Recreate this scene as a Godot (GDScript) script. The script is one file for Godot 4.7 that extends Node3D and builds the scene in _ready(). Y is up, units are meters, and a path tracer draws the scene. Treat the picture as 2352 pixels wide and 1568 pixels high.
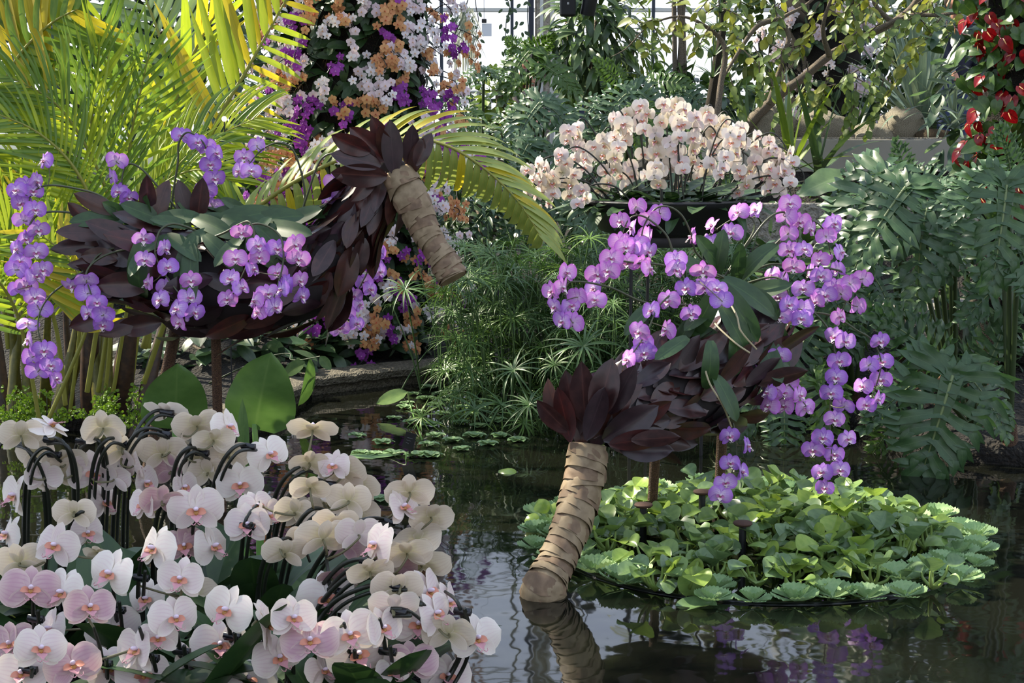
extends Node3D
# An orchid display in a glasshouse: two bird sculptures clad in dark leaves stand in a pond.
# Units are metres, y is up, the water surface lies at y = 0 and the eye 1.6 m above it.

const FOCAL := 3500.0
const EYE := Vector3(0, 1.6, 0)
const PITCH := 0.13742

var rng := RandomNumberGenerator.new()
var mats := {}
var shapes := {}
var taken := {}
var texs := {}


func _ready() -> void:
	rng.seed = 7
	# ---- camera
	var cam := Camera3D.new()
	cam.name = "camera"
	cam.position = EYE
	cam.rotation.x = -PITCH
	cam.fov = rad_to_deg(2.0 * atan(784.0 / FOCAL))
	cam.near = 0.05
	cam.far = 300.0
	add_child(cam)
	# ---- sky, sun, exposure
	var we := WorldEnvironment.new()
	we.name = "environment"
	var env := Environment.new()
	env.background_mode = Environment.BG_SKY
	var sky := Sky.new()
	var sm := ProceduralSkyMaterial.new()
	sm.sky_top_color = Color(0.80, 0.87, 1.0)
	sm.sky_horizon_color = Color(0.97, 0.98, 1.0)
	sm.ground_horizon_color = Color(0.62, 0.64, 0.6)
	sm.ground_bottom_color = Color(0.3, 0.33, 0.26)
	sm.sky_energy_multiplier = 1.0
	sm.sun_angle_max = 1.0
	sky.sky_material = sm
	env.sky = sky
	env.background_energy_multiplier = 1.25
	env.tonemap_mode = Environment.TONE_MAPPER_LINEAR
	env.tonemap_exposure = 1.36
	env.sdfgi_enabled = true
	env.ssao_enabled = true
	env.ssil_enabled = true
	we.environment = env
	add_child(we)
	var sun := DirectionalLight3D.new()
	sun.name = "sun"
	sun.light_color = Color(1.0, 0.96, 0.87)
	sun.light_energy = 3.4
	sun.light_angular_distance = 0.8
	sun.shadow_enabled = true
	add_child(sun)
	sun.look_at_from_position(Vector3(-7.0, 8.0, -4.2), Vector3.ZERO)
	# ---- the place, large things first
	build_glasshouse()
	build_ground()
	build_pond()
	build_walls()
	build_palm()
	build_birds()
	build_purple_orchids()
	build_near_planter()
	build_bowl_planter()
	build_flower_column()
	build_philodendrons()
	build_island()
	build_sedges()
	build_right_bank()
	build_background()
	build_people()
	build_small_things()


# ------------------------------------------------------------------ helpers

func at(px: float, py: float, d: float) -> Vector3:
	# the point d metres in front of the eye that stands at a place of the photograph
	var a := (px - 1176.0) / FOCAL
	var b := (784.0 - py) / FOCAL
	var y := b * cos(PITCH) - sin(PITCH)
	var z := -b * sin(PITCH) - cos(PITCH)
	var t := d / -z
	return EYE + Vector3(a * t, y * t, -d)


func on_water(px: float, py: float, h := 0.0) -> Vector3:
	var p := at(px, py, 1.0) - EYE
	var t := (EYE.y - h) / -p.y
	return EYE + p * t


func rr(a: float, b: float) -> float:
	return rng.randf_range(a, b)


func numbered(called: String) -> String:
	var n: int = taken.get(called, 0)
	taken[called] = n + 1
	return called if n == 0 else "%s_%03d" % [called, n]


func thing(called: String, label: String, category: String, group := "") -> Node3D:
	var o := Node3D.new()
	o.name = numbered(called)
	add_child(o)
	o.set_meta("label", label)
	o.set_meta("category", category)
	if group:
		o.set_meta("group", group)
	return o


func single(called: String, mesh: Mesh, m: Material, label: String, category: String, group := "") -> MeshInstance3D:
	var o := MeshInstance3D.new()
	o.name = numbered(called)
	o.mesh = mesh
	o.material_override = m
	add_child(o)
	o.set_meta("label", label)
	o.set_meta("category", category)
	if group:
		o.set_meta("group", group)
	return o


func structure(called: String, mesh: Mesh, m: Material, label := "") -> MeshInstance3D:
	var o := MeshInstance3D.new()
	o.name = numbered(called)
	o.mesh = mesh
	o.material_override = m
	add_child(o)
	o.set_meta("kind", "structure")
	if label:
		o.set_meta("label", label)
	return o


func part(parent: Node3D, called: String, mesh: Mesh, m: Material, xf := Transform3D()) -> MeshInstance3D:
	var o := MeshInstance3D.new()
	o.name = called
	o.mesh = mesh
	o.material_override = m
	o.transform = xf
	parent.add_child(o, true)
	return o


func joint(parent: Node3D, called: String, xf := Transform3D()) -> Node3D:
	var o := Node3D.new()
	o.name = called
	o.transform = xf
	parent.add_child(o, true)
	return o


func mass(parent: Node3D, called: String, mesh: Mesh, m: Material, places: Array) -> MeshInstance3D:
	# what nobody could count: many copies joined as one part
	var src := mesh.surface_get_arrays(0)
	var sv: PackedVector3Array = src[Mesh.ARRAY_VERTEX]
	var sn: PackedVector3Array = src[Mesh.ARRAY_NORMAL]
	var su: PackedVector2Array = src[Mesh.ARRAY_TEX_UV]
	var si: PackedInt32Array = src[Mesh.ARRAY_INDEX]
	var v := PackedVector3Array()
	var n := PackedVector3Array()
	var u := PackedVector2Array()
	var ix := PackedInt32Array()
	for xf: Transform3D in places:
		var first := v.size()
		v.append_array(xf * sv)
		n.append_array(Transform3D(xf.basis.orthonormalized(), Vector3.ZERO) * sn)
		u.append_array(su)
		for k in si:
			ix.append(first + k)
	var arr := []
	arr.resize(Mesh.ARRAY_MAX)
	arr[Mesh.ARRAY_VERTEX] = v
	arr[Mesh.ARRAY_NORMAL] = n
	arr[Mesh.ARRAY_TEX_UV] = u
	arr[Mesh.ARRAY_INDEX] = ix
	var joined := ArrayMesh.new()
	joined.add_surface_from_arrays(Mesh.PRIMITIVE_TRIANGLES, arr)
	var o := part(parent, called, joined, m)
	o.set_meta("kind", "stuff")
	return o


func basis_of(dir: Vector3, nrm: Vector3) -> Basis:
	# y runs along dir, z as close to nrm as it can
	var y := dir.normalized()
	var z := nrm - y * y.dot(nrm)
	if z.length() < 0.001:
		z = Vector3(0.3, 0.2, 0.9) - y * y.dot(Vector3(0.3, 0.2, 0.9))
	z = z.normalized()
	return Basis(y.cross(z), y, z)


func placed(p: Vector3, dir: Vector3, nrm: Vector3, sx := 1.0, sy := 1.0, sz := 1.0) -> Transform3D:
	var b := basis_of(dir, nrm)
	return Transform3D(Basis(b.x * sx, b.y * sy, b.z * sz), p)


func rand_dir(up_bias := 0.0) -> Vector3:
	var v := Vector3(rng.randfn(), rng.randfn(), rng.randfn()).normalized()
	return (v + Vector3(0, up_bias, 0)).normalized()


func smooth_path(pts: Array, per := 8) -> PackedVector3Array:
	var out := PackedVector3Array()
	for i in pts.size() - 1:
		var p0: Vector3 = pts[maxi(i - 1, 0)]
		var p1: Vector3 = pts[i]
		var p2: Vector3 = pts[i + 1]
		var p3: Vector3 = pts[mini(i + 2, pts.size() - 1)]
		for k in per:
			var t := float(k) / per
			out.append(0.5 * ((2.0 * p1) + (p2 - p0) * t + (2.0 * p0 - 5.0 * p1 + 4.0 * p2 - p3) * t * t + (3.0 * p1 - p0 - 3.0 * p2 + p3) * t * t * t))
	out.append(pts[pts.size() - 1])
	return out


func along(path: PackedVector3Array, t: float) -> Vector3:
	var f := clampf(t, 0.0, 1.0) * (path.size() - 1)
	var i := mini(int(f), path.size() - 2)
	return path[i].lerp(path[i + 1], f - i)


func tangent(path: PackedVector3Array, t: float) -> Vector3:
	return (along(path, t + 0.02) - along(path, t - 0.02)).normalized()


func profile(p: float, e: float, base := 0.0) -> PackedFloat32Array:
	# half width along a blade, widest where t^p = 0.5
	var out := PackedFloat32Array()
	for i in 33:
		var t := i / 32.0
		out.append(pow(maxf(sin(PI * pow(t, p)), 0.0), e) * (1.0 - base * (1.0 - t)) + base * (1.0 - t) * (1.0 - t))
	return out


func ramp(values: Array) -> PackedFloat32Array:
	return PackedFloat32Array(values)


class Mold:
	var v := PackedVector3Array()
	var uv := PackedVector2Array()
	var c := PackedColorArray()
	var ix := PackedInt32Array()
	var col := Color.WHITE
	var colored := false

	func vert(p: Vector3, t := Vector2.ZERO) -> int:
		v.append(p)
		uv.append(t)
		c.append(col)
		return v.size() - 1

	func quad(a: int, b: int, d: int, e: int) -> void:
		ix.append_array([a, b, d, a, d, e])

	func sheet(first: int, rows: int, cols: int) -> void:
		for i in rows:
			for j in cols:
				var a := first + i * (cols + 1) + j
				quad(a, a + cols + 1, a + cols + 2, a + 1)

	static func take(p: PackedFloat32Array, t: float) -> float:
		var f := t * (p.size() - 1)
		var i := mini(int(f), p.size() - 2)
		return lerpf(p[i], p[i + 1], f - i)

	# a thin blade from the origin along y, its face towards z
	func blade(xf: Transform3D, l: float, w: float, prof: PackedFloat32Array, nl: int, nw: int, bend := 0.0, fold := 0.0, wave := 0.0, freq := 3.0, cup := 0.0, bend_pow := 1.0, twist := 0.0, side := 0.0) -> void:
		var first := v.size()
		var py := 0.0
		var pz := 0.0
		var pxx := 0.0
		for i in nl + 1:
			var t := float(i) / nl
			var ang := bend * pow(t, bend_pow)
			if i > 0:
				py += cos(ang) * l / nl
				pz -= sin(ang) * l / nl
				pxx += side * t * l / nl
			var hw := w * 0.5 * take(prof, t)
			var n := Vector3(0, sin(ang), cos(ang))
			var ax := Vector3(1, 0, 0)
			if twist != 0.0:
				var b := Basis(Vector3(0, cos(ang), -sin(ang)), twist * t)
				ax = b * ax
				n = b * n
			for j in nw + 1:
				var s := -1.0 + 2.0 * j / nw
				var x := s * hw
				var h := fold * absf(x) + cup * x * x / (w * 0.5) + wave * w * sin(t * freq * TAU + (1.7 if s > 0 else 0.0)) * s * s
				vert(xf * (Vector3(pxx, py, pz) + ax * x + n * h), Vector2(float(j) / nw, t))
		sheet(first, nl, nw)

	func tube(path: PackedVector3Array, radii: Array, sides := 6, caps := true) -> void:
		var first := v.size()
		var n := path.size()
		var t0 := (path[1] - path[0]).normalized()
		var u := t0.cross(Vector3(0.31, 0.2, 0.93)).normalized()
		for i in n:
			var t := (path[mini(i + 1, n - 1)] - path[maxi(i - 1, 0)]).normalized()
			u = (u - t * t.dot(u)).normalized()
			var w := t.cross(u)
			var f := float(i) / (n - 1) * (radii.size() - 1)
			var k := mini(int(f), maxi(radii.size() - 2, 0))
			var r: float = radii[0] if radii.size() == 1 else lerpf(radii[k], radii[k + 1], f - k)
			for j in sides + 1:
				var a := TAU * j / sides
				vert(path[i] + (u * cos(a) + w * sin(a)) * r, Vector2(float(j) / sides, float(i) / (n - 1)))
		for i in n - 1:
			for j in sides:
				var a := first + i * (sides + 1) + j
				quad(a, a + 1, a + sides + 2, a + sides + 1)
		if caps:
			for e in [0, n - 1]:
				var m := vert(path[e], Vector2(0.5, 0.5))
				var r0: int = first + e * (sides + 1)
				for j in sides:
					if e == 0:
						ix.append_array([m, r0 + j + 1, r0 + j])
					else:
						ix.append_array([m, r0 + j, r0 + j + 1])

	# rings of points, each closed on itself
	func rings(rows: Array, close := true) -> void:
		var first := v.size()
		var m: int = rows[0].size()
		for i in rows.size():
			for j in m + 1:
				vert(rows[i][j % m], Vector2(float(j) / m, float(i) / (rows.size() - 1)))
		for i in rows.size() - 1:
			for j in m:
				var a := first + i * (m + 1) + j
				quad(a, a + 1, a + m + 2, a + m + 1)
		if close:
			for e in [0, rows.size() - 1]:
				var mid := Vector3.ZERO
				for p in rows[e]:
					mid += p
				var k := vert(mid / m, Vector2(0.5, 0.5))
				var r0: int = first + e * (m + 1)
				for j in m:
					if e == 0:
						ix.append_array([k, r0 + j + 1, r0 + j])
					else:
						ix.append_array([k, r0 + j, r0 + j + 1])

	func lathe(outline: Array, sides: int, xf := Transform3D()) -> void:
		var rows := []
		for p in outline:
			var ring := PackedVector3Array()
			for j in sides:
				var a := -TAU * j / sides
				ring.append(xf * Vector3(cos(a) * p.x, p.y, sin(a) * p.x))
			rows.append(ring)
		rings(rows)

	func ball(at: Vector3, r: Vector3, sides := 8, rows := 6) -> void:
		var o := []
		for i in rows + 1:
			var a := PI * i / rows
			var ring := PackedVector3Array()
			for j in sides:
				var b := -TAU * j / sides
				ring.append(at + Vector3(sin(a) * cos(b) * r.x, -cos(a) * r.y, sin(a) * sin(b) * r.z))
			o.append(ring)
		rings(o, false)

	# a box with chamfered edges, centred on the origin of xf
	func box(xf: Transform3D, s: Vector3, ch := 0.0) -> void:
		var h := s * 0.5
		if ch <= 0.0:
			ch = minf(minf(s.x, s.y), s.z) * 0.06
		var sets := []
		for k in [[-h.y, ch], [-h.y + ch, 0.0], [h.y - ch, 0.0], [h.y, ch]]:
			var x: float = h.x - k[1]
			var z: float = h.z - k[1]
			var q: float = ch
			sets.append(PackedVector3Array([xf * Vector3(x - q, k[0], -z), xf * Vector3(-x + q, k[0], -z), xf * Vector3(-x, k[0], -z + q), xf * Vector3(-x, k[0], z - q), xf * Vector3(-x + q, k[0], z), xf * Vector3(x - q, k[0], z), xf * Vector3(x, k[0], z - q), xf * Vector3(x, k[0], -z + q)]))
		var first := v.size()
		for r in sets:
			for p in r:
				vert(p, Vector2.ZERO)
		for i in 3:
			for j in 8:
				quad(first + i * 8 + j, first + i * 8 + (j + 1) % 8, first + i * 8 + 8 + (j + 1) % 8, first + i * 8 + 8 + j)
		for j in range(1, 7):
			ix.append_array([first, first + j + 1, first + j])
			ix.append_array([first + 24, first + 24 + j, first + 24 + j + 1])

	func mesh(flat := false) -> ArrayMesh:
		if flat:
			var v2 := PackedVector3Array()
			var uv2 := PackedVector2Array()
			var c2 := PackedColorArray()
			for k in ix:
				v2.append(v[k])
				uv2.append(uv[k])
				c2.append(c[k])
			v = v2
			uv = uv2
			c = c2
			ix = PackedInt32Array(range(v.size()))
		var nn := PackedVector3Array()
		nn.resize(v.size())
		for k in range(0, ix.size(), 3):
			var a := ix[k]
			var b := ix[k + 1]
			var d := ix[k + 2]
			var n := (v[d] - v[a]).cross(v[b] - v[a])
			nn[a] += n
			nn[b] += n
			nn[d] += n
		for k in nn.size():
			nn[k] = nn[k].normalized() if nn[k].length_squared() > 1e-20 else Vector3.UP
		var arr := []
		arr.resize(Mesh.ARRAY_MAX)
		arr[Mesh.ARRAY_VERTEX] = v
		arr[Mesh.ARRAY_NORMAL] = nn
		arr[Mesh.ARRAY_TEX_UV] = uv
		if colored:
			arr[Mesh.ARRAY_COLOR] = c
		arr[Mesh.ARRAY_INDEX] = ix
		var m := ArrayMesh.new()
		m.add_surface_from_arrays(Mesh.PRIMITIVE_TRIANGLES, arr)
		return m


# ------------------------------------------------------------------ materials

func mat(called: String, color: Color, rough := 0.6, back := 0.0, tex: Texture2D = null) -> StandardMaterial3D:
	if mats.has(called):
		return mats[called]
	var m := StandardMaterial3D.new()
	m.resource_name = called
	m.albedo_color = color
	m.roughness = rough
	m.cull_mode = BaseMaterial3D.CULL_DISABLED
	if tex:
		m.albedo_texture = tex
	if back > 0.0:
		m.backlight_enabled = true
		m.backlight = Color(back, back, back * 0.85).linear_to_srgb()
	mats[called] = m
	return m


func tinted(called: String, rough := 0.5, back := 0.0) -> StandardMaterial3D:
	# a material whose colours sit on the vertices
	var m := mat(called, Color.WHITE, rough, back)
	m.vertex_color_use_as_albedo = true
	return m


func noise_tex(called: String, a: Color, b: Color, freq := 0.02, size := 256, seed_ := 1, kind := FastNoiseLite.TYPE_SIMPLEX) -> NoiseTexture2D:
	if texs.has(called):
		return texs[called]
	var n := FastNoiseLite.new()
	n.seed = seed_
	n.frequency = freq
	n.noise_type = kind
	n.fractal_octaves = 5
	var t := NoiseTexture2D.new()
	t.width = size
	t.height = size
	t.seamless = true
	t.noise = n
	var g := Gradient.new()
	g.offsets = PackedFloat32Array([0.25, 0.75])
	g.colors = PackedColorArray([a, b])
	t.color_ramp = g
	texs[called] = t
	return t


func rough_mat(called: String, a: Color, b: Color, freq: float, rough: float, scale := 1.0, bump := 0.0) -> StandardMaterial3D:
	var m := mat(called, Color.WHITE, rough, 0.0, noise_tex(called + "_grain", a, b, freq, 512, called.length()))
	m.uv1_triplanar = true
	m.uv1_world_triplanar = true
	m.uv1_scale = Vector3.ONE * scale
	if bump > 0.0:
		m.heightmap_enabled = true
		m.heightmap_scale = bump
		m.heightmap_texture = noise_tex(called + "_relief", Color.BLACK, Color.WHITE, freq * 1.7, 512, 5)
	return m


func picture(called: String, w: int, h: int, paint: Callable) -> ImageTexture:
	if texs.has(called):
		return texs[called]
	var data := PackedByteArray()
	data.resize(w * h * 3)
	for y in h:
		for x in w:
			var c: Color = paint.call((x + 0.5) / w, (y + 0.5) / h)
			var k := (y * w + x) * 3
			data[k] = int(clampf(c.r, 0, 1) * 255.0)
			data[k + 1] = int(clampf(c.g, 0, 1) * 255.0)
			data[k + 2] = int(clampf(c.b, 0, 1) * 255.0)
	texs[called] = ImageTexture.create_from_image(Image.create_from_data(w, h, false, Image.FORMAT_RGB8, data))
	return texs[called]


func petal_tex(called: String, inner: Color, mid: Color, rim: Color, vein: Color, veins: float, spots: float, seed_: int) -> ImageTexture:
	var n := FastNoiseLite.new()
	n.seed = seed_
	n.frequency = 0.08
	return picture(called, 96, 96, func(u: float, t: float) -> Color:
		var s := u * 2.0 - 1.0
		var c := inner.lerp(mid, smoothstep(0.05, 0.6, t + 0.1 * n.get_noise_2d(u * 60, t * 60)))
		c = c.lerp(rim, smoothstep(0.55, 1.0, maxf(t, absf(s) * 0.95 + 0.05 * n.get_noise_2d(u * 99, t * 30))))
		var fan := s * (6.0 + 5.0 * t) + 0.5 * n.get_noise_2d(u * 40, t * 20)
		var line := pow(absf(cos(fan * PI * 0.5)), 10.0)
		c = c.lerp(vein, line * veins * smoothstep(0.05, 0.3, t) * (1.0 - 0.6 * t))
		if spots > 0.0 and t < 0.42:
			var sp := smoothstep(0.15, 0.5, n.get_noise_2d(u * 260.0, t * 260.0))
			c = c.lerp(vein, sp * spots * (1.0 - t / 0.42))
		return c)


func leaf_tex(called: String, base: Color, rib: Color, other: Color, veins: float, parallel := false, seed_ := 3, edge = null) -> ImageTexture:
	var n := FastNoiseLite.new()
	n.seed = seed_
	n.frequency = 0.03
	n.fractal_octaves = 4
	return picture(called, 64, 128, func(u: float, t: float) -> Color:
		var s := absf(u * 2.0 - 1.0)
		var m := n.get_noise_2d(u * 64.0, t * 128.0)
		var c := base.lerp(other, clampf(0.5 + 1.3 * m, 0.0, 1.0))
		if parallel:
			c = c.lerp(rib, 0.35 * veins * pow(absf(cos(u * PI * 7.0)), 6.0))
		else:
			c = c.lerp(rib, veins * 0.5 * pow(absf(cos((t * 9.0 - s * 2.2) * PI)), 16.0) * (1.0 - s))
		c = c.lerp(rib, 0.8 * (1.0 - smoothstep(0.0, 0.07, s)))
		if edge != null:
			c = c.lerp(edge, smoothstep(0.82 + 0.2 * m, 1.0, s) * 0.8)
		return c)


func leaf_mat(called: String, base: Color, rib: Color, other: Color, rough := 0.4, back := 0.35, veins := 0.4, parallel := false, edge = null) -> StandardMaterial3D:
	if mats.has(called):
		return mats[called]
	return mat(called, Color.WHITE, rough, back, leaf_tex(called + "_print", base, rib, other, veins, parallel, called.length(), edge))


# a shape made once and shared
func shape(called: String, make: Callable) -> ArrayMesh:
	if not shapes.has(called):
		var m := Mold.new()
		make.call(m)
		shapes[called] = m.mesh()
	return shapes[called]


func tube_mesh(path: PackedVector3Array, radii: Array, sides := 6) -> ArrayMesh:
	var m := Mold.new()
	m.tube(path, radii, sides)
	return m.mesh()


# ------------------------------------------------------------------ orchids

func petal_shape(kind: String, k: int) -> ArrayMesh:
	# blades of length 1, shared by all flowers of one size class
	return shape("%s_%d" % [kind, k], func(m: Mold) -> void:
		if kind == "petal":
			m.blade(Transform3D(), 1.0, 1.22, profile(1.08, 0.5, 0.12), 9, 8, [0.25, 0.5, 0.05, -0.2][k], -0.06, 0.018, 1.4 + 0.3 * k, [-0.12, 0.06, -0.2, 0.12][k])
		elif kind == "sepal":
			m.blade(Transform3D(), 1.0, 0.62, profile(0.95, 0.62, 0.2), 8, 4, [0.15, 0.4, -0.1, 0.3][k], 0.05, 0.01, 1.5, [0.1, -0.1, 0.15, 0.0][k])
		else:
			m.blade(Transform3D(), 1.0, 0.75, profile(1.0, 0.6, 0.2), 4, 4, 0.2 + 0.15 * k, 0.0, 0.02, 1.0, 0.1))


func lip_shape(kind: String) -> ArrayMesh:
	# the three-lobed lip with its two curled tips, and the column above it; drawn for a flower one unit wide
	return shape("lip_" + kind, func(m: Mold) -> void:
		m.colored = true
		var throat := Color(0.42, 0.2, 0.05)
		var lobe := Color(0.6, 0.24, 0.16)
		var front := Color(0.62, 0.3, 0.34)
		var nub := Color(0.8, 0.66, 0.78)
		if kind == "purple":
			throat = Color(0.3, 0.09, 0.08)
			lobe = Color(0.45, 0.12, 0.34)
			front = Color(0.82, 0.68, 0.7)
			nub = Color(0.85, 0.74, 0.8)
		var side := profile(0.9, 0.6, 0.3)
		for s in [-1.0, 1.0]:
			m.col = lobe
			m.blade(placed(Vector3(0.02 * s, -0.02, 0.03), Vector3(0.75 * s, 0.15, 0.75), Vector3(-0.7 * s, 0.5, 0.5)), 0.17, 0.15, side, 5, 3, 0.9, 0.0, 0.0, 1.0, 0.4)
		m.col = throat
		m.ball(Vector3(0, -0.045, 0.05), Vector3(0.05, 0.045, 0.05), 8, 5)
		m.col = front
		m.blade(placed(Vector3(0, -0.06, 0.06), Vector3(0, -0.75, 0.65), Vector3(0, 0.6, 0.75)), 0.22, 0.2, ramp([0.3, 0.75, 1.0, 0.85, 0.5, 0.3, 0.22]), 6, 4, -0.4, 0.35)
		for s in [-1.0, 1.0]:
			m.tube(PackedVector3Array([Vector3(0.015 * s, -0.2, 0.21), Vector3(0.05 * s, -0.23, 0.24), Vector3(0.09 * s, -0.21, 0.22), Vector3(0.1 * s, -0.17, 0.19)]), [0.012, 0.005], 4)
		m.col = nub
		m.ball(Vector3(0, 0.035, 0.08), Vector3(0.045, 0.04, 0.085), 8, 6))


const TONES := ["blush", "pale", "rose", "lilac", "violet", "orchid"]

func petal_mat(tone: String) -> StandardMaterial3D:
	match tone:
		"blush": return mat("petal_blush", Color.WHITE, 0.55, 0.5, petal_tex("petal_blush", Color(0.9, 0.85, 0.83), Color(0.88, 0.81, 0.8), Color(0.9, 0.86, 0.82), Color(0.8, 0.66, 0.7), 0.4, 0.0, 4))
		"pale": return mat("petal_pale", Color.WHITE, 0.55, 0.5, petal_tex("petal_pale", Color(0.93, 0.9, 0.87), Color(0.92, 0.87, 0.84), Color(0.94, 0.91, 0.87), Color(0.86, 0.75, 0.76), 0.35, 0.0, 5))
		"rose": return mat("petal_rose", Color.WHITE, 0.55, 0.5, petal_tex("petal_rose", Color(0.8, 0.68, 0.69), Color(0.75, 0.6, 0.64), Color(0.83, 0.74, 0.71), Color(0.68, 0.47, 0.56), 0.45, 0.0, 6))
		"tan": return mat("petal_tan", Color.WHITE, 0.55, 0.5, petal_tex("petal_tan", Color(0.8, 0.76, 0.6), Color(0.88, 0.82, 0.75), Color(0.92, 0.87, 0.81), Color(0.79, 0.69, 0.64), 0.45, 0.0, 7))
		"lilac": return mat("petal_lilac", Color.WHITE, 0.5, 0.5, petal_tex("petal_lilac", Color(0.93, 0.87, 0.94), Color(0.8, 0.63, 0.9), Color(0.7, 0.44, 0.85), Color(0.56, 0.25, 0.7), 0.35, 0.85, 8))
		"violet": return mat("petal_violet", Color.WHITE, 0.5, 0.5, petal_tex("petal_violet", Color(0.88, 0.8, 0.92), Color(0.72, 0.53, 0.87), Color(0.64, 0.38, 0.82), Color(0.52, 0.22, 0.68), 0.32, 0.7, 9))
		_: return mat("petal_orchid", Color.WHITE, 0.5, 0.5, petal_tex("petal_orchid", Color(0.94, 0.86, 0.93), Color(0.84, 0.62, 0.88), Color(0.78, 0.44, 0.84), Color(0.66, 0.25, 0.7), 0.35, 0.8, 10))


# one moth orchid bloom, width in metres, facing as turned from the eye: yaw to the photograph's right, pitch up
func bloom(parent: Node3D, p: Vector3, width: float, yaw: float, pitch: float, roll: float, tone: String, small := false) -> Node3D:
	var z := (EYE - p).normalized()
	z = Basis(Vector3.UP, deg_to_rad(yaw)) * z
	var x := Vector3.UP.cross(z).normalized()
	z = Basis(x, -deg_to_rad(pitch)) * z
	var b := Basis(x, z.cross(x), z)
	b = Basis(z, deg_to_rad(roll)) * b
	var f := joint(parent, "flower", Transform3D(b.scaled_local(Vector3.ONE * width), p))
	var pm := petal_mat(tone)
	var k := rng.randi_range(0, 3)
	var open := rr(0.9, 1.06)
	for a in [0.0, 128.0, -128.0]:
		var r := deg_to_rad(a + rr(-5, 5))
		var sx := 1.0
		var d := Vector3(sin(r), cos(r), -0.06)
		part(f, "sepal", petal_shape("sepal", rng.randi_range(0, 3)), pm, placed(Vector3(0, 0, -0.012), d, Vector3(-sin(r) * 0.1, 0, 1), 0.46 * sx, 0.46, 0.46))
	for s in [-1.0, 1.0]:
		var r: float = deg_to_rad(s * rr(73, 82))
		var d := Vector3(sin(r), cos(r), rr(-0.1, 0.16))
		part(f, "petal", petal_shape("petal", k), pm, placed(Vector3(0.0, 0.0, 0.006 + 0.004 * s), d, Vector3(0, rr(-0.15, 0.1), 1), 0.54 * open, 0.53 * open, 0.5))
	part(f, "lip", lip_shape("purple" if tone in ["lilac", "violet", "orchid"] else "blush"), tinted("lip_" + ("purple" if tone in ["lilac", "violet", "orchid"] else "blush"), 0.45, 0.2))
	return f


func orchid_leaf_shape(k: int) -> ArrayMesh:
	return shape("orchid_leaf_%d" % k, func(m: Mold) -> void:
		m.blade(Transform3D(), 1.0, 0.3, profile(1.05, 0.55, 0.3), 12, 6, [0.5, 0.9, 1.5, 0.2][k], 0.22, 0.01, 1.0, 0.0, 1.0, 0.0, [0.1, -0.1, 0.05, 0.0][k]))


func orchid_leaf_mat() -> StandardMaterial3D:
	var m := leaf_mat("orchid_leaf", Color(0.17, 0.27, 0.14), Color(0.29, 0.39, 0.2), Color(0.21, 0.31, 0.16), 0.44, 0.25, 0.1)
	return m


# a spray: stem through the given points, blooms on short stalks from the nearest place of the stem
func spray(t: Node3D, pts: Array, blooms: Array, stem_r: float, stem_m: Material, width: float, tones: Array, buds := 0) -> void:
	var path := smooth_path(pts, 8)
	part(t, "stem", tube_mesh(path, [stem_r * 1.15, stem_r, stem_r * 0.55], 6), stem_m)
	for b in blooms:
		var p: Vector3 = b[0]
		var best := path[path.size() - 1]
		var bd := 1e9
		for i in range(path.size() / 3, path.size()):
			var d := path[i].distance_to(p)
			if d < bd:
				bd = d
				best = path[i]
		var f := bloom(t, p, width * b[1], b[2], b[3], b[4], tones[b[5] % tones.size()])
		var back := p - f.transform.basis.z.normalized() * 0.12 * width
		part(f, "stalk", tube_mesh(smooth_path([best, best.lerp(back, 0.5) - f.transform.basis.z.normalized() * 0.12 * width, back, p], 4), [stem_r * 0.5, stem_r * 0.42], 5), mat("pedicel", Color(0.4, 0.38, 0.27), 0.5), f.transform.affine_inverse())
	var tip := path[path.size() - 1]
	var dir := (tip - path[path.size() - 4]).normalized()
	for k in buds:
		var q := tip + dir * (0.012 + 0.022 * k) + Vector3(0, -0.01 * k, 0)
		var bm := Mold.new()
		bm.ball(Vector3.ZERO, Vector3(0.1, 0.14, 0.1) * width, 7, 6)
		var bud := part(t, "bud", bm.mesh(), petal_mat(tones[0]), Transform3D(Basis(), q))
		part(bud, "stalk", tube_mesh(PackedVector3Array([tip - q, Vector3.ZERO]), [stem_r * 0.45], 4), stem_m)


func stem_mat(called: String) -> StandardMaterial3D:
	if called == "dark_stem":
		return mat("dark_stem", Color(0.13, 0.14, 0.11), 0.45)
	return mat("olive_stem", Color(0.25, 0.27, 0.17), 0.45)


# blooms given as [px, py, yaw, pitch, tone] at the depth of the stem
func blooms_on(pts: Array, list: Array, jitter := 0.03) -> Array:
	var path := smooth_path(pts, 6)
	var out := []
	for b in list:
		var ray := at(b[0], b[1], 1.0) - EYE
		var best := path[path.size() - 1]
		var bd := 1e9
		for i in range(path.size() / 3, path.size()):
			var q := EYE + ray * -path[i].z
			var d := q.distance_to(path[i])
			if d < bd:
				bd = d
				best = path[i]
		var p: Vector3 = EYE + ray * (-best.z + rr(-jitter, jitter) - 0.02)
		out.append([p, b[5] if b.size() > 5 else rr(0.92, 1.06), b[2] + rr(-6, 6), b[3], rr(-12, 12), b[4]])
	return out


# ------------------------------------------------------------------ the near planter, lower left

func near_depth(py: float) -> float:
	return lerpf(3.55, 2.5, clampf((py - 950.0) / 610.0, 0.0, 1.0))


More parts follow.
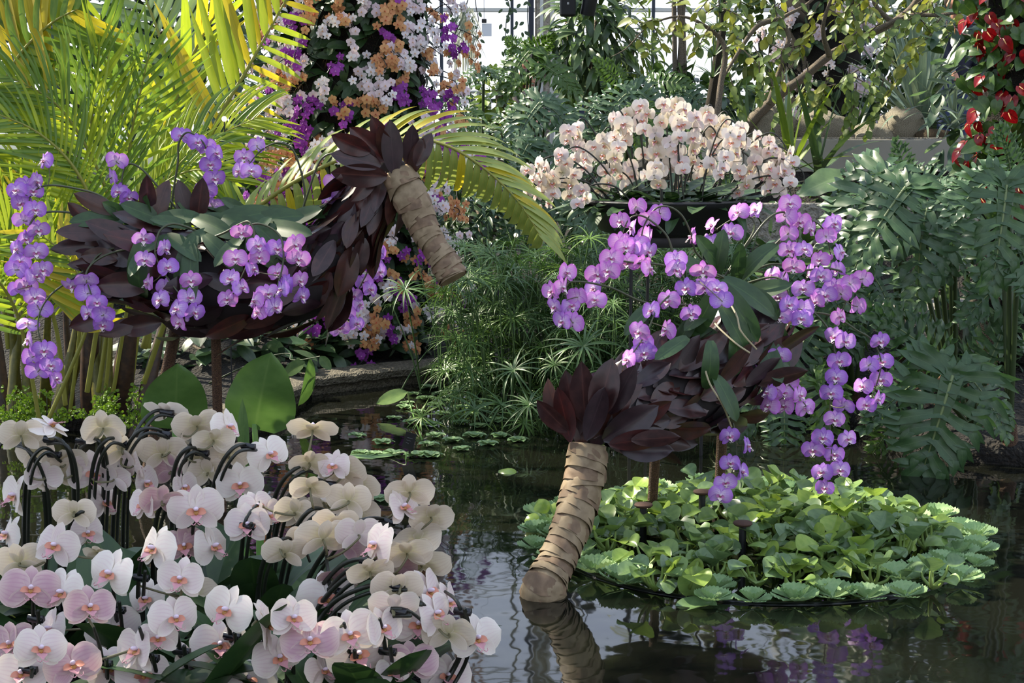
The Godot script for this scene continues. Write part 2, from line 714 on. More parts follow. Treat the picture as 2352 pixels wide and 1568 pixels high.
func build_near_planter() -> void:
	# tones: 0 blush, 1 pale, 2 rose, 3 tan (backs)
	var rows := [
		["tallest arch at the back of the near planter", [[290, 1480], [283, 1300], [285, 1150], [300, 1020], [345, 950], [392, 948], [420, 1000]], [[382, 945, 150, 40, 1], [452, 978, 180, 20, 3]]],
		["tall arch beside the tallest one in the near planter", [[255, 1480], [258, 1250], [272, 1080], [322, 988], [392, 1003], [425, 1075]], [[373, 1042, 170, 10, 3], [393, 1082, 160, 0, 2], [307, 1069, 120, 0, 0], [333, 1110, 60, 0, 0]]],
		["far arch at the left edge of the near planter, blooms turned away", [[125, 1500], [110, 1300], [100, 1120], [62, 1030], [10, 1012], [-20, 1080]], [[48, 1000, 185, 15, 3], [35, 1139, -65, 0, 1], [18, 1227, -70, 0, 1]]],
		["left arch with a bloom seen edge-on above the ferns", [[180, 1500], [170, 1250], [168, 1090], [145, 1015], [100, 1010], [66, 1050]], [[79, 1040, 160, 0, 3], [132, 1090, 190, 0, 3], [116, 978, 70, 50, 1]]],
		["arch bearing the broad face-on bloom highest at the left", [[240, 1480], [234, 1250], [238, 1070], [214, 1000], [176, 1020], [170, 1090]], [[237, 983, 180, 10, 3], [214, 1085, 8, -5, 0, 1.12], [239, 1155, 55, 0, 0]]],
		["arch with a bloom turned right below the brown pole", [[430, 1480], [420, 1250], [424, 1070], [452, 1005], [500, 1012], [530, 1070]], [[524, 981, 50, 5, 1], [454, 1055, 170, 0, 3], [526, 1047, 190, 5, 3]]],
		["arch under the paddle leaves with one wide face-on bloom", [[480, 1480], [476, 1260], [492, 1110], [532, 1032], [578, 1024], [602, 1070]], [[619, 1044, 40, 5, 1], [552, 1113, 0, -5, 1, 1.1]]],
		["stem carrying the bloom highest over the dark water", [[600, 1520], [612, 1290], [632, 1140], [680, 1075], [728, 1080], [740, 1150]], [[710, 1062, 180, 20, 3], [718, 987, 175, 35, 3], [690, 1177, 185, 0, 3], [754, 1160, 190, 10, 3]]],
		["crowded arch of five blooms at the planter's right shoulder", [[595, 1540], [618, 1320], [652, 1160], [712, 1104], [762, 1115], [795, 1165]], [[767, 1070, -35, 0, 0, 0.8], [790, 1085, 170, 10, 3], [774, 1121, 45, 0, 1], [823, 1117, 160, 20, 3], [823, 1181, 185, 0, 3]]],
		["long arm of four blooms reaching right over the pond", [[640, 1540], [690, 1370], [755, 1255], [830, 1195], [905, 1200], [965, 1260]], [[940, 1130, 180, 15, 3, 1.1], [925, 1166, 50, 20, 0, 0.9], [989, 1187, 185, 10, 3], [959, 1240, 200, 0, 3]]],
		["arm of three blooms below the long arm over the pond", [[640, 1560], [705, 1400], [782, 1300], [860, 1288], [925, 1340]], [[865, 1252, -65, 0, 0], [903, 1296, 175, 0, 2], [967, 1296, 180, 15, 3, 1.1]]],
		["low arm ending in two blooms turned to the water", [[665, 1560], [745, 1405], [832, 1350], [920, 1342], [965, 1385]], [[912, 1355, 180, 0, 3], [984, 1360, 50, 0, 0, 1.05], [1029, 1384, 55, 0, 0, 0.9]]],
		["arm with a wide face-on bloom near the planter's right rim", [[700, 1620], [795, 1445], [885, 1378], [955, 1376], [1000, 1420]], [[961, 1434, 5, -3, 0, 1.05], [1031, 1454, 170, 0, 3, 0.95]]],
		["outermost stem with a lone bloom over bright water", [[960, 1640], [1045, 1530], [1065, 1450], [1052, 1385], [1022, 1358]], [[1095, 1467, 25, 0, 1], [1027, 1552, 20, 0, 0]]],
		["stem with the widest pale bloom at the heart of the planter", [[400, 1560], [410, 1380], [428, 1240], [436, 1170], [450, 1150]], [[450, 1172, 5, -5, 0, 1.15], [423, 1252, 0, -10, 2, 0.95], [489, 1257, 55, 5, 1, 1.05]]],
		["stem with a face-on bloom right of the widest one", [[560, 1560], [548, 1380], [556, 1260], [566, 1190], [600, 1150]], [[568, 1205, 0, 0, 0], [590, 1162, 30, 10, 0, 0.8], [614, 1184, 60, 0, 0, 0.8], [676, 1176, 175, 0, 3, 0.85]]],
		["stem with two blooms turned left, at mid height", [[330, 1560], [318, 1400], [322, 1300], [345, 1250]], [[355, 1262, -62, 5, 1, 1.1], [338, 1376, -42, 0, 1], [448, 1371, 180, -20, 3]]],
		["stem with a bloom seen from behind at the left edge", [[118, 1600], [108, 1420], [104, 1310], [118, 1240]], [[127, 1253, -28, 0, 0], [46, 1292, 180, 0, 3], [224, 1268, 160, 30, 3, 0.6]]],
		["stem with a dusky rose bloom low at the left edge", [[100, 1640], [86, 1500], [76, 1390], [90, 1330]], [[70, 1354, 0, 10, 2, 1.05], [145, 1362, -55, 0, 1, 1.05], [22, 1481, -10, 10, 2]]],
		["stem with a large round bloom left of the centre foreground", [[300, 1640], [276, 1480], [262, 1370], [258, 1300]], [[254, 1319, -42, 5, 1, 1.08], [259, 1446, 15, -5, 0, 1.1], [118, 1446, -70, 0, 0]]],
		["front stem with a bloom seen edge-on near the bottom edge", [[380, 1660], [354, 1560], [336, 1490], [320, 1440]], [[316, 1494, -58, 0, 0], [362, 1466, 0, 0, 0, 0.8], [167, 1528, 5, 10, 2, 1.05]]],
		["front stem of three blooms under the heart of the planter", [[520, 1660], [532, 1520], [526, 1440], [510, 1390]], [[522, 1402, -38, 0, 1], [505, 1481, 0, 0, 0], [443, 1516, 65, 0, 0]]],
		["front stem with a bloom in profile facing right", [[590, 1660], [612, 1530], [604, 1460], [590, 1420]], [[614, 1437, 78, 0, 0], [570, 1562, 0, 20, 1]]],
		["stem with the largest face-on bloom right of centre in the planter", [[720, 1660], [772, 1500], [770, 1420], [755, 1330], [748, 1250]], [[750, 1373, 8, -5, 1, 1.18], [776, 1322, 190, 20, 2, 0.85], [742, 1238, 200, 10, 3, 1.05], [771, 1204, 185, 20, 3, 0.9], [823, 1228, 180, 0, 0, 0.85]]],
		["front stem with three open blooms by the planter's right rim", [[780, 1680], [802, 1570], [800, 1480], [790, 1430]], [[805, 1458, 0, 0, 0, 1.0], [822, 1502, 20, -5, 0, 1.1], [712, 1473, 0, 10, 2, 1.05]]],
		["lowest right stem with a dusky bloom at the bottom edge", [[860, 1680], [888, 1560], [882, 1470], [872, 1420]], [[878, 1443, 38, 0, 0, 0.85], [946, 1522, 0, 10, 2], [742, 1541, 55, 0, 0, 0.8], [900, 1541, 30, 0, 0, 0.8]]],
	]
	rows.append_array([
		["back-row arch nearest the left edge, two beige bloom backs", [[60, 1500], [55, 1250], [62, 1090], [95, 1030], [130, 1050], [140, 1110]], [[150, 1060, 175, 10, 3, 0.95], [100, 1095, 190, 0, 0, 0.9]]],
		["back-row double arch left of the tallest one", [[210, 1500], [205, 1260], [212, 1080], [245, 1010], [285, 1020], [300, 1080]], [[280, 1035, 185, 15, 3], [262, 1100, 150, 0, 0, 0.9]]],
		["back-row arch between the two paddle leaves", [[400, 1500], [395, 1250], [398, 1090], [430, 1030], [470, 1045], [485, 1110]], [[490, 1010, 180, 15, 3], [420, 1120, 60, 0, 0, 0.85], [478, 1085, 170, 0, 3, 0.9]]],
		["low arch behind the first broad face-on bloom", [[140, 1520], [138, 1330], [145, 1210], [175, 1165], [205, 1180], [212, 1230]], [[170, 1180, 175, 0, 3, 0.85], [200, 1225, 20, 0, 0, 0.85]]],
		["low arch behind the widest pale bloom", [[360, 1520], [352, 1330], [358, 1200], [385, 1140], [415, 1150], [425, 1200]], [[372, 1150, 180, 10, 2, 0.9], [330, 1160, -60, 0, 0, 0.85]]],
		["arch crossing over the dark stems right of the heart", [[590, 1560], [592, 1380], [606, 1290], [645, 1240], [690, 1245], [712, 1290]], [[655, 1270, 180, 10, 3, 0.9], [700, 1235, 190, 10, 3, 0.9]]],
		["arch tucked under the crowded right shoulder", [[610, 1580], [640, 1360], [672, 1230], [715, 1170], [760, 1180], [790, 1230]], [[712, 1120, 180, 20, 3, 0.9], [800, 1150, 170, 0, 3, 0.95], [790, 1255, 185, 0, 2, 0.85]]],
		["arch just below the long arm over the pond", [[650, 1570], [715, 1420], [790, 1330], [865, 1310], [930, 1345]], [[850, 1312, 180, 20, 3, 0.9], [935, 1270, 180, 15, 3, 0.9]]],
		["arch at the planter's right rim with a bloom back", [[690, 1600], [770, 1470], [850, 1410], [930, 1400], [985, 1440]], [[905, 1395, 185, 10, 0, 0.9], [1000, 1410, 60, 0, 0, 0.95]]],
		["front stem between the profile bloom and the largest bloom", [[650, 1660], [660, 1560], [658, 1480], [672, 1430]], [[672, 1420, 25, 0, 0, 0.9], [640, 1510, 30, -5, 0, 0.95]]],
		["front stem at the bottom left corner with two half-hidden blooms", [[60, 1680], [62, 1580], [60, 1520], [75, 1470]], [[92, 1490, 20, 0, 0, 0.95], [50, 1548, -20, 10, 0]]],
		["front stem low between the two dusky rose blooms", [[230, 1680], [235, 1580], [232, 1500], [215, 1440]], [[205, 1395, 12, 5, 2, 0.9], [250, 1535, 30, 0, 0, 0.95], [330, 1550, 0, 0, 0]]],
		["front stem behind the lowest profile bloom", [[440, 1680], [420, 1560], [410, 1470], [395, 1410]], [[402, 1420, 20, 0, 0, 0.9], [415, 1330, -20, 0, 0, 0.9]]],
	])
	# the bowl itself stands just below the frame
	var centre := Vector3(-0.62, 0, -2.85)
	var bowl := thing("orchid_bowl", "black bowl planter under the near mass of blush orchids", "planter")
	var m := Mold.new()
	m.lathe([Vector2(0.05, 0.16), Vector2(0.3, 0.19), Vector2(0.46, 0.34), Vector2(0.5, 0.5), Vector2(0.52, 0.54), Vector2(0.5, 0.55), Vector2(0.47, 0.5), Vector2(0.02, 0.47)], 40)
	bowl.position = centre
	part(bowl, "bowl", m.mesh(), mat("black_bowl", Color(0.06, 0.06, 0.07), 0.4))
	m = Mold.new()
	m.lathe([Vector2(0.02, 0.52), Vector2(0.3, 0.53), Vector2(0.48, 0.52)], 24)
	part(bowl, "bark_mulch", m.mesh(), rough_mat("bark_mulch", Color(0.1, 0.07, 0.05), Color(0.22, 0.16, 0.11), 0.05, 0.9, 3.0, 2.0))
	for k in 3:
		m = Mold.new()
		var a := TAU * k / 3.0
		m.tube(PackedVector3Array([Vector3(cos(a) * 0.3, 0.22, sin(a) * 0.3), Vector3(cos(a) * 0.34, -0.3, sin(a) * 0.34)]), [0.02], 8)
		part(bowl, "leg", m.mesh(), mat("black_steel", Color(0.07, 0.07, 0.08), 0.45))
	var tones := ["blush", "pale", "rose", "tan"]
	for row in rows:
		var px: Array = row[1]
		var list: Array = row[2]
		var top := 9999.0
		for q in px:
			top = minf(top, q[1])
		var d := near_depth(top + 60.0)
		var pts := []
		for k in px.size():
			pts.append(at(px[k][0], px[k][1], d + 0.05 * sin(k * 1.7)))
		var foot: Vector3 = pts[0]
		var base := Vector3(clampf(foot.x, centre.x - 0.36, centre.x + 0.36), 0.53, clampf(foot.z, centre.z - 0.36, centre.z + 0.36))
		pts.push_front(base)
		var t := thing("blush_orchid", "%s, blush moth orchid" % row[0], "orchid", "blush orchids in the near planter")
		spray(t, pts, blooms_on(pts, list), 0.0052, stem_mat("dark_stem"), 0.103, tones, 0)
		# the stake that the stem is tied to
		var up := smooth_path(pts.slice(0, maxi(3, pts.size() - 1)), 6)
		var off := PackedVector3Array()
		for q in up:
			off.append(q + Vector3(0.012, -0.007, 0.01))
		part(t, "stake", tube_mesh(off, [0.004], 5), stem_mat("dark_stem"))
		part(t, "clip", tube_mesh(PackedVector3Array([up[up.size() - 3] + Vector3(-0.01, 0, 0), up[up.size() - 3] + Vector3(0.02, 0, 0.01)]), [0.008], 5), mat("black_clip", Color(0.08, 0.08, 0.1), 0.25))
		for k in 4:
			var a := rr(0, TAU)
			var dir := Vector3(cos(a), rr(0.6, 1.6), sin(a))
			var l := rr(0.24, 0.37)
			part(t, "leaf", orchid_leaf_shape(rng.randi_range(0, 3)), orchid_leaf_mat(), placed(base + Vector3(0, -0.02, 0), dir, Vector3(-cos(a) * 0.4, 1, -sin(a) * 0.4), l, l, l))


# ------------------------------------------------------------------ purple sprays on the two birds

func crop(list: Array, x0: float, y0: float, s: float) -> Array:
	var out := []
	for q in list:
		var r: Array = q.duplicate()
		r[0] = x0 + q[0] / s
		r[1] = y0 + q[1] / s
		out.append(r)
	return out


func purple_spray(label: String, d0: float, d1: float, stem: Array, list: Array, tones: Array, n_leaf: int, group: String, leaf_from = null, buds := 1, stem_kind := "olive_stem") -> void:
	var t := thing("purple_orchid", label, "orchid", group)
	var pts := []
	for k in stem.size():
		var f := float(k) / (stem.size() - 1)
		pts.append(at(stem[k][0], stem[k][1], lerpf(d0, d1, f)))
	var full := []
	for q in list:
		# yaw and pitch as given, else spread at random round the eye's direction
		var yaw: float = q[2] if q.size() > 2 else rr(-42, 42)
		var pit: float = q[3] if q.size() > 3 else rr(-22, 12)
		full.append([q[0], q[1], yaw, pit, rng.randi_range(0, 2)])
	spray(t, pts, blooms_on(pts, full, 0.05), 0.0042, stem_mat(stem_kind), 0.094, tones, buds)
	var root: Vector3 = pts[0] if leaf_from == null else leaf_from
	for k in n_leaf:
		# broad leaves as they lie in the photograph: [base, tip, depth]
		if leaf_spots.is_empty():
			break
		var q: Array = leaf_spots.pop_front()
		var a := at(q[0], q[1], q[4])
		var b := at(q[2], q[3], q[4] - 0.12)
		var l := a.distance_to(b) * 1.12
		var face := Vector3(rr(-0.3, 0.3), 0.55, 0.9)
		part(t, "leaf", orchid_leaf_shape(rng.randi_range(0, 3)), orchid_leaf_mat(), placed(a, b - a, face, maxf(l * 1.15, 0.2), l, l))


var leaf_spots := []


func build_purple_orchids() -> void:
	leaf_spots = [[1650, 648, 1572, 592, 5.95], [1655, 640, 1778, 690, 5.9], [1650, 650, 1742, 765, 5.8], [1648, 655, 1605, 775, 5.75], [1690, 690, 1790, 640, 6.05], [1632, 782, 1640, 880, 5.6], [1640, 860, 1698, 938, 5.6], [1700, 760, 1812, 812, 5.9], [1690, 650, 1700, 585, 6.0], [1500, 700, 1448, 735, 5.75], [1580, 775, 1525, 808, 5.6], [1680, 700, 1726, 800, 5.8], [1735, 700, 1815, 790, 6.0], [1655, 700, 1710, 780, 5.75], [1660, 620, 1620, 560, 6.0], [1700, 660, 1800, 700, 5.9], [1690, 740, 1700, 840, 5.75], [1700, 640, 1750, 560, 6.05], [1640, 700, 1590, 740, 5.8], [1720, 800, 1740, 880, 5.9], [1640, 640, 1660, 560, 6.0], [1670, 820, 1640, 740, 5.8], [1720, 740, 1790, 860, 5.9], [1600, 720, 1560, 780, 5.8], [1680, 620, 1760, 610, 6.0], [1730, 760, 1830, 760, 6.0]]
	var gr := "purple orchids on the stooping bird"
	var c := func(l: Array) -> Array: return crop(l, 1200, 450, 2.24)
	var pink := ["orchid", "lilac", "orchid"]
	var viol := ["violet", "lilac", "violet"]
	purple_spray("purple orchid spray reaching farthest left from the stooping bird", 5.85, 5.75, c.call([[1040, 560], [860, 560], [640, 550], [450, 470], [280, 440], [225, 470], [235, 600]]), c.call([[225, 395, 40], [205, 470, 60], [150, 490, -50], [285, 520, 150], [250, 565, 20], [165, 570, -40], [205, 645, -50], [262, 650, 160]]), pink, 2, gr, null, 2)
	purple_spray("purple orchid spray slanting down left beneath the black bowl", 5.9, 5.85, c.call([[1030, 420], [840, 385], [700, 352], [590, 345], [470, 340], [390, 430], [372, 540]]), c.call([[540, 345, -10], [455, 320, 10], [440, 385, -20], [385, 405, 15], [368, 478, -50], [375, 535, -20], [612, 350, 40], [655, 375, 60]]), pink, 2, gr)
	purple_spray("arched purple orchid spray in front of the bowl's left end", 5.95, 6.0, c.call([[1040, 415], [850, 380], [785, 310], [740, 200], [650, 120], [590, 100], [540, 130], [505, 230]]), c.call([[587, 55, 150, 10], [505, 130, -35], [500, 235, 0], [565, 168, -75], [530, 265, 20]]), pink, 1, gr)
	purple_spray("purple orchid spray arching before the black bowl's middle", 6.05, 6.0, c.call([[1040, 415], [900, 300], [870, 200], [820, 100], [750, 55], [680, 70], [620, 170], [615, 290]]), c.call([[712, 90, 160, 0], [655, 122, 170, 0], [640, 210, 130], [595, 255, 20], [648, 285, 50], [575, 275, -60]]), pink, 1, gr)
	purple_spray("nearest purple orchid spray over the dark shoulder of the stooping bird", 5.8, 5.55, c.call([[1035, 420], [980, 400], [900, 430], [800, 480], [700, 570], [640, 700], [560, 820]]), c.call([[790, 380, 40], [790, 330, 20], [930, 385, 0, -40], [842, 475, -15, -10], [940, 470, 10], [1000, 480, 10], [1025, 540, 170, -20], [750, 540, -25], [665, 590, -45], [865, 605, 20, -30], [600, 700, -30], [740, 690, -50], [625, 755, 170], [625, 810, 5], [540, 842, -60]]), ["lilac", "violet", "orchid"], 3, gr)
	purple_spray("tallest purple orchid spray, its top below the bowl's right end", 6.0, 6.15, c.call([[1040, 415], [1110, 310], [1180, 220], [1250, 130], [1320, 85], [1385, 100], [1420, 190], [1395, 300], [1340, 420]]), c.call([[1375, 40, 10], [1355, 105, 150], [1425, 135, 30], [1482, 172, 60], [1368, 195, 160], [1372, 280, 20], [1450, 275, 25], [1395, 365, 0], [1285, 410, -50], [1330, 432, 30]]), pink, 2, gr)
	purple_spray("short purple orchid spray nodding left of the tallest one", 6.0, 6.05, c.call([[1060, 400], [1130, 280], [1195, 170], [1170, 110], [1080, 120], [960, 200]]), c.call([[870, 212, -70], [980, 250, 0, -5], [1075, 190, -20], [975, 152, -60, 30], [1110, 85, -30, 10], [1200, 72, -40, 20]]), ["lilac", "violet", "orchid"], 1, gr)
	purple_spray("purple orchid spray next to the split leaves at upper right", 6.2, 6.3, c.call([[1150, 390], [1320, 230], [1420, 130], [1500, 130], [1560, 190], [1585, 300]]), c.call([[1605, 142, 50], [1565, 210, 160], [1640, 290, 60], [1530, 330, -20], [1590, 165, 20]]), pink, 1, gr)
	purple_spray("tangled purple orchid spray with pointed buds at far right", 6.1, 6.15, c.call([[1160, 400], [1290, 350], [1450, 380], [1560, 370], [1660, 400], [1690, 470], [1640, 600]]), c.call([[1445, 480, -10], [1535, 412, 10], [1490, 395, -60], [1558, 512, 0], [1605, 470, 20], [1640, 500, 150], [1690, 452, 160], [1752, 425, 170], [1725, 568, 130], [1620, 380, -50], [1632, 622, 40], [1508, 545, -30]]), pink, 1, gr, null, 3)
	purple_spray("purple orchid spray with paired face-on blooms at centre right", 6.05, 5.95, c.call([[1150, 450], [1260, 420], [1330, 430], [1370, 500], [1400, 580]]), c.call([[1318, 522, -25], [1370, 560, 30], [1326, 622, 0, -8], [1440, 585, 160], [1436, 632, 0]]), ["orchid", "lilac", "violet"], 2, gr)
	purple_spray("longest hanging purple orchid spray, reaching down to the island", 6.1, 6.0, c.call([[1160, 480], [1290, 500], [1400, 545], [1500, 600], [1580, 700], [1610, 850], [1590, 1000], [1580, 1150], [1590, 1320], [1570, 1480]]), c.call([[1605, 725, -20], [1660, 750, 30], [1630, 850, 5, -8], [1614, 935, -5, -8], [1588, 1015, -5, -8], [1655, 1080, 165], [1605, 1150, 20], [1545, 1245, -5], [1495, 1308, -10], [1675, 1250, 25], [1605, 1330, 5, -8], [1540, 1422, -25], [1635, 1410, 15], [1555, 1502, -10]]), viol, 2, gr, null, 0)
	purple_spray("outermost right purple orchid spray with a second hanging tail", 6.15, 6.25, c.call([[1180, 560], [1400, 590], [1590, 615], [1720, 690], [1800, 745], [1845, 870], [1790, 1060]]), c.call([[1840, 748, 30], [1852, 855, 5], [1782, 872, 170], [1845, 945, 0], [1750, 980, -25], [1828, 1045, 60], [1770, 1075, 0]]), viol, 1, gr)
	purple_spray("clustered purple orchid spray hanging behind the bird's rear", 5.95, 5.8, c.call([[1170, 620], [1200, 740], [1240, 820], [1310, 900], [1390, 990], [1460, 1080]]), c.call([[1205, 845, -5], [1320, 828, 10, -25], [1190, 912, -50, -20], [1260, 930, 0], [1360, 952, 10], [1300, 992, -30], [1262, 1012, -50], [1345, 1012, 20], [1268, 1080, -45], [1350, 1082, -40], [1430, 1025, 50], [1458, 1092, 40]]), ["orchid", "orchid", "lilac"], 3, gr)
	purple_spray("low purple orchid spray hanging beside the bird's rear leg", 5.85, 5.7, c.call([[1040, 700], [930, 830], [960, 930], [1045, 1040], [1085, 1170], [1100, 1350], [1040, 1500]]), c.call([[1066, 1236, 15], [1158, 1285, 75], [1070, 1375, 10], [1128, 1418, 70], [1045, 1477, 0], [1018, 1540, 0]]), viol, 2, gr, null, 0)
	var host := get_node("purple_orchid_004") as Node3D
	for r in [[[1650, 655, 5.85], [1690, 720, 5.7], [1702, 760, 5.65], [1738, 802, 5.65]], [[1640, 740, 5.7], [1655, 757, 5.65], [1692, 790, 5.6], [1722, 810, 5.6]], [[1615, 830, 5.6], [1630, 880, 5.55], [1660, 930, 5.55], [1680, 980, 5.6]]]:
		var rp := []
		for q in r:
			rp.append(at(q[0], q[1], q[2]))
		part(host, "aerial_root", tube_mesh(smooth_path(rp, 5), [0.004, 0.0035], 6), mat("aerial_root", Color(0.62, 0.57, 0.44), 0.6))
	gr = "purple orchids on the upright bird"
	leaf_spots = [[335, 540, 272, 678, 6.05], [300, 500, 178, 500, 6.25], [470, 530, 580, 470, 6.15], [560, 520, 655, 478, 6.15], [400, 500, 520, 470, 6.3], [450, 540, 395, 630, 6.05], [440, 560, 430, 680, 6.02], [345, 530, 330, 462, 6.3], [610, 520, 700, 530, 6.1], [520, 545, 630, 560, 6.1], [640, 520, 720, 480, 6.25], [320, 520, 250, 470, 6.3], [400, 520, 300, 470, 6.25], [480, 510, 430, 470, 6.3], [580, 500, 530, 460, 6.35], [500, 530, 400, 540, 6.1], [380, 540, 450, 570, 6.08], [560, 540, 500, 590, 6.05], [440, 500, 520, 520, 6.15], [620, 500, 560, 540, 6.1], [660, 510, 610, 470, 6.35], [300, 530, 350, 480, 6.3], [540, 510, 470, 480, 6.2], [350, 510, 420, 480, 6.2], [470, 540, 530, 600, 6.05], [590, 520, 650, 560, 6.05], [690, 500, 740, 460, 6.3], [400, 540, 340, 560, 6.1], [510, 500, 600, 520, 6.12], [630, 540, 560, 500, 6.12], [440, 520, 360, 500, 6.15], [570, 530, 640, 510, 6.1], [700, 520, 650, 470, 6.3], [340, 560, 300, 620, 6.08], [480, 500, 540, 460, 6.3]]
	var e := func(l: Array) -> Array: return crop(l, 0, 350, 2.614)
	purple_spray("purple orchid spray with the long upper tail at the left edge", 6.3, 6.2, e.call([[950, 470], [770, 400], [620, 270], [450, 215], [270, 200], [180, 270], [190, 420], [170, 560]]), e.call([[265, 52, -60], [160, 200, 0], [218, 175, 60], [98, 228, -20], [200, 232, 0], [125, 305, -20], [212, 345, 5], [140, 405, 180], [228, 465, 15]]), viol, 3, gr)
	purple_spray("purple orchid spray with the crowded middle tail at the left edge", 6.25, 6.1, e.call([[950, 480], [770, 465], [560, 385], [330, 355], [215, 385], [170, 470], [170, 600], [180, 760], [220, 900]]), e.call([[150, 520, 40], [100, 580, -50], [218, 600, 0], [120, 655, -10], [255, 705, 20], [95, 705, 170], [215, 745, 40], [160, 800, -5], [110, 820, 180], [210, 870, 5], [240, 945, 170]]), viol, 2, gr, null, 0)
	purple_spray("lowest purple orchid spray at the left edge, before palm stalks", 6.2, 6.0, e.call([[900, 560], [750, 560], [600, 610], [530, 690], [400, 780], [300, 860], [240, 960], [232, 1080], [290, 1240]]), e.call([[165, 1030, -10, 40], [170, 1125, -70], [265, 1190, 0], [192, 1228, -150], [305, 1278, 5], [230, 1312, 170], [335, 1362, 50]]), viol, 2, gr)
	purple_spray("small purple orchid spray beside the bird's tail leaves", 6.15, 6.0, e.call([[900, 570], [720, 590], [590, 640], [520, 720], [540, 830], [600, 960]]), e.call([[430, 800, -20, -50], [520, 765, 170, 30], [525, 850, 175], [582, 902, 5], [530, 965, -50], [622, 972, 160], [617, 1036, 0, -25]]), viol, 2, gr, null, 0)
	purple_spray("purple orchid spray rising above the leaves over the bird's back", 6.4, 6.35, e.call([[1100, 420], [1060, 340], [970, 230], [850, 100], [770, 70], [735, 140], [740, 230], [780, 330]]), e.call([[700, 50, 170, 20], [675, 150, 120], [712, 235, -40], [772, 272, 20], [752, 340, -60, -10]]), viol, 3, gr)
	purple_spray("upright purple orchid spray on a straight stem before the palm", 6.45, 6.4, e.call([[1020, 400], [1040, 240], [1068, 60], [1075, -60], [1130, -120], [1220, -60], [1260, 60], [1260, 230]]), [[417, 312, 0], [454, 327, 20], [473, 337, -10], [496, 352, 40], [483, 378, 0], [493, 410, 20], [473, 437, 0], [490, 474, 160]], viol, 3, gr)
	purple_spray("purple orchid spray nodding left between palm and flower column", 6.5, 6.45, [[690, 520], [700, 440], [676, 350], [640, 328], [600, 345], [570, 380]], [[592, 335, 150], [561, 362, -15], [549, 393, -45], [577, 393, 10]], ["lilac", "violet", "lilac"], 3, gr)
	purple_spray("small purple orchid spray at the bird's neck bend", 6.4, 6.35, [[680, 530], [705, 450], [735, 370], [770, 352], [795, 372], [775, 450]], [[769, 415, 0], [795, 360, 20], [755, 463, -40], [784, 446, 30]], ["lilac", "violet", "lilac"], 2, gr)
	purple_spray("purple orchid spray hanging across the left of the bird's flank", 6.1, 5.92, e.call([[1230, 500], [1130, 450], [1030, 430], [955, 480], [935, 620], [1010, 760], [1090, 870], [1120, 980]]), e.call([[860, 515, 10, -40], [992, 580, 60], [870, 645, -10], [1005, 690, 20], [885, 785, -60], [1145, 770, 10], [1000, 810, 15], [1140, 872, 25], [960, 885, -40], [1062, 940, -45], [1168, 960, 40], [1076, 1022, -50]]), ["lilac", "orchid", "violet"], 4, gr)
	purple_spray("purple orchid spray hanging at the middle of the bird's flank", 6.05, 5.9, e.call([[1250, 520], [1350, 480], [1440, 430], [1500, 420], [1530, 520], [1480, 680], [1400, 850]]), e.call([[1450, 482, 0, -35], [1548, 560, 15], [1415, 640, 0], [1385, 760, -30], [1452, 812, 40], [1365, 882, -10], [1555, 630, 10]]), ["orchid", "lilac", "orchid"], 4, gr)
	purple_spray("purple orchid spray hanging below the base of the bird's neck", 6.05, 5.88, e.call([[1400, 500], [1520, 430], [1620, 450], [1690, 520], [1700, 660], [1660, 820], [1620, 940]]), e.call([[1668, 580, 0], [1770, 555, 40, -20], [1792, 640, 15], [1668, 722, -5], [1518, 700, 60], [1610, 850, 5], [1690, 822, -60], [1718, 790, -50], [1800, 770, 40], [1812, 862, 45], [1548, 962, -45], [1650, 930, 50], [1530, 890, -60]]), ["orchid", "lilac", "violet"], 4, gr)
	var h := func(l: Array) -> Array: return crop(l, 600, 250, 2.413)
	purple_spray("purple orchid spray hanging in shade behind the bird's neck", 6.7, 6.6, h.call([[480, 620], [560, 640], [620, 680], [630, 780], [590, 900], [530, 1020], [460, 1180]]), h.call([[600, 760, 0], [645, 795, 20], [545, 865, -10], [622, 875, 10], [655, 905, 40], [570, 960, 0], [605, 1000, 40], [505, 1037, 0], [545, 1085, 60], [470, 1132, 0], [530, 1190, 40], [435, 1217, 0]]), ["violet", "violet", "lilac"], 3, gr)


# ------------------------------------------------------------------ the bowl of blush orchids on its stand

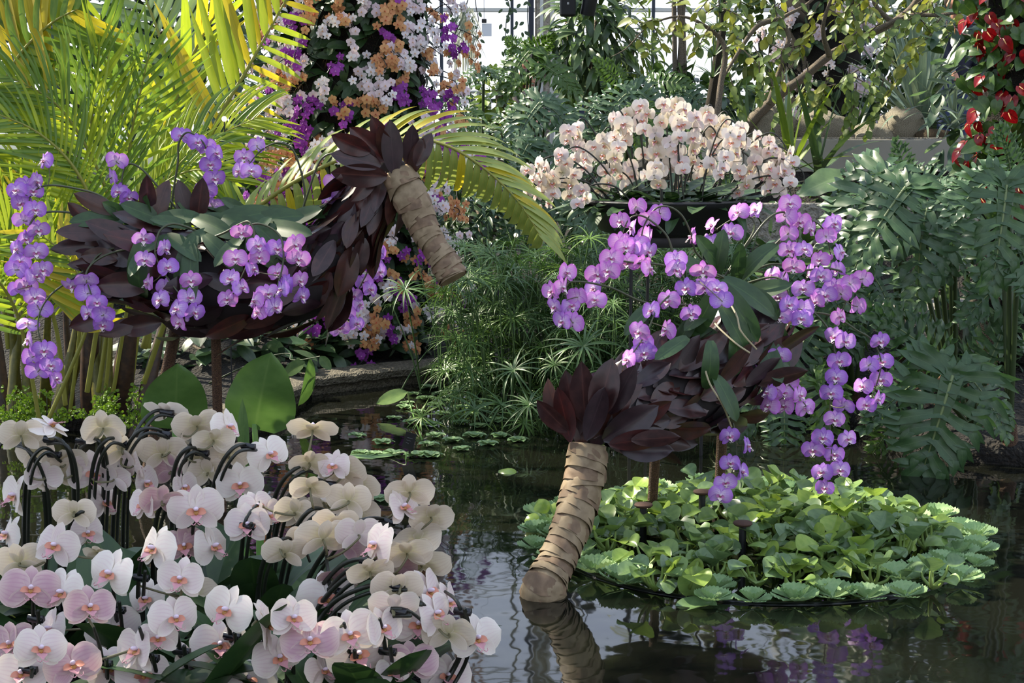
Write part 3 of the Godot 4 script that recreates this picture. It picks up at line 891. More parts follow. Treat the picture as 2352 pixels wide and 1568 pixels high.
func build_bowl_planter() -> void:
	var c := at(1520, 480, 7.5)
	var t := thing("orchid_bowl", "black bowl on a tall steel stand, filled with blush orchids", "planter")
	t.position = Vector3(c.x, 0, c.z)
	var top := at(1520, 470, 7.1).y
	var low := at(1520, 548, 7.2).y
	var m := Mold.new()
	m.lathe([Vector2(0.02, low), Vector2(0.24, low), Vector2(0.3, low + 0.02), Vector2(0.4, top - 0.03), Vector2(0.42, top), Vector2(0.41, top + 0.012), Vector2(0.385, top - 0.02), Vector2(0.02, top - 0.05)], 44)
	part(t, "bowl", m.mesh(), mat("black_bowl", Color(0.06, 0.06, 0.07), 0.4))
	m = Mold.new()
	m.lathe([Vector2(0.02, top - 0.02), Vector2(0.25, top - 0.01), Vector2(0.395, top - 0.02)], 24)
	part(t, "bark_mulch", m.mesh(), rough_mat("bark_mulch", Color(0.1, 0.07, 0.05), Color(0.22, 0.16, 0.11), 0.05, 0.9, 3.0, 2.0))
	m = Mold.new()
	m.lathe([Vector2(0.21, low - 0.05), Vector2(0.225, low - 0.05), Vector2(0.225, low + 0.005), Vector2(0.21, low + 0.005), Vector2(0.21, low - 0.05)], 32)
	part(t, "ring", m.mesh(), mat("black_steel", Color(0.07, 0.07, 0.08), 0.45))
	for k in 3:
		var a := TAU * k / 3.0 + 2.4
		m = Mold.new()
		m.tube(PackedVector3Array([Vector3(cos(a) * 0.215, low, sin(a) * 0.215), Vector3(cos(a) * 0.215, -0.4, sin(a) * 0.215)]), [0.009], 8)
		part(t, "leg", m.mesh(), mat("black_steel", Color(0.07, 0.07, 0.08), 0.45))
	# [x, y of the blooms' middle, blooms]
	var clusters := [[1238, 398, 6], [1262, 420, 4], [1300, 375, 4], [1345, 365, 4], [1328, 312, 5], [1385, 335, 4], [1412, 362, 4], [1458, 268, 4], [1487, 262, 3], [1540, 256, 5], [1575, 268, 4], [1602, 292, 3], [1505, 305, 4], [1440, 302, 4], [1500, 352, 4], [1520, 375, 3], [1450, 405, 4], [1503, 402, 4], [1580, 430, 2], [1630, 275, 3], [1642, 332, 4], [1695, 312, 5], [1735, 335, 4], [1722, 392, 4], [1690, 352, 4], [1800, 365, 5], [1815, 398, 4], [1768, 402, 4], [1715, 425, 3], [1660, 385, 4], [1592, 345, 4], [1560, 315, 3], [1345, 455, 3], [1270, 445, 4], [1232, 448, 2], [1372, 482, 2], [1398, 420, 3], [1790, 442, 2], [1622, 398, 3], [1562, 372, 4], [1418, 290, 3], [1665, 298, 4], [1780, 340, 3], [1310, 425, 4]]
	var tones := ["pale", "blush", "tan", "pale"]
	for k in clusters.size():
		var q: Array = clusters[k]
		var side: float = (q[0] - 1520.0) / 300.0
		var high: float = (470.0 - q[1]) / 220.0
		var d := 7.5 + rr(-0.3, 0.3) * (1.0 - absf(side)) - 0.12 * (1.0 - high)
		var mid := at(q[0], q[1], d)
		var base := Vector3(c.x + side * 0.3 + rr(-0.05, 0.05), top - 0.01, clampf(-d, c.z - 0.3, c.z + 0.3))
		var peak := at(q[0] - side * 30.0 + rr(-14, 14), q[1] - rr(26, 44), d)
		var pts := [base, base.lerp(peak, 0.55) + Vector3(-side * 0.03, 0.03, 0), peak, mid + Vector3(side * 0.05, 0.02, 0), mid + Vector3(side * 0.07, -0.05, 0.0)]
		var where := "on the far left" if side < -0.6 else "on the far right" if side > 0.6 else "at the crown" if high > 0.75 else "low at the front" if high < 0.33 else "left of the middle" if side < -0.12 else "right of the middle" if side > 0.3 else "in the middle"
		var o := thing("bowl_orchid", "blush orchid with %s blooms%s %s of the black bowl" % [COUNT[int(q[2])], " and a bud" if k % 3 == 0 else "", where], "orchid", "blush orchids " + where + " of the bowl")
		var list := []
		for j in int(q[2]):
			var a: float = TAU * j / q[2] + rr(-0.5, 0.5)
			var ring := 0.0 if j == 0 else rr(18, 30)
			var away := side * 40.0
			var p := at(q[0] + cos(a) * ring, q[1] + sin(a) * ring * 0.9, d - 0.05 + rr(-0.07, 0.07))
			var yaw := away + rr(-40, 40) if rng.randf() < 0.8 else rr(130, 220)
			list.append([p, rr(0.88, 1.05), yaw, rr(-15, 15), rr(-12, 12), rng.randi_range(0, 3)])
		spray(o, pts, list, 0.004, stem_mat("dark_stem"), 0.088, tones, 1 if k % 3 == 0 else 0)
		for j in 3:
			var a := rr(0, TAU)
			var dir := Vector3(cos(a) + side * 0.6, rr(0.1, 0.7), sin(a) + 0.3)
			var l := rr(0.2, 0.32)
			part(o, "leaf", orchid_leaf_shape(rng.randi_range(0, 3)), orchid_leaf_mat(), placed(base + Vector3(0, -0.01, 0), dir, Vector3(0, 1, 0.2), l, l, l))


# ------------------------------------------------------------------ small-flowered orchids on columns

const COUNT := ["no", "one", "two", "three", "four", "five", "six", "seven", "eight", "nine"]


func small_flower_shape(tone: String, k: int) -> ArrayMesh:
	return shape("small_flower_%s_%d" % [tone, k], func(m: Mold) -> void:
		m.colored = true
		var main := Color(0.76, 0.7, 0.74)
		var heart := Color(0.75, 0.45, 0.2)
		if tone == "orange":
			main = [Color(0.58, 0.26, 0.11), Color(0.62, 0.32, 0.13)][k % 2]
			heart = Color(0.55, 0.12, 0.06)
		elif tone == "magenta":
			main = [Color(0.24, 0.025, 0.31), Color(0.32, 0.04, 0.4)][k % 2]
			heart = Color(0.6, 0.3, 0.62)
		elif k % 2:
			main = Color(0.74, 0.6, 0.66)
		var w: float = [0.62, 0.8][k % 2]
		for i in 5:
			var a := TAU * i / 5.0
			var wide: float = w * (1.25 if i == 1 or i == 4 else 0.85)
			m.col = main
			m.blade(placed(Vector3(0, 0, 0.01 * (i % 2)), Vector3(sin(a), cos(a), 0.12), Vector3(0, 0, 1)), 0.52, 0.52 * wide, profile(1.05, 0.6, 0.2), 4, 4, 0.35, 0.06)
		m.col = heart
		m.blade(placed(Vector3(0, -0.02, 0.02), Vector3(0, -0.6, 0.8), Vector3(0, 0.7, 0.7)), 0.26, 0.2, profile(1.0, 0.6, 0.3), 3, 2, -0.6, 0.4)
		m.ball(Vector3(0, 0.03, 0.06), Vector3(0.05, 0.05, 0.08), 6, 4))


func column_orchids(centre: Vector3, r: float, y0: float, y1: float, n: int, tones: Array, width: float, group: String, place: String, spread := 1.25) -> void:
	var fm := tinted("small_petals", 0.55, 0.35)
	var words := {"white": "white", "orange": "apricot", "magenta": "deep magenta"}
	for i in n:
		var tone: String = tones[rng.randi_range(0, tones.size() - 1)]
		var f := (i + rng.randf()) / n
		var y := lerpf(y0, y1, f)
		var a := PI * 0.5 + spread * 1.2 * (2.0 * fposmod(i * 0.618034, 1.0) - 1.0) + rr(-0.1, 0.1)
		var out := Vector3(cos(a), 0, sin(a))
		var root := centre + out * r * 0.97 + Vector3(0, y, 0)
		var m := rng.randi_range(6, 9)
		var level: String = ["at the foot", "low", "halfway up", "high up", "at the top"][clampi(int(f * 5.0), 0, 4)]
		var side := "right" if cos(a) > 0.35 else "left" if cos(a) < -0.35 else "front"
		var t := thing("small_orchid", "%s orchid with %s blooms %s on the %s of %s" % [words[tone], COUNT[m], level, side, place], "orchid", "%s orchids on %s" % [words[tone], group])
		var reach := rr(0.12, 0.26)
		var tip := root + out * reach + Vector3(rr(-0.12, 0.12), rr(-0.02, 0.16), 0)
		var path := smooth_path([root, root.lerp(tip, 0.5) + Vector3(0, 0.06, 0), tip, tip + out * 0.05 + Vector3(rr(-0.05, 0.05), -0.05, 0)], 5)
		part(t, "stem", tube_mesh(path, [0.004, 0.003], 5), stem_mat("dark_stem"))
		for j in m:
			var p := along(path, lerpf(0.5, 1.0, float(j) / m)) + Vector3(rr(-0.055, 0.055), rr(-0.055, 0.055), rr(-0.03, 0.05))
			var face := (out + Vector3(rr(-0.6, 0.6), rr(-0.3, 0.5), 0.5)).normalized()
			var s := width * rr(0.85, 1.1)
			part(t, "flower", small_flower_shape(tone, rng.randi_range(0, 1)), fm, placed(p, Vector3(rr(-0.2, 0.2), 1, 0), face, s, s, s))
		for j in 3:
			var dir := (out * 0.7 + Vector3(rr(-0.8, 0.8), rr(-0.7, 0.5), rr(-0.3, 0.3)))
			var l := rr(0.13, 0.2)
			part(t, "leaf", orchid_leaf_shape(rng.randi_range(0, 2)), orchid_leaf_mat(), placed(root, dir, out + Vector3(0, 0.6, 0), l * 1.3, l, l))


func build_flower_column() -> void:
	var c := at(830, 860, 10.3)
	c.y = 0.0
	var t := thing("flower_tower", "tall moss-clad column covered in white, apricot and magenta orchids", "column")
	t.position = c
	var rows := []
	for i in 30:
		var y := 0.05 + i * 0.125
		var ring := PackedVector3Array()
		for j in 36:
			var a := -TAU * j / 36
			var r := 0.44 + 0.025 * sin(j * 2.3 + i * 1.9) + 0.02 * sin(i * 4.1 + j * 5.0)
			ring.append(Vector3(cos(a) * r, y, sin(a) * r))
		rows.append(ring)
	var m := Mold.new()
	m.rings(rows)
	part(t, "moss_core", m.mesh(), rough_mat("moss", Color(0.05, 0.06, 0.035), Color(0.2, 0.16, 0.09), 0.06, 0.95, 2.5, 3.0))
	# tufts of dry moss
	m = Mold.new()
	for k in 200:
		var a := rr(-1.4, 1.4) + PI * 0.5
		var y := rr(0.1, 3.6)
		var p := Vector3(cos(a) * 0.45, y, sin(a) * 0.45)
		for j in 7:
			var d := (Vector3(cos(a), 0, sin(a)) * 0.8 + Vector3(rr(-1, 1), rr(-1, 0.4), rr(-1, 1))).normalized()
			m.blade(placed(p, d, Vector3(0, 1, 0.3)), rr(0.05, 0.11), 0.004, ramp([1.0, 0.7, 0.1]), 3, 1, rr(0.5, 1.6))
	var tuft := part(t, "moss_tufts", m.mesh(), mat("dry_moss", Color(0.47, 0.38, 0.24), 0.9, 0.2))
	tuft.set_meta("kind", "stuff")
	column_orchids(c, 0.44, 0.12, 2.8, 290, ["white", "white", "white", "white", "orange", "orange", "orange", "magenta", "magenta"], 0.067, "the flower tower", "the flower tower")


# ------------------------------------------------------------------ the two bird sculptures

func feather_shape(k: int) -> ArrayMesh:
	return shape("feather_%d" % k, func(m: Mold) -> void:
		m.blade(Transform3D(), 1.0, [0.42, 0.46, 0.38, 0.5][k], profile(0.95, 0.72, 0.15), 9, 6, [0.15, 0.45, -0.15, 0.3][k], [0.12, 0.2, -0.1, 0.28][k], 0.025, [1.2, 1.6, 0.8, 2.0][k], 0.0, 1.0, [0.3, -0.4, 0.15, -0.2][k]))


func feather_mat(k: int) -> StandardMaterial3D:
	var c: Array = [
		[Color(0.24, 0.14, 0.135), Color(0.33, 0.21, 0.19), Color(0.18, 0.1, 0.1)],
		[Color(0.21, 0.12, 0.105), Color(0.31, 0.19, 0.16), Color(0.27, 0.155, 0.13)],
		[Color(0.16, 0.105, 0.12), Color(0.25, 0.175, 0.19), Color(0.2, 0.135, 0.15)],
		[Color(0.26, 0.115, 0.11), Color(0.36, 0.18, 0.16), Color(0.2, 0.1, 0.1)],
	][k]
	return leaf_mat("magnolia_leaf_%d" % k, c[0], c[1], c[2], 0.29, 0.12, 0.25)


func put_feather(t: Node3D, p: Vector3, dir: Vector3, nrm: Vector3, l: float) -> void:
	part(t, "leaf", feather_shape(rng.randi_range(0, 3)), feather_mat(rng.randi_range(0, 3)), placed(p, dir, nrm, l, l, l))


# body: path with radii, clad in leaves whose tips point back along the path
func clad(t: Node3D, path: PackedVector3Array, radii: Array, n: int, l0: float, l1: float, lift: float, span := PI, start := 0.0, stop := 1.0) -> void:
	for i in n:
		var f := lerpf(start, stop, (i + rng.randf() * 0.8) / n)
		var p := along(path, f)
		var tg := tangent(path, f)
		var u := tg.cross(Vector3.UP).normalized()
		var w := u.cross(tg).normalized()
		# round the side that faces the viewer, above and below; the far side stays sparse
		var toward := (EYE - p).normalized()
		toward = (toward - tg * tg.dot(toward)).normalized()
		var over := tg.cross(toward)
		var a := (fmod(i * 2.399963, TAU) - PI) / PI * span
		var out := (toward * cos(a) + over * sin(a)).normalized()
		var k := clampf(f, 0, 1) * (radii.size() - 1)
		var q := mini(int(k), radii.size() - 2)
		var r: float = lerpf(radii[q], radii[q + 1], k - q)
		var dir := (tg + out * (lift + rr(0.0, 0.22)) + Vector3(rr(-0.42, 0.42), rr(-0.42, 0.42), rr(-0.42, 0.42))).normalized()
		put_feather(t, p + out * r * 0.93, dir, out + Vector3(rr(-0.4, 0.4), rr(-0.4, 0.4), rr(-0.4, 0.4)), rr(l0, l1))


func beak(t: Node3D, pts: Array, radii: Array, bands: int) -> void:
	var path := smooth_path(pts, 10)
	var b := joint(t, "beak")
	var pm := rough_mat("sheath", Color(0.44, 0.37, 0.27), Color(0.56, 0.49, 0.38), 0.012, 0.7, 2.5)
	part(b, "core", tube_mesh(path, radii.map(func(r): return r * 0.94), 18), pm)
	# strips of dried leaf sheath wound round the core, each overlapping the next
	var darker := rough_mat("sheath_dark", Color(0.37, 0.29, 0.21), Color(0.5, 0.41, 0.31), 0.012, 0.7, 2.5)
	for i in bands:
		var f0 := float(i) / bands
		var f1 := minf(f0 + 1.75 / bands, 1.0)
		var rows := []
		var tilt := rr(0.35, 0.8) * (1.0 if i % 2 else -1.0)
		var phase := rr(0, TAU)
		for e in 5:
			var f := lerpf(f0, f1, e / 4.0)
			var ring := PackedVector3Array()
			for j in 20:
				var a := -TAU * j / 20
				var g := clampf(f + tilt * cos(a + phase) / bands * (1.3 if e < 4 else 1.0), 0.0, 1.0)
				var k := g * (radii.size() - 1)
				var q := mini(int(k), radii.size() - 2)
				var r: float = lerpf(radii[q], radii[q + 1], k - q)
				r *= 1.0 + 0.075 * (e / 4.0) + 0.03 * sin(j * 1.57 + i * 2.2) + 0.02 * sin(j * 4.1 + e * 1.7 + i * 1.3)
				if e == 0:
					r *= 0.95
				var tg := tangent(path, g)
				var u := tg.cross(Vector3(0.2, 0.15, 1)).normalized()
				var w := tg.cross(u)
				ring.append(along(path, g) + (u * cos(a) + w * sin(a)) * r)
			rows.append(ring)
		var m := Mold.new()
		m.rings(rows, false)
		part(b, "sheath_strip", m.mesh(), pm if i % 3 else darker)


func pole(t: Node3D, a: Vector3, b: Vector3, r: float) -> void:
	var pts := []
	for k in 6:
		pts.append(a.lerp(b, k / 5.0) + Vector3(rr(-1, 1), 0, rr(-1, 1)) * r * 0.12)
	part(t, "leg", tube_mesh(smooth_path(pts, 4), [r * 0.95, r, r * 0.96, r * 1.03, r], 12), rough_mat("bark", Color(0.3, 0.2, 0.13), Color(0.47, 0.34, 0.23), 0.04, 0.8, 5.0, 1.0))


func build_birds() -> void:
	var core := mat("bird_core", Color(0.11, 0.08, 0.08), 0.8)
	# ---- upright bird, neck raised, beak hanging to the right
	var t := thing("bird_sculpture", "bird sculpture of dark leaves with raised neck and drooping wrapped beak", "sculpture")
	var pts := []
	for q in [[905, 360, 6.28], [880, 410, 6.28], [830, 480, 6.3], [775, 560, 6.32], [700, 630, 6.3], [600, 650, 6.28], [490, 645, 6.26], [380, 620, 6.28], [290, 575, 6.3], [230, 540, 6.32]]:
		pts.append(at(q[0], q[1], q[2]))
	var path := smooth_path(pts, 6)
	var s := 6.3 / FOCAL
	var radii := [40 * s, 55 * s, 66 * s, 82 * s, 112 * s, 122 * s, 125 * s, 110 * s, 75 * s, 30 * s]
	part(t, "body", tube_mesh(path, radii.map(func(r): return r * 0.88), 20), core)
	clad(t, path, radii, 84, 0.14, 0.23, 0.08, PI * 0.62, 0.06, 0.42)
	clad(t, path, radii, 70, 0.17, 0.26, 0.04, PI * 0.6, 0.4, 0.86)
	# tail leaves, flaring to the left
	for k in 16:
		var p := at(rr(235, 300), rr(510, 690), 6.25 + rr(-0.1, 0.1))
		put_feather(t, p, Vector3(-1, rr(-0.3, 0.35), rr(-0.3, 0.4)), Vector3(rr(-0.2, 0.2), 0.4, 1), rr(0.15, 0.21))
	for q in [[235, 540, -0.7, 0.75], [340, 505, 0.05, 1.0], [352, 512, 0.35, 0.9], [440, 515, -0.25, 1.0], [452, 512, 0.15, 0.8], [270, 490, -0.8, 0.4], [225, 560, -0.9, -0.1], [260, 720, -0.7, -0.2], [330, 735, -0.9, -0.3], [370, 740, -0.8, -0.1]]:
		put_feather(t, at(q[0], q[1], 6.22), Vector3(q[2], q[3], 0.15), Vector3(0.1, 0.1, 1), 0.19)
	# crest round the root of the beak
	for q in [[900, 385, -0.25, 1.0, 0.2], [940, 385, 0.1, 1.0, 0.18], [955, 380, 0.45, 0.9, 0.16], [905, 400, -0.05, 1.0, 0.21], [885, 370, -0.7, 0.75, 0.2], [875, 380, -1.0, 0.25, 0.2], [865, 370, -0.9, 0.5, 0.19], [890, 405, -1.0, 0.05, 0.22], [880, 395, -1.0, -0.12, 0.2], [850, 350, -0.8, 0.35, 0.16], [945, 400, 0.3, 0.9, 0.17], [900, 360, -0.5, 1.0, 0.17]]:
		put_feather(t, at(q[0], q[1], 6.15 + rr(-0.05, 0.05)), Vector3(q[2], q[3], 0.25 + rr(-0.2, 0.2)), Vector3(0.15 + rr(-0.5, 0.5), rr(-0.3, 0.3), 1), q[4] * rr(0.9, 1.1))
	beak(t, [at(912, 395, 6.2), at(950, 470, 6.16), at(985, 545, 6.13), at(1020, 600, 6.1), at(1042, 640, 6.08)], [37 * s, 40 * s, 33 * s, 28 * s, 33 * s, 32 * s], 17)
	pole(t, at(493, 700, 6.3), Vector3(at(497, 700, 6.3).x, -0.25, -6.3), 0.021)
	pole(t, at(410, 720, 6.4), at(340, 1010, 6.45) + Vector3(-0.1, -0.55, 0), 0.026)
	# ---- stooping bird, beak dipped into the water
	t = thing("bird_sculpture", "stooping bird sculpture of brown leaves dipping its wrapped beak into the water", "sculpture")
	pts = []
	for q in [[1338, 985, 5.42], [1370, 960, 5.5], [1430, 945, 5.6], [1510, 925, 5.7], [1590, 895, 5.8], [1660, 855, 5.9], [1715, 800, 6.0], [1740, 730, 6.05]]:
		pts.append(at(q[0], q[1], q[2]))
	path = smooth_path(pts, 6)
	s = 5.7 / FOCAL
	radii = [48 * s, 66 * s, 84 * s, 100 * s, 112 * s, 105 * s, 85 * s, 45 * s]
	part(t, "body", tube_mesh(path, radii.map(func(r): return r * 0.88), 20), core)
	clad(t, path, radii, 150, 0.13, 0.22, 0.1, PI * 0.66, 0.0, 0.92)
	# collar of broad leaves behind the beak
	for q in [[1330, 1000, -0.25, 1.0, 0.24], [1300, 1000, -0.35, 0.75, 0.2], [1310, 1015, -0.2, 1.0, 0.21], [1345, 1010, 0.35, 1.0, 0.22], [1360, 1005, 0.5, 0.85, 0.24], [1385, 1010, 0.9, 0.55, 0.22], [1335, 1025, 0.02, 1.0, 0.17], [1365, 1025, 0.25, 0.9, 0.18], [1400, 1020, 0.9, 0.15, 0.2], [1420, 1025, 1.0, -0.05, 0.2], [1305, 990, -0.55, 0.5, 0.15], [1380, 985, 0.6, 0.9, 0.2], [1370, 960, 0.25, 1.0, 0.21], [1400, 950, 0.45, 1.0, 0.2], [1345, 975, -0.1, 1.0, 0.22], [1430, 985, 0.9, 0.5, 0.2], [1450, 1010, 1.0, 0.1, 0.19]]:
		put_feather(t, at(q[0], q[1], 5.33 + rr(-0.06, 0.06)), Vector3(q[2], q[3], 0.1 + rr(-0.2, 0.2)), Vector3(-0.1 + rr(-0.7, 0.7), 0.0, 1), q[4] * rr(0.9, 1.12))
	for q in [[1540, 870, 0.6, 0.9, 0.2], [1560, 850, 0.9, 0.7, 0.2], [1600, 840, 0.8, 0.9, 0.18], [1480, 850, 0.2, 0.4, 0.18], [1470, 1000, 1.0, -0.25, 0.2], [1500, 1010, 1.0, -0.1, 0.18]]:
		put_feather(t, at(q[0], q[1], 5.65), Vector3(q[2], q[3], -0.1), Vector3(0, 0.3, 1), q[4])
	s = 5.3 / FOCAL
	beak(t, [at(1352, 1020, 5.4), at(1340, 1110, 5.36), at(1312, 1210, 5.28), at(1278, 1290, 5.2), at(1250, 1350, 5.13), on_water(1250, 1392, -0.05)], [45 * s, 48 * s, 46 * s, 42 * s, 44 * s, 52 * s, 40 * s], 25)
	pole(t, at(1510, 960, 5.95), at(1489, 1195, 6.1) + Vector3(0, -0.25, 0), 0.021)
	pole(t, at(1662, 900, 6.1), at(1645, 1150, 6.25) + Vector3(0, -0.35, 0), 0.022)


# ------------------------------------------------------------------ the glasshouse

func bar(m: Mold, a: Vector3, b: Vector3, w: float, h: float) -> void:
	var d := b - a
	var up := Vector3(0, 0, 1) if absf(d.normalized().y) > 0.8 else Vector3.UP
	var bs := basis_of(d, up)
	m.box(Transform3D(bs, (a + b) * 0.5), Vector3(w, d.length(), h), minf(w, h) * 0.1)


func bar_mesh(a: Vector3, b: Vector3, w: float, h: float) -> ArrayMesh:
	var m := Mold.new()
	bar(m, a, b, w, h)
	return m.mesh(true)


func pane_mesh(a: Vector3, b: Vector3, c: Vector3, d: Vector3) -> ArrayMesh:
	var m := Mold.new()
	for p in [a, b, c, d]:
		m.vert(p)
	m.quad(0, 1, 2, 3)
	return m.mesh()


func glass() -> StandardMaterial3D:
	var m := mat("window_glass", Color(0.93, 0.97, 0.98, 0.06), 0.02)
	m.transparency = BaseMaterial3D.TRANSPARENCY_ALPHA
	return m


func build_glasshouse() -> void:
	var steel := mat("dark_mullion", Color(0.16, 0.2, 0.26), 0.5)
	var white := mat("white_steel", Color(0.78, 0.79, 0.78), 0.5)
	var x0 := -13.0
	var x1 := 13.0
	var z0 := -26.0
	var z1 := 9.0
	var eave := 5.2
	var ridge := 10.0
	# back wall: panes between mullions, in three rows
	var o := structure("window_1", bar_mesh(Vector3(x0, 0.5, z0), Vector3(x1, 0.5, z0), 0.3, 0.9), rough_mat("concrete", Color(0.42, 0.41, 0.38), Color(0.58, 0.56, 0.52), 0.03, 0.85, 1.0, 0.8), "glass back wall of the glasshouse")
	var n := 22
	for i in n + 1:
		var x := lerpf(x0, x1, float(i) / n)
		part(o, "mullion", bar_mesh(Vector3(x, 0.9, z0), Vector3(x, eave, z0), 0.055, 0.09), steel)
		if i == n:
			break
		var xn := lerpf(x0, x1, float(i + 1) / n)
		var ys := [0.95, 2.1, 3.6, eave]
		for k in 3:
			part(o, "pane", pane_mesh(Vector3(x + 0.03, ys[k], z0), Vector3(xn - 0.03, ys[k], z0), Vector3(xn - 0.03, ys[k + 1], z0), Vector3(x + 0.03, ys[k + 1], z0)), glass())
	for y in [2.1, 3.6, eave]:
		part(o, "transom", bar_mesh(Vector3(x0, y, z0), Vector3(x1, y, z0), 0.07, 0.07), white if y > 3 else steel)
	# side walls and the wall behind the viewer
	var k2 := 2
	for side in [[Vector3(x0, 0, z0), Vector3(x0, 0, z1)], [Vector3(x1, 0, z0), Vector3(x1, 0, z1)], [Vector3(x0, 0, z1), Vector3(x1, 0, z1)]]:
		var w := structure("window_%d" % k2, bar_mesh(side[0] + Vector3(0, 0.45, 0), side[1] + Vector3(0, 0.45, 0), 0.3, 0.9), rough_mat("concrete", Color(0.42, 0.41, 0.38), Color(0.58, 0.56, 0.52), 0.03, 0.85, 1.0, 0.8), "glass side wall of the glasshouse")
		k2 += 1
		for i in 15:
			var p: Vector3 = side[0].lerp(side[1], i / 14.0)
			part(w, "mullion", bar_mesh(p + Vector3(0, 0.9, 0), p + Vector3(0, eave, 0), 0.08, 0.08), white)
			if i < 14:
				var q: Vector3 = side[0].lerp(side[1], (i + 1) / 14.0)
				part(w, "pane", pane_mesh(p + Vector3(0, 0.9, 0), q + Vector3(0, 0.9, 0), q + Vector3(0, eave, 0), p + Vector3(0, eave, 0)), glass())
		part(w, "transom", bar_mesh(side[0] + Vector3(0, eave, 0), side[1] + Vector3(0, eave, 0), 0.1, 0.1), white)
	# pitched roof, ridge running across the view
	var mid := (z0 + z1) * 0.5
	for sl in [[z0, mid], [z1, mid]]:
		var r := structure("roof", bar_mesh(Vector3(x0, ridge, mid), Vector3(x1, ridge, mid), 0.15, 0.2), white, "glazed roof slope with white bars")
		for i in 27:
			var x := lerpf(x0, x1, i / 26.0)
			part(r, "rafter", bar_mesh(Vector3(x, eave, sl[0]), Vector3(x, ridge, sl[1]), 0.06 if i % 4 else 0.12, 0.1), white)
		for k in range(1, 8):
			var f := k / 8.0
			part(r, "purlin", bar_mesh(Vector3(x0, lerpf(eave, ridge, f) - 0.08, lerpf(sl[0], sl[1], f)), Vector3(x1, lerpf(eave, ridge, f) - 0.08, lerpf(sl[0], sl[1], f)), 0.06, 0.08), white)
		for i in 13:
			var xa := lerpf(x0, x1, i / 13.0)
			var xb := lerpf(x0, x1, (i + 1) / 13.0)
			part(r, "pane", pane_mesh(Vector3(xa, eave + 0.06, sl[0]), Vector3(xb, eave + 0.06, sl[0]), Vector3(xb, ridge + 0.06, sl[1]), Vector3(xa, ridge + 0.06, sl[1])), glass())
	# gable glazing
	for x in [x0, x1]:
		var m := Mold.new()
		m.vert(Vector3(x, eave, z0))
		m.vert(Vector3(x, eave, z1))
		m.vert(Vector3(x, ridge, mid))
		m.ix.append_array([0, 1, 2])
		structure("window_%d" % k2, m.mesh(), glass(), "glass gable of the glasshouse")
		k2 += 1
	# concrete pillar with a dark steel edge and a white downpipe
	var p := structure("pillar_1", bar_mesh(at(1249, 100, 21.0) * Vector3(1, 0, 1) + Vector3(0, 0.3, 0), at(1249, 100, 21.0) * Vector3(1, 0, 1) + Vector3(0, 6.5, 0), 0.24, 0.24), rough_mat("pillar_concrete", Color(0.62, 0.59, 0.54), Color(0.74, 0.71, 0.66), 0.02, 0.85, 1.0, 0.5), "pale concrete pillar behind the split leaves")
	var b := at(1220, 100, 20.9) * Vector3(1, 0, 1)
	part(p, "steel_edge", bar_mesh(b + Vector3(0, 0.3, 0), b + Vector3(0, 6.5, 0), 0.07, 0.12), mat("navy_steel", Color(0.12, 0.15, 0.22), 0.5))
	b = at(1269, 100, 20.85) * Vector3(1, 0, 1)
	part(p, "downpipe", tube_mesh(PackedVector3Array([b + Vector3(0, 0.3, 0), b + Vector3(0, 6.5, 0)]), [0.037], 10), mat("white_pipe", Color(0.78, 0.78, 0.76), 0.4))
	b = at(1244, 100, 20.85) * Vector3(1, 0, 1)
	part(p, "white_strip", bar_mesh(b + Vector3(0, 0.3, 0), b + Vector3(0, 6.5, 0), 0.045, 0.03), white)
	b = at(1243, 168, 20.8)
	part(p, "timber_block", bar_mesh(b, b + Vector3(0, 0.25, 0), 0.2, 0.08), mat("pale_timber", Color(0.75, 0.66, 0.46), 0.6))


# ------------------------------------------------------------------ ground, pond, walls

func shore(x: float) -> float:
	# z of the water's edge behind the pond
	var pts := [[-14.0, -8.1], [-2.2, -8.0], [-1.5, -7.9], [-1.22, -9.2], [-0.3, -9.75], [0.6, -10.0], [1.2, -9.2], [1.75, -8.2], [2.1, -7.25], [3.2, -6.9], [5.0, -6.0], [14.0, -5.0]]
	for i in pts.size() - 1:
		if x <= pts[i + 1][0]:
			return lerpf(pts[i][1], pts[i + 1][1], (x - pts[i][0]) / (pts[i + 1][0] - pts[i][0]))
	return -5.0


func land(x: float, z: float) -> float:
	var s := shore(x) - z
	if s < 0.0:
		return -0.4
	var h := 0.1 * smoothstep(0.0, 0.12, s) + 0.35 * smoothstep(0.3, 3.0, s) + 0.3 * smoothstep(3.0, 8.0, s)
	if x > 0.6:
		var hi := smoothstep(0.6, 1.1, x)
		h += hi * (0.45 * smoothstep(-10.25, -10.35, z) * smoothstep(0.0, 1.0, s) + 0.35 * smoothstep(-12.45, -12.6, z))
	return h + 0.03 * sin(x * 5.1) * sin(z * 4.3) * smoothstep(0.2, 1.0, s)


func build_ground() -> void:
	var m := Mold.new()
	var nx := 130
	var steps := [0.0, 0.06, 0.14, 0.4, 0.8, 1.3, 1.9, 2.4, 2.8, 3.2, 3.7, 4.2, 4.8, 5.4, 6.0, 7.0, 8.5, 11.0, 14.0, 18.0, 22.0]
	for j in steps.size():
		for i in nx + 1:
			var x := lerpf(-13.0, 13.0, float(i) / nx)
			var z: float = shore(x) - steps[j]
			m.vert(Vector3(x, land(x, z) if j > 0 else -0.5, maxf(z, -27.0)), Vector2(x, z))
	m.sheet(0, steps.size() - 1, nx)
	structure("ground", m.mesh(), rough_mat("soil", Color(0.05, 0.045, 0.03), Color(0.14, 0.11, 0.075), 0.03, 0.95, 1.2, 3.0), "dark planted soil behind the pond")
	m = Mold.new()
	m.box(Transform3D(Basis(), Vector3(0, -0.75, -6)), Vector3(120, 0.1, 120))
	structure("ground_2", m.mesh(true), rough_mat("lawn", Color(0.16, 0.22, 0.08), Color(0.27, 0.33, 0.14), 0.05, 0.95, 0.5), "lawn outside and pond floor below")


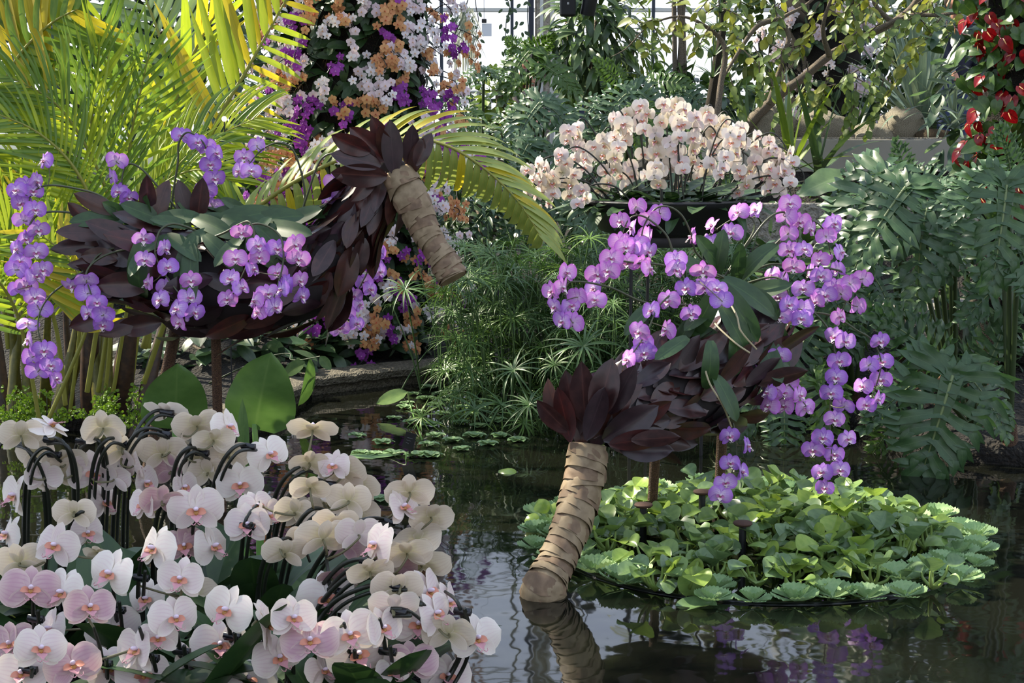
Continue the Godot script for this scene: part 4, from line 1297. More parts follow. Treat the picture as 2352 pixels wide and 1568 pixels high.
func build_pond() -> void:
	var m := Mold.new()
	for p in [Vector3(-13, 0, 9), Vector3(13, 0, 9), Vector3(13, 0, -11), Vector3(-13, 0, -11)]:
		m.vert(p, Vector2(p.x, p.z))
	m.quad(0, 3, 2, 1)
	var w := mat("pond_water", Color(0.07, 0.075, 0.055), 0.035)
	w.metallic_specular = 0.5
	var n := FastNoiseLite.new()
	n.seed = 11
	n.frequency = 0.012
	n.fractal_octaves = 3
	var t := NoiseTexture2D.new()
	t.width = 512
	t.height = 512
	t.seamless = true
	t.as_normal_map = true
	t.bump_strength = 2.2
	t.noise = n
	w.normal_enabled = true
	w.normal_texture = t
	w.normal_scale = 0.14
	w.uv1_scale = Vector3(0.55, 0.55, 1)
	structure("water", m.mesh(), w, "dark still pond water mirroring plants and glass roof")
	# stone kerb round the far corner of the pond
	var kerb := [on_water(440, 1075), on_water(575, 992), on_water(712, 908), on_water(900, 886), on_water(1090, 868), on_water(1300, 858), on_water(1500, 850)]
	var k := structure("kerb_1", Mesh.new() if false else bar_mesh(Vector3(-1.2, -0.35, -9.4), Vector3(-1.0, -0.35, -9.4), 0.1, 0.1), mat("kerb_core", Color(0.3, 0.28, 0.25), 0.9), "weathered stone kerb along the far edge of the pond")
	for i in kerb.size() - 1:
		var a: Vector3 = kerb[i]
		var b: Vector3 = kerb[i + 1]
		var d := (b - a).normalized()
		var out := Vector3(d.z, 0, -d.x)
		var mm := Mold.new()
		var rows := []
		for f in 9:
			var c := a.lerp(b, f / 8.0)
			var j := 0.006 * sin(f * 3.7 + i)
			rows.append(PackedVector3Array([c + Vector3(0, -0.3, 0), c + Vector3(0, 0.045 + j, 0), c - out * 0.03 + Vector3(0, 0.06 + j, 0), c - out * 0.035 + Vector3(0, 0.1 + j, 0), c - out * 0.015 + Vector3(0, 0.115 + j, 0), c + out * (0.22 + j) + Vector3(0, 0.118, 0), c + out * 0.24 + Vector3(0, 0.1, 0), c + out * 0.24 + Vector3(0, -0.3, 0)]))
		mm.rings(rows)
		part(k, "kerb_stone", mm.mesh(true), rough_mat("kerb", Color(0.3, 0.28, 0.23), Color(0.47, 0.44, 0.38), 0.03, 0.85, 2.0, 1.0))


func build_walls() -> void:
	var con := rough_mat("concrete", Color(0.42, 0.41, 0.38), Color(0.58, 0.56, 0.52), 0.03, 0.85, 1.0, 0.8)
	# lower retaining wall behind the bowl, upper wall with a ledge behind it
	var y := at(1700, 507, 10.2).y
	var w := structure("wall_lower", bar_mesh(Vector3(0.8, y - 0.62, -10.3), Vector3(6, y - 0.62, -10.3), 1.2, 0.2), con, "low concrete wall below the bowl of orchids")
	part(w, "coping", bar_mesh(Vector3(0.75, y - 0.02, -10.28), Vector3(6, y - 0.02, -10.28), 0.07, 0.27), con)
	y = at(2000, 352, 12.4).y
	w = structure("wall_upper", bar_mesh(Vector3(1.2, y - 0.52, -12.5), Vector3(9, y - 0.52, -12.5), 1.0, 0.2), con, "upper concrete wall under the boulders")
	part(w, "ledge", bar_mesh(Vector3(1.15, y - 0.02, -12.48), Vector3(9, y - 0.02, -12.48), 0.035, 0.26), mat("pale_ledge", Color(0.66, 0.64, 0.6), 0.7))
	part(w, "coping", bar_mesh(Vector3(1.2, y + 0.025, -12.58), Vector3(9, y + 0.025, -12.58), 0.06, 0.2), con)


# ------------------------------------------------------------------ the palm

func leaflet_shape(k: int) -> ArrayMesh:
	# 0 straight, 1 nodding, 2 arched, 3 hanging over, 4 short with a limp tip
	return shape("leaflet_%d" % k, func(m: Mold) -> void:
		m.blade(Transform3D(), 1.0, 0.08, ramp([0.35, 0.8, 0.95, 1.0, 1.0, 0.97, 0.9, 0.8, 0.66, 0.48, 0.26, 0.04]), 12, 2, [0.12, 0.7, 1.25, 2.5, 1.7][k], 0.35, 0.0, 1.0, 0.0, [1.0, 1.6, 1.0, 0.45, 2.2][k], [0.2, 0.5, -0.4, 0.15, 0.6][k]))


func palm_mat(k: int) -> StandardMaterial3D:
	match k:
		0: return leaf_mat("leaflet_lime", Color(0.58, 0.66, 0.17), Color(0.67, 0.7, 0.26), Color(0.64, 0.7, 0.2), 0.42, 1.0, 0.7, true)
		1: return leaf_mat("leaflet_green", Color(0.38, 0.51, 0.18), Color(0.48, 0.57, 0.24), Color(0.46, 0.56, 0.22), 0.4, 0.9, 0.7, true)
		2: return leaf_mat("leaflet_grey", Color(0.5, 0.6, 0.42), Color(0.58, 0.66, 0.48), Color(0.56, 0.64, 0.45), 0.33, 0.6, 0.7, true)
		3: return leaf_mat("leaflet_yellow", Color(0.76, 0.7, 0.16), Color(0.68, 0.6, 0.15), Color(0.8, 0.73, 0.22), 0.45, 1.0, 0.8, true)
		_: return leaf_mat("leaflet_striped", Color(0.52, 0.6, 0.3), Color(0.68, 0.67, 0.34), Color(0.6, 0.65, 0.34), 0.4, 0.7, 0.9, true, Color(0.68, 0.63, 0.25))


# side +1 lies to the right of the frond's run as seen from its face; [px length, bend kind, angle at base, angle at tip]
func frond(t: Node3D, pts: Array, n: int, face: Vector3, left: Array, right: Array, tones: Array, w: float, stalk_r := 0.012, from := 0.12, gap := 0.0) -> void:
	var path := smooth_path(pts, 8)
	var r := part(t, "frond", tube_mesh(path, [stalk_r, stalk_r * 0.8, stalk_r * 0.55, stalk_r * 0.2], 7), mat("frond_rib", Color(0.5, 0.5, 0.18), 0.5, 0.1))
	for i in n:
		var f := lerpf(from, 0.99, (i + 0.5) / n)
		var p := along(path, f)
		var tg := tangent(path, f)
		var nrm := (face - tg * tg.dot(face)).normalized()
		var sd := tg.cross(nrm)
		for s in [-1.0, 1.0]:
			var q: Array = left if s < 0 else right
			if q.is_empty() or rng.randf() < gap:
				continue
			var g := (f - from) / (1.0 - from)
			var long: float = q[0] * (0.55 + 0.75 * sin(PI * clampf(g * 0.85 + 0.12, 0, 1))) * 0.85 * rr(0.9, 1.08)
			var a := deg_to_rad(lerpf(q[2], q[3], g) + rr(-5, 5))
			var dir: Vector3 = (tg * cos(a) + sd * s * sin(a) + nrm * rr(-0.06, 0.12)).normalized()
			var fn: Vector3 = (nrm + sd * s * 0.25 + Vector3(rr(-0.15, 0.15), rr(-0.1, 0.2), 0)).normalized()
			if q[1] >= 3:
				fn = (Vector3(0, 1, 0) + nrm * 0.35).normalized()
			part(r, "leaflet", leaflet_shape(q[1]), palm_mat(tones[rng.randi_range(0, tones.size() - 1)]), placed(p, dir, fn, w * (q[4] if q.size() > 4 else 1.0) / 0.08 * rr(0.85, 1.1), long, long))


func pix(list: Array, d0: float, d1: float) -> Array:
	var out := []
	for k in list.size():
		out.append(at(list[k][0], list[k][1], lerpf(d0, d1, float(k) / (list.size() - 1))))
	return out


func build_palm() -> void:
	var t := thing("palm", "large clumping palm with sunlit yellow-green fronds behind the upright bird", "palm")
	var n := Vector3(0.1, 0.15, 1)
	var s := 8.5 / FOCAL
	# the great backlit frond rising to the right
	frond(t, pix([[330, 800], [380, 600], [400, 520], [445, 410], [500, 275], [560, 172], [622, 62], [690, -60]], 8.5, 8.7), 24, n, [0.62, 0, 62, 34], [0.34, 2, 105, 70, 0.6], [0, 0, 0, 3], 0.052, 0.02, 0.3)
	# the grey frond behind it, leaflets raked up to the left
	frond(t, pix([[300, 760], [370, 500], [412, 330], [400, 215], [372, 100], [330, -10], [280, -90]], 9.1, 9.5), 17, n, [0.72, 0, 72, 40], [0.6, 0, 50, 30], [2, 2, 2], 0.05, 0.018, 0.35)
	frond(t, pix([[340, 800], [350, 560], [362, 400], [420, 180], [500, 20], [560, -90]], 9.0, 9.2), 16, Vector3(0.9, 0.1, 0.5), [0.5, 0, 40, 20], [0.5, 0, 40, 20], [0, 0, 3], 0.045, 0.018, 0.4)
	# a young frond in front
	frond(t, pix([[245, 780], [270, 520], [290, 400], [303, 300], [322, 215], [345, 110]], 7.8, 7.7), 13, n, [0.42, 0, 45, 20], [0.44, 1, 55, 24], [1, 0, 1], 0.02, 0.011, 0.36)
	frond(t, pix([[190, 780], [205, 480], [208, 330], [214, 230], [228, 100]], 7.7, 7.6), 12, n, [0.38, 0, 42, 18], [0.38, 1, 48, 20], [1, 1, 0], 0.018, 0.01, 0.4)
	# broad old frond hanging over the upper left corner
	frond(t, pix([[-150, 500], [-140, 100], [-60, -60], [60, -95], [190, -70]], 8.2, 8.0), 18, Vector3(0, 0.4, 1), [0.3, 1, 60, 40], [0.8, 0, 85, 65], [1, 1, 0, 3], 0.07, 0.02, 0.35)
	frond(t, pix([[20, 800], [-10, 500], [-20, 300], [30, 150], [110, 60], [180, 20]], 8.0, 7.8), 14, n, [0.3, 1, 70, 40], [0.55, 1, 75, 50], [1, 3, 1], 0.04, 0.016, 0.35)
	# arching fronds that fill the left with fine leaflets
	frond(t, pix([[200, 900], [232, 660], [220, 500], [170, 385], [80, 300], [-40, 250]], 7.4, 7.2), 30, Vector3(0.1, 0.6, 0.8), [0.48, 1, 60, 35], [0.52, 1, 60, 30], [1, 1, 0], 0.021, 0.013, 0.3)
	frond(t, pix([[225, 900], [262, 640], [258, 490], [210, 360], [130, 240], [20, 175]], 7.6, 7.4), 30, Vector3(0.1, 0.5, 0.9), [0.48, 0, 55, 30], [0.52, 1, 65, 30], [1, 0, 1], 0.021, 0.013, 0.3)
	frond(t, pix([[270, 900], [320, 620], [352, 480], [410, 380], [490, 318], [590, 270]], 8.1, 8.0), 28, Vector3(-0.1, 0.6, 0.8), [0.44, 1, 55, 30], [0.46, 1, 65, 30], [0, 1, 0], 0.02, 0.012, 0.35)
	frond(t, pix([[260, 900], [300, 660], [330, 500], [380, 420], [460, 390], [540, 420]], 7.9, 7.7), 26, Vector3(-0.1, 0.7, 0.7), [0.36, 1, 55, 30], [0.42, 1, 70, 35], [0, 0, 1], 0.02, 0.011, 0.35)
	frond(t, pix([[150, 930], [130, 760], [90, 640], [40, 560], [-50, 500]], 7.3, 7.1), 28, Vector3(0.1, 0.5, 0.9), [0.42, 1, 60, 30], [0.46, 0, 60, 35], [0, 1, 0], 0.022, 0.012, 0.3)
	frond(t, pix([[110, 965], [165, 840], [200, 745], [192, 660], [150, 585], [80, 530]], 7.0, 7.0), 20, Vector3(0.1, 0.35, 0.95), [0.34, 0, 62, 40], [0.3, 1, 70, 40], [0, 3, 1, 0], 0.026, 0.011, 0.35)
	frond(t, pix([[90, 965], [60, 800], [30, 700], [-20, 630], [-90, 600]], 7.2, 7.0), 17, Vector3(0.2, 0.5, 0.9), [0.38, 1, 60, 30], [0.42, 0, 60, 30], [0, 0, 1], 0.022, 0.011, 0.3)
	frond(t, pix([[240, 920], [255, 720], [230, 610], [160, 545], [60, 560], [-30, 640]], 7.6, 7.3), 30, Vector3(0, 0.8, 0.6), [0.38, 1, 60, 30], [0.42, 1, 60, 35], [0, 1, 0], 0.022, 0.011, 0.35)
	frond(t, pix([[160, 950], [185, 700], [150, 560], [70, 470], [-40, 420]], 7.9, 7.7), 30, Vector3(0, 0.6, 0.8), [0.44, 1, 60, 30], [0.46, 1, 60, 30], [1, 0, 3], 0.022, 0.011, 0.3)
	frond(t, pix([[240, 940], [230, 690], [190, 520], [110, 430], [0, 380]], 8.2, 8.0), 30, Vector3(0, 0.6, 0.8), [0.46, 0, 60, 30], [0.46, 1, 60, 30], [0, 1, 0], 0.024, 0.011, 0.3)
	frond(t, pix([[300, 900], [330, 640], [330, 460], [300, 330], [260, 190], [230, 30]], 8.8, 8.6), 18, n, [0.5, 0, 60, 30], [0.5, 0, 60, 30], [1, 0, 2], 0.034, 0.013, 0.3)
	# the arch that reaches right, behind the bird's head
	frond(t, pix([[330, 880], [420, 640], [520, 540], [600, 470], [690, 410], [800, 358], [920, 318], [1020, 332], [1110, 385], [1190, 462], [1245, 548]], 7.6, 6.75), 38, Vector3(0.1, 0.75, 0.65), [0.34, 1, 70, 22], [0.36, 3, 85, 24], [4, 4, 4, 3], 0.042, 0.014, 0.24)
	# stalks at the base, some brown and old
	var olive := rough_mat("stalk_olive", Color(0.29, 0.29, 0.09), Color(0.39, 0.37, 0.13), 0.02, 0.45, 2.0)
	var brown := rough_mat("stalk_brown", Color(0.16, 0.1, 0.06), Color(0.28, 0.19, 0.11), 0.02, 0.55, 2.0)
	for q in [[28, 985, -5, 790, 16, 1], [60, 980, 30, 770, 12, 0], [80, 985, 55, 740, 9, 0], [92, 985, 108, 770, 12, 0], [118, 985, 165, 800, 12, 0], [140, 985, 185, 700, 11, 0], [112, 985, 185, 820, 9, 0], [222, 990, 205, 740, 24, 1], [240, 985, 222, 740, 13, 0], [262, 990, 300, 740, 24, 1], [300, 995, 368, 770, 16, 1], [250, 990, 250, 700, 14, 0], [20, 985, 60, 640, 10, 0], [160, 985, 150, 720, 9, 1]]:
		q[4] *= 1.3
		var a := at(q[0], q[1], 8.05 + rr(-0.2, 0.2))
		a.y = -0.1
		var b := at(q[2], q[3], 8.1 + rr(-0.15, 0.1))
		part(t, "stalk", tube_mesh(smooth_path([a, a.lerp(b, 0.5) + Vector3(rr(-0.02, 0.02), 0, 0.02), b, b + (b - a) * 0.35], 4), [q[4] * s, q[4] * s * 0.85, q[4] * s * 0.5, q[4] * s * 0.3], 10), brown if q[5] else olive)


# ------------------------------------------------------------------ split-leaf philodendrons

func philo_shape(k: int) -> ArrayMesh:
	# one leaf, midrib one unit long from the stalk to the tip, deep wavy lobes to both sides
	return shape("split_leaf_%d" % k, func(m: Mold) -> void:
		var r := RandomNumberGenerator.new()
		r.seed = 40 + k
		var droop: float = [0.35, 0.55, 0.2, 0.7][k]
		var prof := ramp([0.95, 0.72, 0.66, 0.86, 1.0, 0.86, 0.92, 0.66, 0.3, 0.04])
		var sub := ramp([0.8, 1.0, 0.8, 0.4, 0.05])
		var spots := []
		for i in 11:
			var s := maxf(0.0, (i - 2) / 8.4)
			var ang: float = [152.0, 128.0, 104.0][i] if i < 3 else lerpf(86.0, 22.0, (i - 3) / 7.0)
			var l: float = [0.34, 0.42, 0.5][i] if i < 3 else lerpf(0.54, 0.22, pow((i - 3) / 7.0, 1.3))
			spots.append([s, ang, l])
		for sd in [-1.0, 1.0]:
			for q in spots:
				var s: float = q[0]
				var a := deg_to_rad(q[1] + r.randf_range(-6, 6))
				var l: float = q[2] * r.randf_range(0.9, 1.1)
				var p := Vector3(0, s, -droop * s * s)
				var d: Vector3 = Vector3(sin(a) * sd, cos(a), 0.10)
				var nr: Vector3 = Vector3(-sd * 0.15 + r.randf_range(-0.25, 0.25), r.randf_range(-0.2, 0.1), 1)
				var xf := Transform3D()
				var y := d.normalized()
				var z := (nr - y * y.dot(nr)).normalized()
				xf = Transform3D(Basis(y.cross(z), y, z), p)
				var w := 0.125 * r.randf_range(0.85, 1.15)
				m.blade(xf, l, w, prof, 10, 4, r.randf_range(0.3, 1.1), 0.2, 0.1, 1.6, 0.0, 1.0, r.randf_range(-0.35, 0.35))
				if l > 0.3:
					for e in [-1.0, 1.0]:
						var o: Vector3 = xf * Vector3(0, l * (0.52 + 0.1 * e), -l * 0.1)
						var d2: Vector3 = (y + xf.basis.x * e * 0.85).normalized()
						var z2: Vector3 = (z - d2 * d2.dot(z)).normalized()
						m.blade(Transform3D(Basis(d2.cross(z2), d2, z2), o), l * 0.42, w * 0.62, sub, 5, 2, 0.7, 0.2, 0.07, 1.2)
		# the blade left whole along the midrib
		var xf2 := Transform3D(Basis(), Vector3(0, 0, 0.0))
		var first := m.v.size()
		for i in 13:
			var s := i / 12.0
			for j in 3:
				var x := (j - 1) * lerpf(0.085, 0.012, s)
				m.vert(xf2 * Vector3(x, s, -droop * s * s + absf(x) * 0.15 + 0.004), Vector2(0.5 + (j - 1) * 0.12, s))
		m.sheet(first, 12, 2))


func rib_shape(k: int) -> ArrayMesh:
	return shape("split_rib_%d" % k, func(m: Mold) -> void:
		var droop: float = [0.35, 0.55, 0.2, 0.7][k]
		var path := PackedVector3Array()
		for i in 11:
			var s := i / 10.0
			path.append(Vector3(0, s, -droop * s * s + 0.008))
		m.tube(path, [0.013, 0.009, 0.003], 6))


func philo_mat(k: int) -> StandardMaterial3D:
	match k:
		0: return leaf_mat("split_leaf_dark", Color(0.2, 0.31, 0.17), Color(0.34, 0.44, 0.27), Color(0.24, 0.35, 0.2), 0.36, 0.4, 0.3)
		1: return leaf_mat("split_leaf_blue", Color(0.26, 0.37, 0.24), Color(0.4, 0.49, 0.34), Color(0.31, 0.41, 0.28), 0.34, 0.45, 0.3)
		_: return leaf_mat("split_leaf_fresh", Color(0.27, 0.39, 0.15), Color(0.4, 0.48, 0.22), Color(0.32, 0.43, 0.18), 0.32, 0.6, 0.3)


# a leaf from its joint to its tip, on a stalk that comes up from root
func split_leaf(t: Node3D, j: Vector3, tip: Vector3, face: Vector3, wide: float, root: Vector3, tone: int, k := -1) -> void:
	if k < 0:
		k = rng.randi_range(0, 3)
	var l := j.distance_to(tip)
	var o := part(t, "leaf", philo_shape(k), philo_mat(tone), placed(j, tip - j, face, l * wide, l, l))
	part(o, "midrib", rib_shape(k), mat("midrib", Color(0.42, 0.48, 0.3), 0.5))
	var path := smooth_path([root, root.lerp(j, 0.6) + Vector3(0, 0.12 * root.distance_to(j), 0), j], 8)
	part(t, "leaf_stalk", tube_mesh(path, [0.016, 0.012, 0.008], 7), mat("leaf_stalk", Color(0.2, 0.26, 0.13), 0.45))


func build_philodendrons() -> void:
	# [label, root px, py, d, leaves: [joint px, py, tip px, py, d, face x, y, z, wide, tone]]
	var plants := [
		["split-leaf philodendron with the huge leaf touching the water at right", [2240, 1000, 7.6], [[2188, 862, 2120, 1098, 6.95, -0.15, 0.35, 1, 1.25, 0], [2230, 870, 2330, 980, 7.1, 0.3, 0.4, 1, 1.1, 0], [2150, 820, 2050, 720, 7.4, -0.2, 0.5, 1, 1.1, 0], [2260, 850, 2330, 740, 7.5, 0.2, 0.6, 1, 1.1, 1], [2100, 880, 2000, 950, 7.4, -0.3, 0.5, 1, 1.0, 0], [2060, 960, 2010, 1030, 7.5, -0.1, 0.5, 1, 1.0, 2]]],
		["split-leaf philodendron with glossy leaves beside the tallest purple spray", [2200, 760, 8.0], [[2130, 478, 2085, 655, 7.5, -0.35, 0.7, 0.8, 1.3, 1], [2035, 405, 1905, 560, 7.9, -0.3, 0.75, 0.7, 1.25, 1], [2080, 430, 1950, 600, 7.6, -0.4, 0.7, 0.8, 1.1, 0], [2190, 470, 2210, 610, 7.6, 0.1, 0.6, 0.9, 1.1, 1], [2170, 430, 2280, 400, 7.8, 0.1, 0.8, 0.6, 1.1, 1]]],
		["split-leaf philodendron at the right edge below the red anthuriums", [2330, 760, 7.3], [[2312, 425, 2290, 645, 7.0, 0.0, 0.5, 1, 1.05, 0], [2290, 400, 2180, 470, 7.3, -0.2, 0.8, 0.7, 1.1, 1], [2320, 390, 2310, 300, 7.6, 0.0, 0.6, 0.9, 1.2, 0], [2340, 560, 2400, 690, 7.0, 0.3, 0.5, 1, 1.1, 0], [2330, 620, 2220, 720, 7.5, -0.2, 0.5, 1, 1.0, 0]]],
		["split-leaf philodendron with wavy grey leaves before the concrete wall", [2080, 560, 8.8], [[2060, 415, 1985, 365, 8.6, -0.1, 0.8, 0.7, 1.2, 1], [2070, 410, 2080, 345, 8.7, 0.1, 0.6, 0.9, 1.3, 1], [2080, 420, 2190, 370, 8.7, 0.2, 0.8, 0.7, 1.1, 1], [2030, 430, 1935, 450, 8.5, -0.2, 0.8, 0.6, 1.1, 1]]],
		["shaded split-leaf philodendron behind the longest purple spray", [1960, 900, 8.4], [[1860, 760, 1790, 880, 8.0, -0.2, 0.5, 1, 1.1, 0], [1900, 660, 1990, 790, 8.2, 0.2, 0.5, 1, 1.1, 0], [1760, 880, 1690, 1000, 7.9, -0.2, 0.4, 1, 1.1, 0], [1880, 880, 1940, 1010, 7.8, 0.1, 0.4, 1, 1.1, 2], [1800, 940, 1810, 1060, 7.7, 0.0, 0.4, 1, 1.0, 0], [2010, 640, 2080, 740, 8.3, 0.2, 0.5, 1, 1.1, 0], [1840, 620, 1760, 690, 8.5, -0.2, 0.5, 1, 1.1, 0], [1950, 760, 1890, 860, 8.2, 0, 0.4, 1, 1.0, 0]]],
		["split-leaf philodendron standing tall before the pale pillar", [1200, 420, 15.0], [[1215, 118, 1140, 195, 14.8, -0.3, 0.6, 0.8, 1.2, 2], [1225, 115, 1270, 95, 14.9, 0.2, -0.5, 0.8, 1.3, 2], [1240, 135, 1300, 160, 14.9, 0.2, 0.6, 0.8, 1.1, 2], [1195, 120, 1170, 90, 15.0, 0, 0.5, 0.9, 1.5, 2], [1250, 150, 1330, 200, 14.7, 0.2, 0.6, 0.8, 1.0, 2]]],
		["split-leaf philodendron with a flat umbrella leaf beside the handrail", [1108, 420, 14.8], [[1110, 160, 1040, 178, 14.5, -0.1, 0.9, 0.4, 1.4, 2], [1112, 160, 1170, 172, 14.6, 0.1, 0.9, 0.4, 1.2, 2], [1085, 260, 1030, 310, 14.2, -0.2, 0.7, 0.7, 1.1, 2], [1060, 215, 1020, 250, 14.4, -0.2, 0.7, 0.6, 1.2, 2]]],
		["low grey-green split-leaf philodendron behind the arching frond", [1230, 470, 13.0], [[1240, 235, 1165, 320, 12.6, -0.2, 0.7, 0.8, 1.2, 1], [1255, 240, 1330, 300, 12.7, 0.2, 0.7, 0.8, 1.2, 1], [1180, 270, 1100, 330, 12.8, -0.2, 0.7, 0.8, 1.1, 2], [1215, 330, 1160, 420, 12.3, -0.1, 0.6, 0.9, 1.1, 1], [1270, 340, 1290, 440, 12.3, 0.1, 0.6, 0.9, 1.1, 1]]],
		["dark split-leaf philodendron behind the crown of the bowl orchids", [1440, 430, 13.6], [[1440, 215, 1360, 275, 13.0, -0.2, 0.6, 0.9, 1.2, 1], [1460, 210, 1550, 260, 13.1, 0.2, 0.6, 0.9, 1.2, 1], [1420, 185, 1380, 140, 13.4, -0.1, 0.5, 1, 1.2, 2], [1500, 190, 1580, 180, 13.4, 0.1, 0.6, 0.9, 1.1, 2], [1370, 240, 1300, 300, 13.2, -0.2, 0.6, 0.9, 1.1, 1], [1570, 210, 1650, 250, 13.3, 0.2, 0.6, 0.9, 1.1, 1], [1480, 250, 1470, 330, 12.7, 0, 0.5, 1, 1.1, 2]]],
		["shaded split-leaf philodendron under the bowl's left side", [1330, 640, 11.2], [[1300, 420, 1220, 500, 10.8, -0.2, 0.5, 1, 1.1, 0], [1330, 470, 1390, 560, 10.6, 0.1, 0.5, 1, 1.1, 0], [1240, 470, 1150, 540, 10.8, -0.2, 0.5, 1, 1.1, 0], [1180, 440, 1110, 480, 11.2, -0.2, 0.5, 1, 1.1, 0], [1380, 560, 1330, 640, 10.3, 0, 0.5, 1, 1.0, 0], [1120, 480, 1050, 560, 11.0, -0.2, 0.5, 1, 1.1, 0]]],
	]
	for q in plants:
		var t := thing("split_leaf_philodendron", q[0], "plant", "split-leaf philodendrons")
		var root := at(q[1][0], q[1][1], q[1][2])
		root.y = land(root.x, root.z) - 0.03
		part(t, "crown", tube_mesh(PackedVector3Array([root + Vector3(0, -0.1, 0), root + Vector3(0, 0.12, 0)]), [0.06, 0.05, 0.03], 9), rough_mat("bark", Color(0.3, 0.2, 0.13), Color(0.47, 0.34, 0.23), 0.04, 0.8, 5.0, 1.0))
		for l in q[2]:
			split_leaf(t, at(l[0], l[1], l[4]), at(l[2], l[3], l[4] - 0.12), Vector3(l[5], l[6], l[7]), l[8], root, l[9])
	# a plain broad leaf of a taro behind the bowl's right end
	var t := thing("taro", "taro with a single broad wavy leaf by the bowl's right end", "plant")
	var root := at(1960, 560, 8.9)
	root.y = land(root.x, root.z)
	var m := Mold.new()
	m.blade(Transform3D(), 1.0, 0.62, ramp([0.5, 0.85, 1.0, 0.98, 0.9, 0.75, 0.5, 0.2, 0.0]), 14, 8, 0.5, 0.15, 0.03, 3.0)
	var o := part(t, "leaf", m.mesh(), leaf_mat("taro_leaf", Color(0.33, 0.43, 0.27), Color(0.45, 0.54, 0.36), Color(0.38, 0.48, 0.3), 0.4, 0.4, 0.5), placed(at(1935, 405, 8.6), Vector3(-1, -0.25, 0.1), Vector3(0, 0.8, 0.7), 0.3, 0.3, 0.3))
	part(t, "leaf_stalk", tube_mesh(smooth_path([root, root + Vector3(0, 0.3, 0), at(1935, 405, 8.6)], 6), [0.013, 0.008], 7), mat("leaf_stalk", Color(0.2, 0.26, 0.13), 0.45))


# ------------------------------------------------------------------ the floating island

func hyacinth_shape(k: int) -> ArrayMesh:
	return shape("hyacinth_leaf_%d" % k, func(m: Mold) -> void:
		m.blade(Transform3D(), 1.0, 1.1, ramp([0.18, 0.62, 0.9, 1.0, 0.99, 0.92, 0.76, 0.48, 0.0]), 9, 6, [0.7, 1.2, 0.3, -0.4][k], [0.1, -0.15, 0.3, 0.4][k], 0.04, 1.2, [0.3, -0.3, 0.4, 0.2][k]))


func lettuce_shape(k: int) -> ArrayMesh:
	return shape("lettuce_leaf_%d" % k, func(m: Mold) -> void:
		var first := m.v.size()
		for i in 8:
			var s := i / 7.0
			for j in 13:
				var a := (j / 12.0 - 0.5) * lerpf(0.5, 1.05, s) * 1.15
				var l := s * (1.0 + 0.018 * cos(j * PI))
				m.vert(Vector3(sin(a) * l, cos(a) * l * (1.0 - 0.06 * absf(a)), 0.035 * s * cos(j * PI) + [0.25, 0.12][k] * s * s - 0.1 * s), Vector2(j / 12.0, s))
		m.sheet(first, 7, 12))


func isle(a: float) -> String:
	# which part of the floating island lies in that direction
	return ["at the island's right side", "at the island's front right", "at the island's front", "at the island's front left", "at the island's left side", "at the island's back left", "at the island's back", "at the island's back right"][int(fposmod(a + PI / 8.0, TAU) / (PI / 4.0)) % 8]


